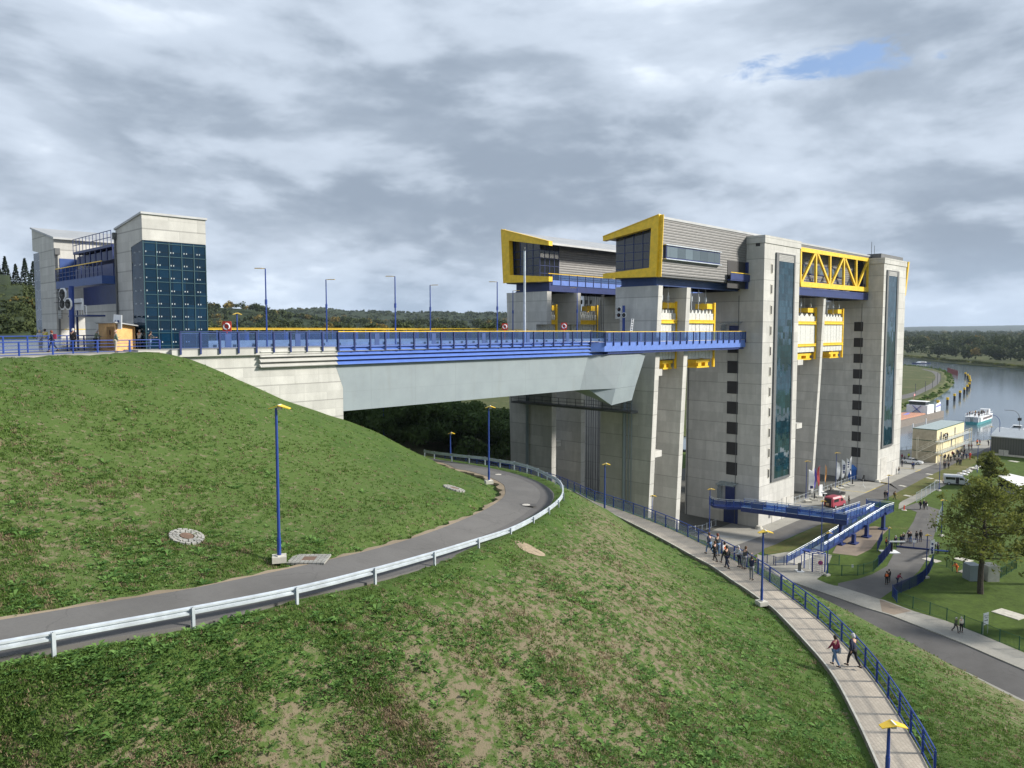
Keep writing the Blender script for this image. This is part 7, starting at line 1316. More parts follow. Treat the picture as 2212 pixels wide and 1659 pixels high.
# ---------------------------------------------------------------- grey warehouse
wb = G('e6', 1608, 872, 0); wh = W('e6', 1612, 545, 0, wb.x).z; o = thing('warehouse', wb, 'long dark grey warehouse with pale sloping roof and white double door', 'warehouse'); wl = wb.y + 3
WG = M_('vertical_cladding'); sp_n = WG.N('ShaderNodeSeparateXYZ'); WG.L(WG.pos(), sp_n.inputs[0]); fr = WG.math('FRACT', WG.math('MULTIPLY', sp_n.outputs[1], 1.6)); WG.col(WG.mix(WG.ramp(WG.math('ABSOLUTE', WG.math('SUBTRACT', fr, .5)), .3, .48), (.085, .09, .085), (.045, .048, .045))); WG = WG.set(.5)
MB().box(wb.x, wb.x + 16, wb.y - 60, wb.y, .5, wh).build('wall', WG, o); MB().box(wb.x - .05, wb.x + 16.05, wb.y - 60.05, wb.y + .05, 0, .5).build('plinth', PALE, o)
MB().prism([(wb.x - .4, wh), (wb.x + 8, wh + 1.6), (wb.x + 16.4, wh), (wb.x + 16.4, wh + .25), (wb.x + 8, wh + 1.85), (wb.x - .4, wh + .25)], wb.y - 60.3, wb.y + .3, 1).build('roof', paint('pale_metal_roof', (.40, .43, .45), .4, .2, .06), o)
d0 = W('e6', 1757, 780, 0, wb.x); d1 = W('e6', 1928, 895, 0, wb.x); q = MB().box(wb.x - .06, wb.x, d1.y, d0.y, .05, d0.z).build('double_door', GD, o); MB().box(wb.x - .08, wb.x - .05, (d0.y + d1.y) / 2 - .04, (d0.y + d1.y) / 2 + .04, .05, d0.z).build('door_joint', GREYD, q)
# ---------------------------------------------------------------- white marquee at the right edge
z1 = 3.0; Mq = [G('e6', 1745, 1262, z1), G('e6', 1910, 1215, z1), G('e6', 2420, 1330, z1), G('e6', 2120, 1450, z1 - .3)]
o = thing('marquee', Vector((Mq[3].x, Mq[3].y, 0)), 'open white stage tent on the lawn at the right edge', 'tent'); MB().slab(Mq, (0, 0, .12)).build('roof', paint('white_canvas', (.82, .82, .82), .6, var=.03), o)
q = MB()
for p in Mq: q.beam(Vector((p.x, p.y, 0)), p, .14)
q.build('poles', STEEL, o); f0 = [Vector((p.x, p.y, .3)) for p in Mq]; MB().slab(f0, (0, 0, .25)).build('floor', GREYG, o); MB().slab([Vector((Mq[1].x, Mq[1].y, .4)), Vector((Mq[2].x, Mq[2].y, .4)), Mq[2], Mq[1]], (.1, .1, 0)).build('back_wall', GREYD, o); MB().slab([Vector((Mq[0].x, Mq[0].y, .4)), Vector((Mq[1].x, Mq[1].y, .4)), Mq[1], Mq[0]], (.1, .1, 0)).build('side_wall', BLACK, o)
MB().slab([Vector((Mq[3].x, Mq[3].y, .4)), Vector((Mq[2].x, Mq[2].y, .4)), Vector((Mq[2].x, Mq[2].y, 2.2)), Vector((Mq[3].x, Mq[3].y, 2.2))], (.05, .05, 0)).build('front_skirt', WHITE, o)
# rubble heap, hydrant, bollard
rng = random.Random(3)
for i in range(46):
    f = rng.random(); p = G('d2', 1180 + 480 * f + rng.gauss(0, 18), 825 - 215 * f + rng.gauss(0, 14), 0); r = rng.uniform(.25, .7); q = MB(); bm = bmesh.new(); bmesh.ops.create_icosphere(bm, subdivisions=1, radius=r); vs = [v.co * (1 + .35 * noise.noise(v.co * 3 + Vector((i, 0, 0)))) for v in bm.verts]; fs = [tuple(v.index for v in f_.verts) for f_ in bm.faces]; bm.free()
    q.add([p + Vector((v.x * 1.2, v.y, max(0, v.z * .6 + r * .25))) for v in vs], fs); tag(q.build('boulder', PALE if i % 3 else WHITE), 'pale broken stone in the rubble row beside the dry lawn', 'stone', 'rubble row')
p = G('d2', 405, 1325, 0); o = thing('hydrant', p, 'red fire hydrant on a round slab near the drive', 'hydrant'); MB().lathe(p, [(.5, 0), (.5, .08), (.3, .1)], 14).build('slab', PALE, o); MB().lathe(p, [(.12, .08), (.12, .75), (.15, .8), (.1, .95), (.02, 1.0)], 10).obox(p + Vector((0, 0, .65)), .2, .07, .07).build('body', RED, o)
p = G('e1', 655, 1545, 0); o = thing('card_reader_post', p, 'grey card reader post on a white slab before the small gate', 'bollard'); MB().obox(p + Vector((0, 0, .05)), .6, .5, .05, HEAD).build('slab', WHITE, o); MB().obox(p + Vector((0, 0, .6)), .18, .18, .6, HEAD).build('column', GREYD, o)
for c, x, y, l in (('d2', 1995, 615, 'pale oval slab in the lawn near the warehouse door'), ('d2', 900, 895, 'small pale slab on the dry lawn right of the lamp'), ('d2', 455, 1115, 'small pale slab on the dry lawn beside the service path'), ('d2', 775, 860, 'small pale slab on the dry lawn near the road'), ('d4', 1110, 470, 'pale stone ring by the lamp right of the drive'), ('d4', 1490, 465, 'pale slab left of the tree trunk'), ('d4', 2040, 1112, 'square paved slab with a cover on the lawn'), ('d2', 1400, 1110, 'pale slab heap on the lawn in front of the leafy tree'), ('d2', 770, 803, 'round cover on the quay road'), ('d2', 380, 972, 'round cover on the quay road nearer the footbridge')):
    p = G(c, x, y, .02); big = (1.6 if x == 2040 else 1.1 if x > 1100 else .7); tag(MB().obox(p, big, big * .7, .05, HEAD + .5).obox(p + Vector((0, 0, .04)), big * .35, big * .3, .03, HEAD + .5).build('ground_slab', PALE), l, 'slab')
p = G('d4', 1700, 640, 0); o = tag(MB().slab([G('d4', *q, .02) for q in ((1420, 605), (1540, 560), (1880, 575), (1960, 600), (1800, 690), (1560, 650))], (0, 0, .04)).build('enclosure_paving', SLABC), kind='structure')
o = thing('utility_cabinet', G('d4', 1620, 600, 0), 'pair of grey utility cabinets in the paved enclosure', 'cabinet'); MB().obox(G('d4', 1590, 605, 1.1), .9, .8, 1.1, HEAD).build('cabinet', GREYG, o); MB().obox(G('d4', 1800, 610, 1.1), 1.0, .8, 1.1, HEAD).build('cabinet', PALE, o)
# ---------------------------------------------------------------- boats and mooring posts
for i, (x, y) in enumerate(((895, 1320), (1033, 1275), (1135, 1215), (1215, 1165), (1278, 1115), (1320, 1070), (1348, 1030), (1362, 985), (1355, 950), (1350, 920), (1325, 895), (1293, 870))):
    p = G('d1', x, y, WZ); s = 1 + p.length / 2500; o = thing('mooring_post', p, ['nearest thick mooring post behind the barge stern', 'second nearest mooring post in the water', 'third nearest mooring post in the water', 'fourth nearest mooring post in the water', 'fifth nearest mooring post in the water'][i] if i < 5 else 'yellow topped mooring post in the far curved row', 'mooring post', 'yellow topped mooring posts'); h = 3.9
    MB().tube([p - Vector((0, 0, 1)), p + Vector((0, 0, h * .7))], .48 * s, 12).build('pile', BLACK, o); MB().tube([p + Vector((0, 0, h * .7)), p + Vector((0, 0, h))], .54 * s, 12).build('yellow_cap', YEL, o)
for i in range(11):
    p = G('d1', 1038 + i * 14, 800 + i * 4.6, WZ); h = 4.0 + (i % 2) * .4; tag(MB().tube([p - Vector((0, 0, 1)), p + Vector((0, 0, h))], .38, 8).build('timber_pile', DRED), 'dark red pile in the row off the tip of the green bank', 'pile', 'dark red piles')
p = G('d1', 503, 1420, WZ); o = thing('mooring_post', p, 'mooring post with yellow cap at the left end of the barge deck', 'mooring post', 'yellow topped mooring posts'); MB().tube([p, p + Vector((0, 0, 3.4))], .5, 10).build('pile', BLACK, o); MB().tube([p + Vector((0, 0, 3.4)), p + Vector((0, 0, 5.2))], .55, 10).build('yellow_cap', YEL, o)
def hull(mb, L_, w, z0, z1, bow=.25, stern=.06, flare=.85):
    n = 14; lo, hi = [], []
    def hw(f): return w * min(1, ((1 - f) / bow) ** .55 if f > 1 - bow else 1) * (1 if f > stern else .86 + .14 * f / stern)
    for i in range(n + 1): f = i / n; x = -L_ / 2 + L_ * f; hi.append((x, hw(f), z1 + (.35 * max(0, (f - .7) / .3) ** 2))); lo.append((x, hw(f) * flare, z0))
    vs = hi + [(x, -y, z) for x, y, z in hi] + lo + [(x, -y, z) for x, y, z in lo]; k = n + 1; fs = []
    for i in range(n): fs += [(i, i + 1, k + i + 1, k + i), (i, 2 * k + i, 2 * k + i + 1, i + 1), (k + i, k + i + 1, 3 * k + i + 1, 3 * k + i)]
    fs += [(0, k, 3 * k, 2 * k), (n, 2 * k + n, 3 * k + n, k + n)]; return mb.add(vs, fs)
# tour boat
p0, p1 = G('d1', 1380, 1560, WZ), G('d1', 1590, 1490, WZ); a = p1 - p0; L_ = 27; yaw = math.atan2(a.y, a.x); c = p0 + a.normalized() * L_ / 2
o = thing('tour_boat', c, 'white and teal passenger boat with a full sun deck heading away', 'boat'); o.rotation_euler = (0, 0, yaw); OFF[o.name] = Vector()
hull(MB(), L_, 2.6, -.3, 1.1).build('hull', TEAL, o); MB().box(-L_ / 2 + 3.2, L_ / 2 - 5.5, -2.45, 2.45, 1.1, 2.9).build('saloon', WHITE, o); MB().box(-L_ / 2 + 6.5, L_ / 2 - 6.5, -2.5, -2.45, 1.6, 2.5).box(-L_ / 2 + 6.5, L_ / 2 - 6.5, 2.45, 2.5, 1.6, 2.5).build('side_windows', paint('brown_glass', (.16, .12, .11), .2), o)
MB().box(-L_ / 2 + .8, L_ / 2 - 5.2, -2.55, 2.55, 2.9, 3.05).build('sun_deck', WHITE, o); q = MB()
for i in range(12):
    for y in (-2.5, 2.5): q.box(-L_ / 2 + 1 + i * 1.7, -L_ / 2 + 1.06 + i * 1.7, y - .03, y + .03, 3.05, 4.0)
for y in (-2.5, 2.5): q.box(-L_ / 2 + 1, L_ / 2 - 5.4, y - .03, y + .03, 3.95, 4.02)
q.build('deck_railing', WHITE, o); MB().box(L_ / 2 - 7.5, L_ / 2 - 5.6, -1.6, 1.6, 2.9, 4.8).build('wheelhouse', WHITE, o); MB().box(-L_ / 2 + .3, -L_ / 2 + 1.6, -2.3, -.6, 1.1, 2.7).box(-L_ / 2 + .3, -L_ / 2 + 1.6, .6, 2.3, 1.1, 2.7).build('stern_cabins', paint('pale_grey', (.5, .52, .55), .5), o)
rb = random.Random(9); Mz = Matrix.Rotation(yaw, 3, 'Z')
for i in range(26):
    q = c + Mz @ Vector((-L_ / 2 + 2.5 + (i // 3) * 1.9 + rb.uniform(-.3, .3), (-1.7, 0, 1.7)[i % 3] + rb.uniform(-.4, .4), 3.05)); person(q, rb.uniform(0, 6), rb.choice(['stand', 'pockets', 'lean']), rb.choice(['black', 'maroon', 'olive', 'dgrey', 'brown', 'white', 'mustard']), 'black', rb.choice(['hdark', 'hgrey', 'brown']), 'passenger on the crowded sun deck of the teal tour boat', 'passengers on the tour boat', 0, rb.uniform(.8, 1.0))
# cargo barge
p0, p1 = G('d1', 360, 1600, WZ), G('d1', 960, 1450, WZ); d = (p1 - p0).normalized(); n_ = Vector((-d.y, d.x, 0)); 
o = thing('cargo_barge', p0, 'long cargo barge with rust red hatch covers and white wheelhouse', 'barge'); Bq = lambda f, s, z: p0 + d * f + n_ * s + Vector((0, 0, z)); LB = (p1 - p0).length + 2
MB().slab([Bq(-45, 0, 0), Bq(LB, 0, 0), Bq(LB + 2, 4.5, 0), Bq(LB, 9.5, 0), Bq(-45, 9.5, 0)], (0, 0, 2.6)).build('hull', HULL, o); fw = 42; MB().slab([Bq(-44, .9, 2.62), Bq(30, .9, 2.62), Bq(30, 8.6, 2.62), Bq(-44, 8.6, 2.62)], (0, 0, .5)).build('hatch_covers', RUST, o)
MB().slab([Bq(19, 4, 3.14), Bq(27, 5.5, 3.14), Bq(27, 6.6, 3.14), Bq(17, 5.2, 3.14)], (0, 0, .02)).build('blue_stripe', paint('stripe_blue', (.22, .22, .55), .7), o)
MB().slab([Bq(32, .8, 2.6), Bq(40, .8, 2.6), Bq(40, 8.8, 2.6), Bq(32, 8.8, 2.6)], (0, 0, 3.4)).build('deckhouse', WHITE, o); MB().slab([Bq(32.6, 1.8, 6.02), Bq(36.5, 1.8, 6.02), Bq(36.5, 8, 6.02), Bq(32.6, 8, 6.02)], (0, 0, 1.3)).build('wheelhouse', GLW, o); MB().slab([Bq(32.2, 1.4, 7.4), Bq(36.9, 1.4, 7.4), Bq(36.9, 8.4, 7.4), Bq(32.2, 8.4, 7.4)], (0, 0, .15)).build('wheelhouse_roof', WHITE, o)
q = MB(); xx = 31.93; q.beam(Bq(xx, 3.2, 2.9), Bq(xx, 6.4, 5.8), .12, .9, up=d).beam(Bq(xx, 6.4, 2.9), Bq(xx, 3.2, 5.8), .12, .9, up=d); q.build('blue_cross', paint('cross_blue', (.03, .05, .30), .6), o)
MB().slab([Bq(41.5, .5, 2.8), Bq(47.5, .5, 2.8), Bq(47.5, .5, 6.6), Bq(41.5, .5, 6.0)], n_ * .1).build('white_board', WHITE, o); MB().slab([Bq(41.7, .44, 4.6), Bq(47.3, .44, 4.9), Bq(47.3, .44, 5.8), Bq(41.7, .44, 5.3)], n_ * .04).build('blue_band', paint('stripe_blue', (.22, .22, .55)), o)
MB().tube([Bq(38, 8, 6), Bq(38, 8, 10)], .07, 6).slab([Bq(38, 8, 9.2), Bq(39.6, 8, 9.2), Bq(39.6, 8, 10), Bq(38, 8, 10)], (.05, .05, 0)).build('flag', paint('flag_pale_red', (.6, .25, .25), .8), o)
for x, yb, yt in ((536, 1640, 1540), (725, 1560, 1465)): p = G('d1', x, yb + 60, 0); p.y += 6; t = W('d1', x, yt, 1, p.y); tag(MB().tube([Vector((t.x, p.y, WZ)), Vector((t.x, p.y, t.z))], .22, 8).build('white_dolphin', WHITE), 'thin white pile at the near side of the barge, ' + ('left' if x < 600 else 'right') + ' one', 'pile')
def motorboat(p, yaw, L_, label, cab=True, hullm=WHITE):
    o = thing('motorboat', p, label, 'boat'); o.rotation_euler = (0, 0, yaw); OFF[o.name] = Vector(); hull(MB(), L_, L_ * .15, -.2, 1.0, .45).build('hull', hullm, o); MB().prism([(-L_ * .28, 1.0), (-L_ * .25, 2.3), (L_ * .05, 2.3), (L_ * .16, 1.0)], -L_ * .11, L_ * .11, 1).build('cabin', WHITE, o); MB().prism([(-L_ * .2, 1.5), (-L_ * .19, 2.1), (L_ * .04, 2.1), (L_ * .1, 1.5)], -L_ * .115, L_ * .115, 1).build('windows', WINB, o); return o
motorboat(G('d1', 640, 670, WZ), yaw + 2.6, 22, 'small white cabin boat with blue hull in the far bend of the canal', hullm=BLUED)
motorboat(G('f6', 1880, 1040, WZ) , 1.9, 9, 'little white motorboat moored behind the warehouse'); 
q = G('f6', 2080, 960, WZ); o = thing('moored_ship', q, 'white passenger ship moored at the right edge with people on deck', 'boat'); hull(MB(), 30, 2.8, -.3, 1.2).build('hull', WHITE, o); MB().box(-6, 10, -2.4, 2.4, 1.2, 3.4).build('saloon', WHITE, o); MB().box(-5.5, 9.5, -2.45, 2.45, 1.9, 2.9).build('windows', WINB, o); MB().box(-6.2, 11, -2.6, 2.6, 3.4, 3.55).build('roof', WHITE, o); MB().tube([(-10, 0, 1.2), (-10, 0, 6)], .1, 6).build('mast', STEEL, o); MB().obox((-3, -2.5, 1.6), .6, .1, .5).build('life_ring', RED, o)
o.rotation_euler = (0, 0, 0.25); 
# ---------------------------------------------------------------- leaves as many small faces
def cards(cen, nor, size, rng, aspect=1.5, jit=.9):
    """one quad per row of cen: centre, rough facing, size -> verts, faces"""
    n = len(cen); nn = nor + rng.normal(0, jit, (n, 3)); nn /= np.linalg.norm(nn, axis=1, keepdims=True) + 1e-9
    r = rng.normal(0, 1, (n, 3)); t = np.cross(nn, r); t /= np.linalg.norm(t, axis=1, keepdims=True) + 1e-9; b = np.cross(nn, t); s = (np.asarray(size) * rng.uniform(.6, 1.3, n))[:, None]
    v = np.stack([cen - t * s * aspect * .5, cen + b * s * .35 + nn * s * .1, cen + t * s * aspect * .5, cen - b * s * .35 + nn * s * .1], 1).reshape(-1, 3)
    return v, np.arange(n * 4).reshape(n, 4)
def crown_pts(c, r, n, rng, lobes=7, flat=.8, fill=.35):
    """points in clumps over a crown of radius r: uneven outline, gaps between clumps"""
    L_ = rng.normal(0, 1, (lobes, 3)); L_ /= np.linalg.norm(L_, axis=1, keepdims=True); L_[:, 2] = np.abs(L_[:, 2]) * 1.1 - .3; lc = L_ * r * rng.uniform(.35, .72, (lobes, 1)); lr = r * rng.uniform(.3, .52, lobes)
    k = rng.integers(0, lobes, n); d = rng.normal(0, 1, (n, 3)); d /= np.linalg.norm(d, axis=1, keepdims=True); rad = lr[k] * np.where(rng.random(n) < fill, rng.uniform(.3, 1, n), rng.uniform(.85, 1.08, n))
    p = lc[k] + d * rad[:, None]; p[:, 2] *= flat; tone = np.clip(rng.random(lobes)[k] * .5 + rng.random(n) * .35 + .15, 0, 1)
    return np.asarray(c) + p, d, tone
def canopy(name, crowns, per, csize, mat, seed, label=None, cat=None, flat=.8, hue=.12, kind='stuff', cone=False):
    rng = np.random.default_rng(seed); V = []; T = []; S = []; Nn = []
    for (x, y, z, r) in crowns:
        if cone:
            h = rng.random(per) ** 1.4; a = rng.uniform(0, 6.28, per); rr = r * (1 - h) * rng.uniform(.55, 1.05, per) + .1; p = np.column_stack([x + np.cos(a) * rr, y + np.sin(a) * rr, z + h * r * 4.2 - rr * .35 + rng.normal(0, .15, per)]); d = np.column_stack([np.cos(a) * .5, np.sin(a) * .5, np.full(per, .8)]); t = rng.random(per)
        else: p, d, t = crown_pts((x, y, z), r, per, rng, flat=flat)
        b = rng.random(); t = np.full(per, .9 + rng.random() * .08) if rng.random() < hue else np.clip(t * .75 + b * .12, 0, .78)
        V.append(p); Nn.append(d); T.append(t); S.append(np.full(per, csize * r ** .35))
    P = np.concatenate(V); v, f = cards(P, np.concatenate(Nn), np.concatenate(S), rng, jit=.55); o = npmesh(name, v, f, [mat], attr=np.repeat(np.concatenate(T), 4)); 
    return tag(o, label, cat, kind=kind) if kind else o
def dirv(u): a = HEAD - math.atan((u - CX) / F_); return math.cos(a), math.sin(a), math.cos(math.atan((u - CX) / F_))
def at(u, D, vtop=None):
    """place at picture column u and depth D (along the view); z so that it shows at row vtop"""
    cx, cy, c = dirv(u); d = D / c; return d * cx, d * cy, (EYE + (HORIZ - vtop) / F_ * D if vtop is not None else 0)
# ridges ----------------------------------------------------------------
HILL = ground_mat('wooded_hill', (.022, .036, .015), (.045, .060, .024), (.035, .045, .03), .006, (.5, .7), .05, .8)
HILLF = ground_mat('field_hill', (.05, .062, .026), (.085, .10, .035), (.10, .11, .05), .003, (.48, .55), .02, .5)
def ridge(name, prof, D, mat, front=.55, back=1.5, seed=0, rough=1.0):
    us = np.linspace(prof[0][0], prof[-1][0], 160); tv = np.interp(us, [p[0] for p in prof], [p[1] for p in prof]); V = []; fr = [front, .75, .88, .96, 1.0, 1.06, 1.2, back]; hk = [0, .35, .72, .93, 1, 1.0, .8, 0]
    for u, t in zip(us, tv):
        for f, h in zip(fr, hk):
            x, y, z = at(u, D * f, None); zt = EYE + (HORIZ - t) / F_ * D; nz = noise.noise(Vector((x / 180, y / 180, seed))) * 8 * rough * h; V.append((x, y, -4 + (zt + 4) * h + nz * (h < .99) + (noise.noise(Vector((x / 30, y / 30, seed))) * 2.0 * rough) * h))
    k = len(fr); n = len(us); I = np.arange(n * k).reshape(n, k); Q = np.stack([I[:-1, :-1], I[1:, :-1], I[1:, 1:], I[:-1, 1:]], -1).reshape(-1, 4); return struct(npmesh(name, np.array(V), Q, [mat], smooth=True))
far_prof = [(-400, 690), (300, 690), (600, 672), (640, 668), (700, 666), (745, 674), (800, 673), (870, 676), (960, 676), (1040, 677), (1100, 675), (1300, 676), (1500, 690)]
ridge('hills', far_prof, 2300, HILL, seed=1); ridge('hills', [(200, 668), (380, 665), (470, 666), (520, 666), (575, 671), (625, 684), (700, 696), (800, 700), (1000, 702), (1200, 703), (1300, 712)], 900, HILL, seed=2, rough=.5)
ridge('hills', [(1700, 706), (1950, 706.5), (2010, 705), (2100, 704.5), (2200, 702.5), (2260, 702), (2600, 704)], 9000, HILL, seed=5, rough=1)
rg = random.Random(11); cr = []
for i in range(620):
    u = rg.uniform(180, 1290); f = rg.random(); D = 560 + 420 * f; x, y, z = at(u, D); top = np.interp(u, [200, 380, 470, 520, 575, 625, 700, 800, 1300], [668, 665, 666, 666, 671, 684, 696, 700, 705]); zt = (EYE + (HORIZ - top) / F_ * 900 + 4) * min(1, max(.05, (D / 900 - .55) / .42) ** 1.1) - 4; cr.append((x, y, zt + 2.5, rg.uniform(4.5, 8)))
canopy('woodland', cr, 70, 1.15, FOREST, 21, 'mixed autumn wood covering the hills behind the canal bridge', 'wood', hue=.07)
cr = []
for i in range(1000): u = rg.uniform(430, 1290); D = rg.uniform(1500, 2350); x, y, z = at(u, D); top = np.interp(u, [p[0] for p in far_prof], [p[1] for p in far_prof]); zt = (EYE + (HORIZ - top) / F_ * 2300 + 4) * np.interp(D / 2300, [.55, .75, .88, .96, 1.02], [0, .35, .72, .93, 1]) - 4; cr.append((x, y, zt + 2, rg.uniform(7, 13)))
canopy('woodland', cr, 36, 1.9, FOREST, 22, 'distant dark wood along the ridge on the horizon left of the lift', 'wood', hue=.03, flat=.6)
# green edge of trees just behind the canal
cr = []
for i in range(60): u = rg.uniform(430, 1140); D = rg.uniform(330, 480); x, y, z = at(u, D, rg.uniform(690, 712)); cr.append((x, y, z - 4, rg.uniform(4, 7)))
canopy('tree_belt', cr, 150, .8, FOREST, 23, 'belt of green and yellow trees close behind the canal railing', 'wood', hue=.12)
# wood beyond the water on the right
cr = []; shore = [(p.x, p.y) for p in fs_]
for i in range(950):
    u = rg.uniform(1850, 2330); f = rg.random() ** 1.6; D0 = np.interp(u, [1850, 1952, 2050, 2212, 2330], [1120, 1010, 860, 705, 620]) * 1.01; D = D0 + 4 + f * 2600; x, y, _ = at(u, D); r = 6 + rg.random() * 4 + f * 9; cr.append((x, y, 9 + rg.uniform(-2, 5) + (7 if f > .02 else 0), r))
canopy('woodland', cr, 95, 1.25, FOREST, 24, 'dense wood on the far bank of the canal at the right', 'wood', hue=.05, flat=1.0)
cr = []
for i in range(260): u = rg.uniform(1850, 2330); D0 = np.interp(u, [1850, 1952, 2050, 2212, 2330], [1120, 1010, 860, 705, 620]) * 1.01; x, y, _ = at(u, D0 + rg.uniform(2, 12)); cr.append((x, y, .3, rg.uniform(1.5, 3)))
canopy('bank_shrubs', cr, 60, .8, MEADOWL if 'MEADOWL' in globals() else LEAF, 25, 'low reeds and shrubs along the far shore of the canal', 'shrubs', hue=.1, flat=.7)
# wooded hillside at the left edge with conifers on its crest
V = []; us = np.linspace(-260, 120, 30); 
for u in us:
    for D, h in ((105, 31), (140, 36), (190, 46 if u < 60 else 40), (240, 52 if u < 40 else 42), (300, 50 if u < 40 else 40), (420, 30)): x, y, _ = at(u, D); V.append((x, y, h + noise.noise(Vector((x / 20, y / 20, 3))) * 1.5 - max(0, u - 70) * .25))
I = np.arange(30 * 6).reshape(30, 6); struct(npmesh('hills', np.array(V), np.stack([I[:-1, :-1], I[1:, :-1], I[1:, 1:], I[:-1, 1:]], -1).reshape(-1, 4), [HILL], smooth=True))
cr = []
for i in range(230): u = rg.uniform(-240, 112); D = rg.uniform(125, 250); x, y, _ = at(u, D); h = np.interp(D, [105, 140, 190, 240, 300], [30, 35, 43, 47, 47]) - max(0, u - 60) * .2; cr.append((x, y, h + .5, rg.uniform(2.4, 4.2)))
canopy('hillside_wood', cr, 420, .36, FOREST, 26, 'dense green hillside wood behind the left edge of the platform', 'wood', hue=.06)
for i, (u, vt) in enumerate(((6, 572), (20, 556), (42, 572), (62, 560), (80, 566), (96, 573))):
    x, y, z = at(u, 246 + (i % 3) * 9, vt); h = 15; cr1 = [(x, y, z - 13.5, 3.2)]; o = thing('conifer_tree', (x, y, z - 15), ['dark spruce at the very left edge of the hillside crest', 'tall dark spruce, second from the left edge on the hillside crest', 'dark spruce third from the left edge on the hillside crest', 'tall dark spruce just left of the gate on the hillside crest', 'dark spruce partly behind the left gate block', 'dark spruce hidden mostly behind the gate block'][i], 'tree', 'spruces on the crest')
    q = canopy('crown', cr1, 1700, .34, CONIF, 40 + i, kind=None, cone=True, hue=0); q.parent = o; q.location = -o.location; MB().tube([(x, y, z - 18), (x, y, z - 1)], .25, 6, .05).build('trunk', BARK, o)
# dark wood and lawn under the bridge
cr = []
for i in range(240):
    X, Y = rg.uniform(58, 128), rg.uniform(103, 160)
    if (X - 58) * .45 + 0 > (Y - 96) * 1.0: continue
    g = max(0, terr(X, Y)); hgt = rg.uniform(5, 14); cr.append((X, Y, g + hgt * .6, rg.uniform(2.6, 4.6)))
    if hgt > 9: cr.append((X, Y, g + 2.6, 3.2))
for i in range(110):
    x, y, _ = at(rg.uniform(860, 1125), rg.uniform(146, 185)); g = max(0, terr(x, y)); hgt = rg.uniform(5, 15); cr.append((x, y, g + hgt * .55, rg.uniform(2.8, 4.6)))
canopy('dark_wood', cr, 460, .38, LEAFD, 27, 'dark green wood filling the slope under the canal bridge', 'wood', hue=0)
# trees on the right lawn ------------------------------------------------
def tree(base, H, spread, label, seed, n=26, leaf=LEAF, per=520, size=.34, airy=1.0, gap=.28, lean=(0, 0)):
    rng = np.random.default_rng(seed); rr = random.Random(seed); o = thing('broadleaf_tree', base, label, 'tree'); b = Vector(base); m = MB(); k = 9
    tp = [b + Vector((lean[0] * (i / k) ** 2 + rr.uniform(-.15, .15), lean[1] * (i / k) ** 2 + rr.uniform(-.15, .15), H * .93 * i / k)) for i in range(k + 1)]; m.tube([tp[0] - Vector((0, 0, .3))] + tp, [H * .032] + [H * .024 * (1 - i / k) ** .8 + .03 for i in range(k + 1)], 9); P = []; D_ = []; T = []
    for i in range(n):
        f = gap + (1 - gap) * (i + .5) / n; s = tp[min(k, int(f * k))].lerp(tp[min(k, int(f * k) + 1)], f * k - int(f * k)); a = i * 2.4 + rr.uniform(-.4, .4); ln = spread * (math.sin(math.pi * (.16 + .80 * (f - gap) / (1 - gap))) ** .7) * rr.uniform(.65, 1.1) * (1.25 - .7 * f); up = rr.uniform(-.05, .6) * ln
        e = s + Vector((math.cos(a) * ln, math.sin(a) * ln, up)); mid = s.lerp(e, .5) + Vector((0, 0, -.05 * ln)); m.tube([s, mid, e], [H * .009 * (1.2 - f), H * .006 * (1.2 - f), .02], 6)
        for j in range(6):
            t = .3 + .75 * j / 5; c = s.lerp(e, t) + Vector((rr.gauss(0, .5), rr.gauss(0, .5), rr.gauss(.2, .55))); p, d, tn = crown_pts(tuple(c), spread * .25 * rr.uniform(.6, 1.35), int(per / 6), rng, lobes=6, flat=.9 * airy, fill=.75); P.append(p); D_.append(d + np.array([0, 0, .6])); T.append(tn * .8)
            if j > 1: m.tube([s.lerp(e, t * .8), c], [.035, .012], 4)
    m.build('trunk', BARK, o); P = np.concatenate(P); v, f_ = cards(P, np.concatenate(D_), np.full(len(P), size), rng); q = npmesh('crown', v - np.array(base), f_, [leaf], attr=np.repeat(np.concatenate(T), 4)); q.parent = o
tb = G('d4', 1695, 868, 0); tt = W('f7', 375, -10, 0, tb.x); tree(tuple(tb), tt.z * .9, 7.4, 'tall airy tree with dark trunk on the lawn inside the right bend', 5, n=32, per=270, size=.30)
tree(tuple(G('v', 2262, 1262, 0)), 15, 6.0, 'leafy tree cut off by the right edge of the picture', 6, n=24, per=560)
tree(tuple(G('f7', 487, 262, 0)), 7.2, 3.6, 'small leafy tree between the silver van and the marquee', 7, n=18, per=420, size=.3)
tree(tuple(G('v', 2300, 1370, 0)), 9, 3.6, 'low tree at the right edge above the long green fence', 8, n=14, per=400)
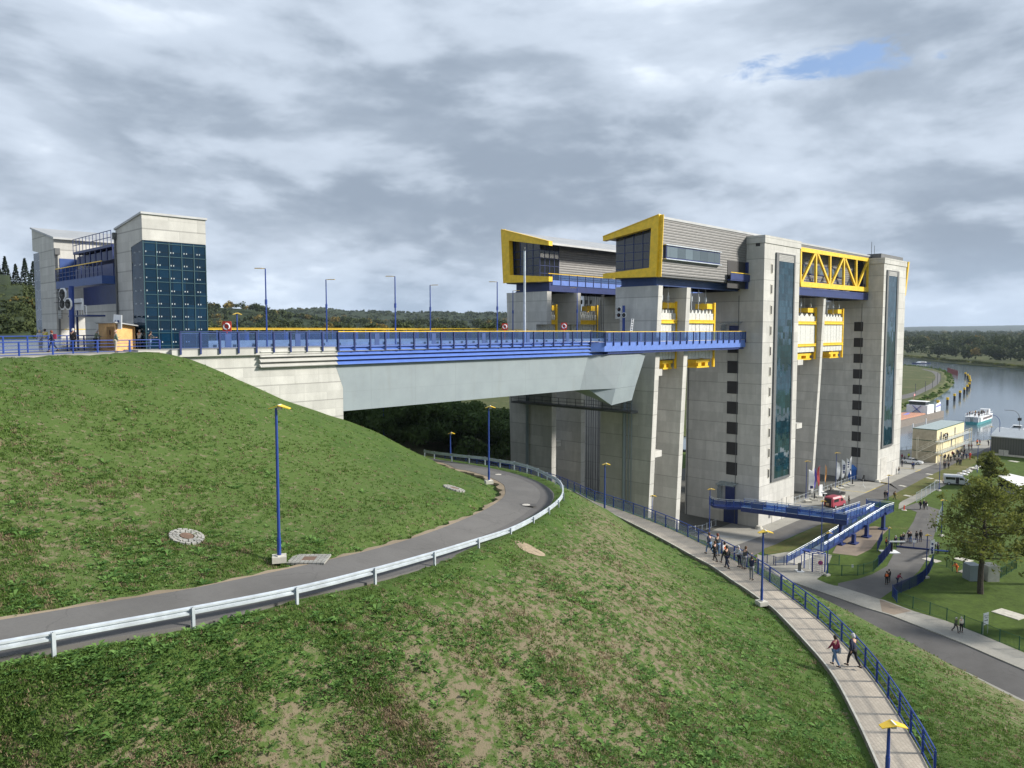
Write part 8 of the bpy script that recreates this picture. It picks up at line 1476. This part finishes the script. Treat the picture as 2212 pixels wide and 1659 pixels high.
# ---------------------------------------------------------------- grass and weeds on the slopes
rng = np.random.default_rng(5)
def visible_xy(n, u0, u1, v0, v1):
    """random ground spots, evenly spread over what a walker on the hill would see from the view point"""
    u = rng.uniform(u0, u1, n); v = rng.uniform(v0, v1, n); p = (u - CX) / F_; q = -(v - CY) / F_; d = np.stack([FWD[i] + p * RT[i] + q * UPV[i] for i in range(3)], 1); t = np.full(n, 12.0); H = HZ.reshape(len(gx), -1)
    def hh(x, y):
        i = np.clip((x - gx[0]) / .6, 0, len(gx) - 2); j = np.clip((y - gy[0]) / .6, 0, len(gy) - 2); i0 = i.astype(int); j0 = j.astype(int); a = i - i0; b = j - j0
        return H[i0, j0] * (1 - a) * (1 - b) + H[i0 + 1, j0] * a * (1 - b) + H[i0, j0 + 1] * (1 - a) * b + H[i0 + 1, j0 + 1] * a * b
    done = np.zeros(n, bool); 
    for _ in range(700):
        x, y, z = d[:, 0] * t, d[:, 1] * t, EYE + d[:, 2] * t; hit = z <= hh(x, y); done |= hit; t = np.where(done, t, t + .15)
        if done.all(): break
    x, y = d[:, 0] * t, d[:, 1] * t; ok = done & (x > gx[0] + 1) & (x < gx[-1] - 1) & (y > gy[0] + 1) & (y < 66) ; x, y = x[ok], y[ok]; z = hh(x, y); xy = np.stack([x, y], 1)
    dr, wr, _ = on_road(xy); dp, wp, _ = on_path(xy); k = (dr > wr + .25) & (dp > wp + .15) & (z > .1) & ~((x < 26.2) & (y > 59 + (x - 12.6) * .57)); return x[k], y[k], z[k]
def fbm(x, y, s, o): return np.array([noise.fractal(Vector((a * s, b * s, o)), 1.0, 2.0, 3) for a, b in zip(x, y)])
# blades
x, y, z = visible_xy(125000, -30, 2240, 740, 1700); k_ = rng.random(len(x)) < np.clip(1.75 - np.hypot(x, y) / 48, .28, 1); x, y, z = x[k_], y[k_], z[k_]; n = len(x); dist = np.sqrt(x * x + y * y + (35 - z) ** 2)
pt = fbm(x, y, .35, 1.0); dry = fbm(x, y, 1.6, 7.0); dr_ = dryness(np.stack([x, y], 1)); kk = rng.random(n) < np.clip(1.0 + pt * 1.1 - dr_ * .5, .15, 1); x, y, z, dist, pt, dry, dr_ = (q_[kk] for q_ in (x, y, z, dist, pt, dry, dr_)); n = len(x)
h = rng.uniform(.025, .075, n) * (1 + .8 * np.clip(pt, -.5, 1)) * (1 + dist / 120); w = .007 + dist * .00055; B = 5
ang = rng.uniform(0, 6.28, (n, B)); lx = np.cos(ang) * h[:, None] * .7; ly = np.sin(ang) * h[:, None] * .7; ox = rng.normal(0, .07, (n, B)); oy = rng.normal(0, .07, (n, B))
bx, by = x[:, None] + ox, y[:, None] + oy; px_, py_ = -np.sin(ang) * w[:, None], np.cos(ang) * w[:, None]
v = np.stack([np.stack([bx - px_, by - py_, np.repeat(z[:, None], B, 1) - .02], -1), np.stack([bx + px_, by + py_, np.repeat(z[:, None], B, 1) - .02], -1), np.stack([bx + lx, by + ly, z[:, None] + h[:, None] * rng.uniform(.7, 1.2, (n, B))], -1)], 2).reshape(-1, 3)
tone = np.clip(.4 + pt[:, None] * .35 + rng.normal(0, .16, (n, B)), 0, .78); tone = np.where((dry[:, None] + rng.normal(0, .18, (n, B))) > (.42 - .34 * dr_)[:, None], .93, tone)
tag(npmesh('grass_blades', v, np.arange(len(v)).reshape(-1, 3), [BLADE], attr=np.repeat(tone.ravel(), 3)), 'short green grass with dry straw patches on the embankment', 'grass', kind='stuff')
# weeds: rosettes of broad leaves, thick in the lower slope, few above the road
x, y, z = visible_xy(13000, -30, 2000, 1150, 1720); c1 = fbm(x, y, .22, 4.0); keep = rng.random(len(x)) < np.clip(.33 + c1 * 1.1, .04, .9); x, y, z = x[keep], y[keep], z[keep]; x2, y2, z2 = visible_xy(2600, -30, 1100, 770, 1150); c2 = fbm(x2, y2, .3, 2.0); k2 = rng.random(len(x2)) < np.clip(c2 * 1.6, 0, .7); x, y, z = np.r_[x, x2[k2]], np.r_[y, y2[k2]], np.r_[z, z2[k2]]
n = len(x); Lf = 9; r = rng.uniform(.11, .26, n) * (1 + .7 * (rng.random(n) < .08)); ang = rng.uniform(0, 6.28, (n, 1)) + np.arange(Lf)[None] * 6.28 / Lf + rng.normal(0, .25, (n, Lf)); ln = r[:, None] * rng.uniform(.6, 1.15, (n, Lf)); ca, sa = np.cos(ang), np.sin(ang); w = ln * .2; up = ln * rng.uniform(.15, .75, (n, Lf)); Z = np.repeat(z[:, None], Lf, 1)
P0 = np.stack([x[:, None] + ca * ln * .08, y[:, None] + sa * ln * .08, Z], -1); P1 = np.stack([x[:, None] + ca * ln * .55 - sa * w, y[:, None] + sa * ln * .55 + ca * w, Z + up * .8], -1); P2 = np.stack([x[:, None] + ca * ln, y[:, None] + sa * ln, Z + up * .7], -1); P3 = np.stack([x[:, None] + ca * ln * .55 + sa * w, y[:, None] + sa * ln * .55 - ca * w, Z + up * .8], -1)
v = np.stack([P0, P1, P2, P3], 2).reshape(-1, 3); tone = np.clip(rng.random((n, 1)) * .6 + rng.random((n, Lf)) * .4, 0, 1)
tag(npmesh('weeds', v, np.arange(len(v)).reshape(-1, 4), [WEED], attr=np.repeat(tone.ravel(), 4)), 'leafy weeds scattered over the embankment grass', 'weeds', kind='stuff')
# scrub on the river bank
cr = []
for i in range(260):
    t = rg.random(); k = int(t * 13); a = Vector((ib2[k][0], ib2[k][1], 0)); b = Vector((ib2[k + 1][0], ib2[k + 1][1], 0)); p = a.lerp(b, rg.random()); cr.append((p.x - rg.uniform(-1, 6), p.y + rg.uniform(0, 5), -.6 + rg.uniform(0, 1), rg.uniform(.6, 1.5)))
canopy('bank_reeds', cr, 60, .5, BLADE, 31, 'ragged green reeds along the edge of the river bank', 'reeds', hue=.0, flat=.6)
# ---------------------------------------------------------------- air
hzb = MB().box(-9500, 16500, -9500, 16500, -9, 150).build('haze', BLACK); hzb.data.materials.clear(); hm = bpy.data.materials.new('air'); hm.use_nodes = True; t = hm.node_tree; t.nodes.clear(); vo = t.nodes.new('ShaderNodeVolumePrincipled'); oo = t.nodes.new('ShaderNodeOutputMaterial')
vo.inputs['Color'].default_value = (.62, .74, .92, 1); vo.inputs['Density'].default_value = .00005; vo.inputs['Anisotropy'].default_value = .2; t.links.new(vo.outputs[0], oo.inputs['Volume']); hzb.data.materials.append(hm); hzb['kind'] = 'stuff'
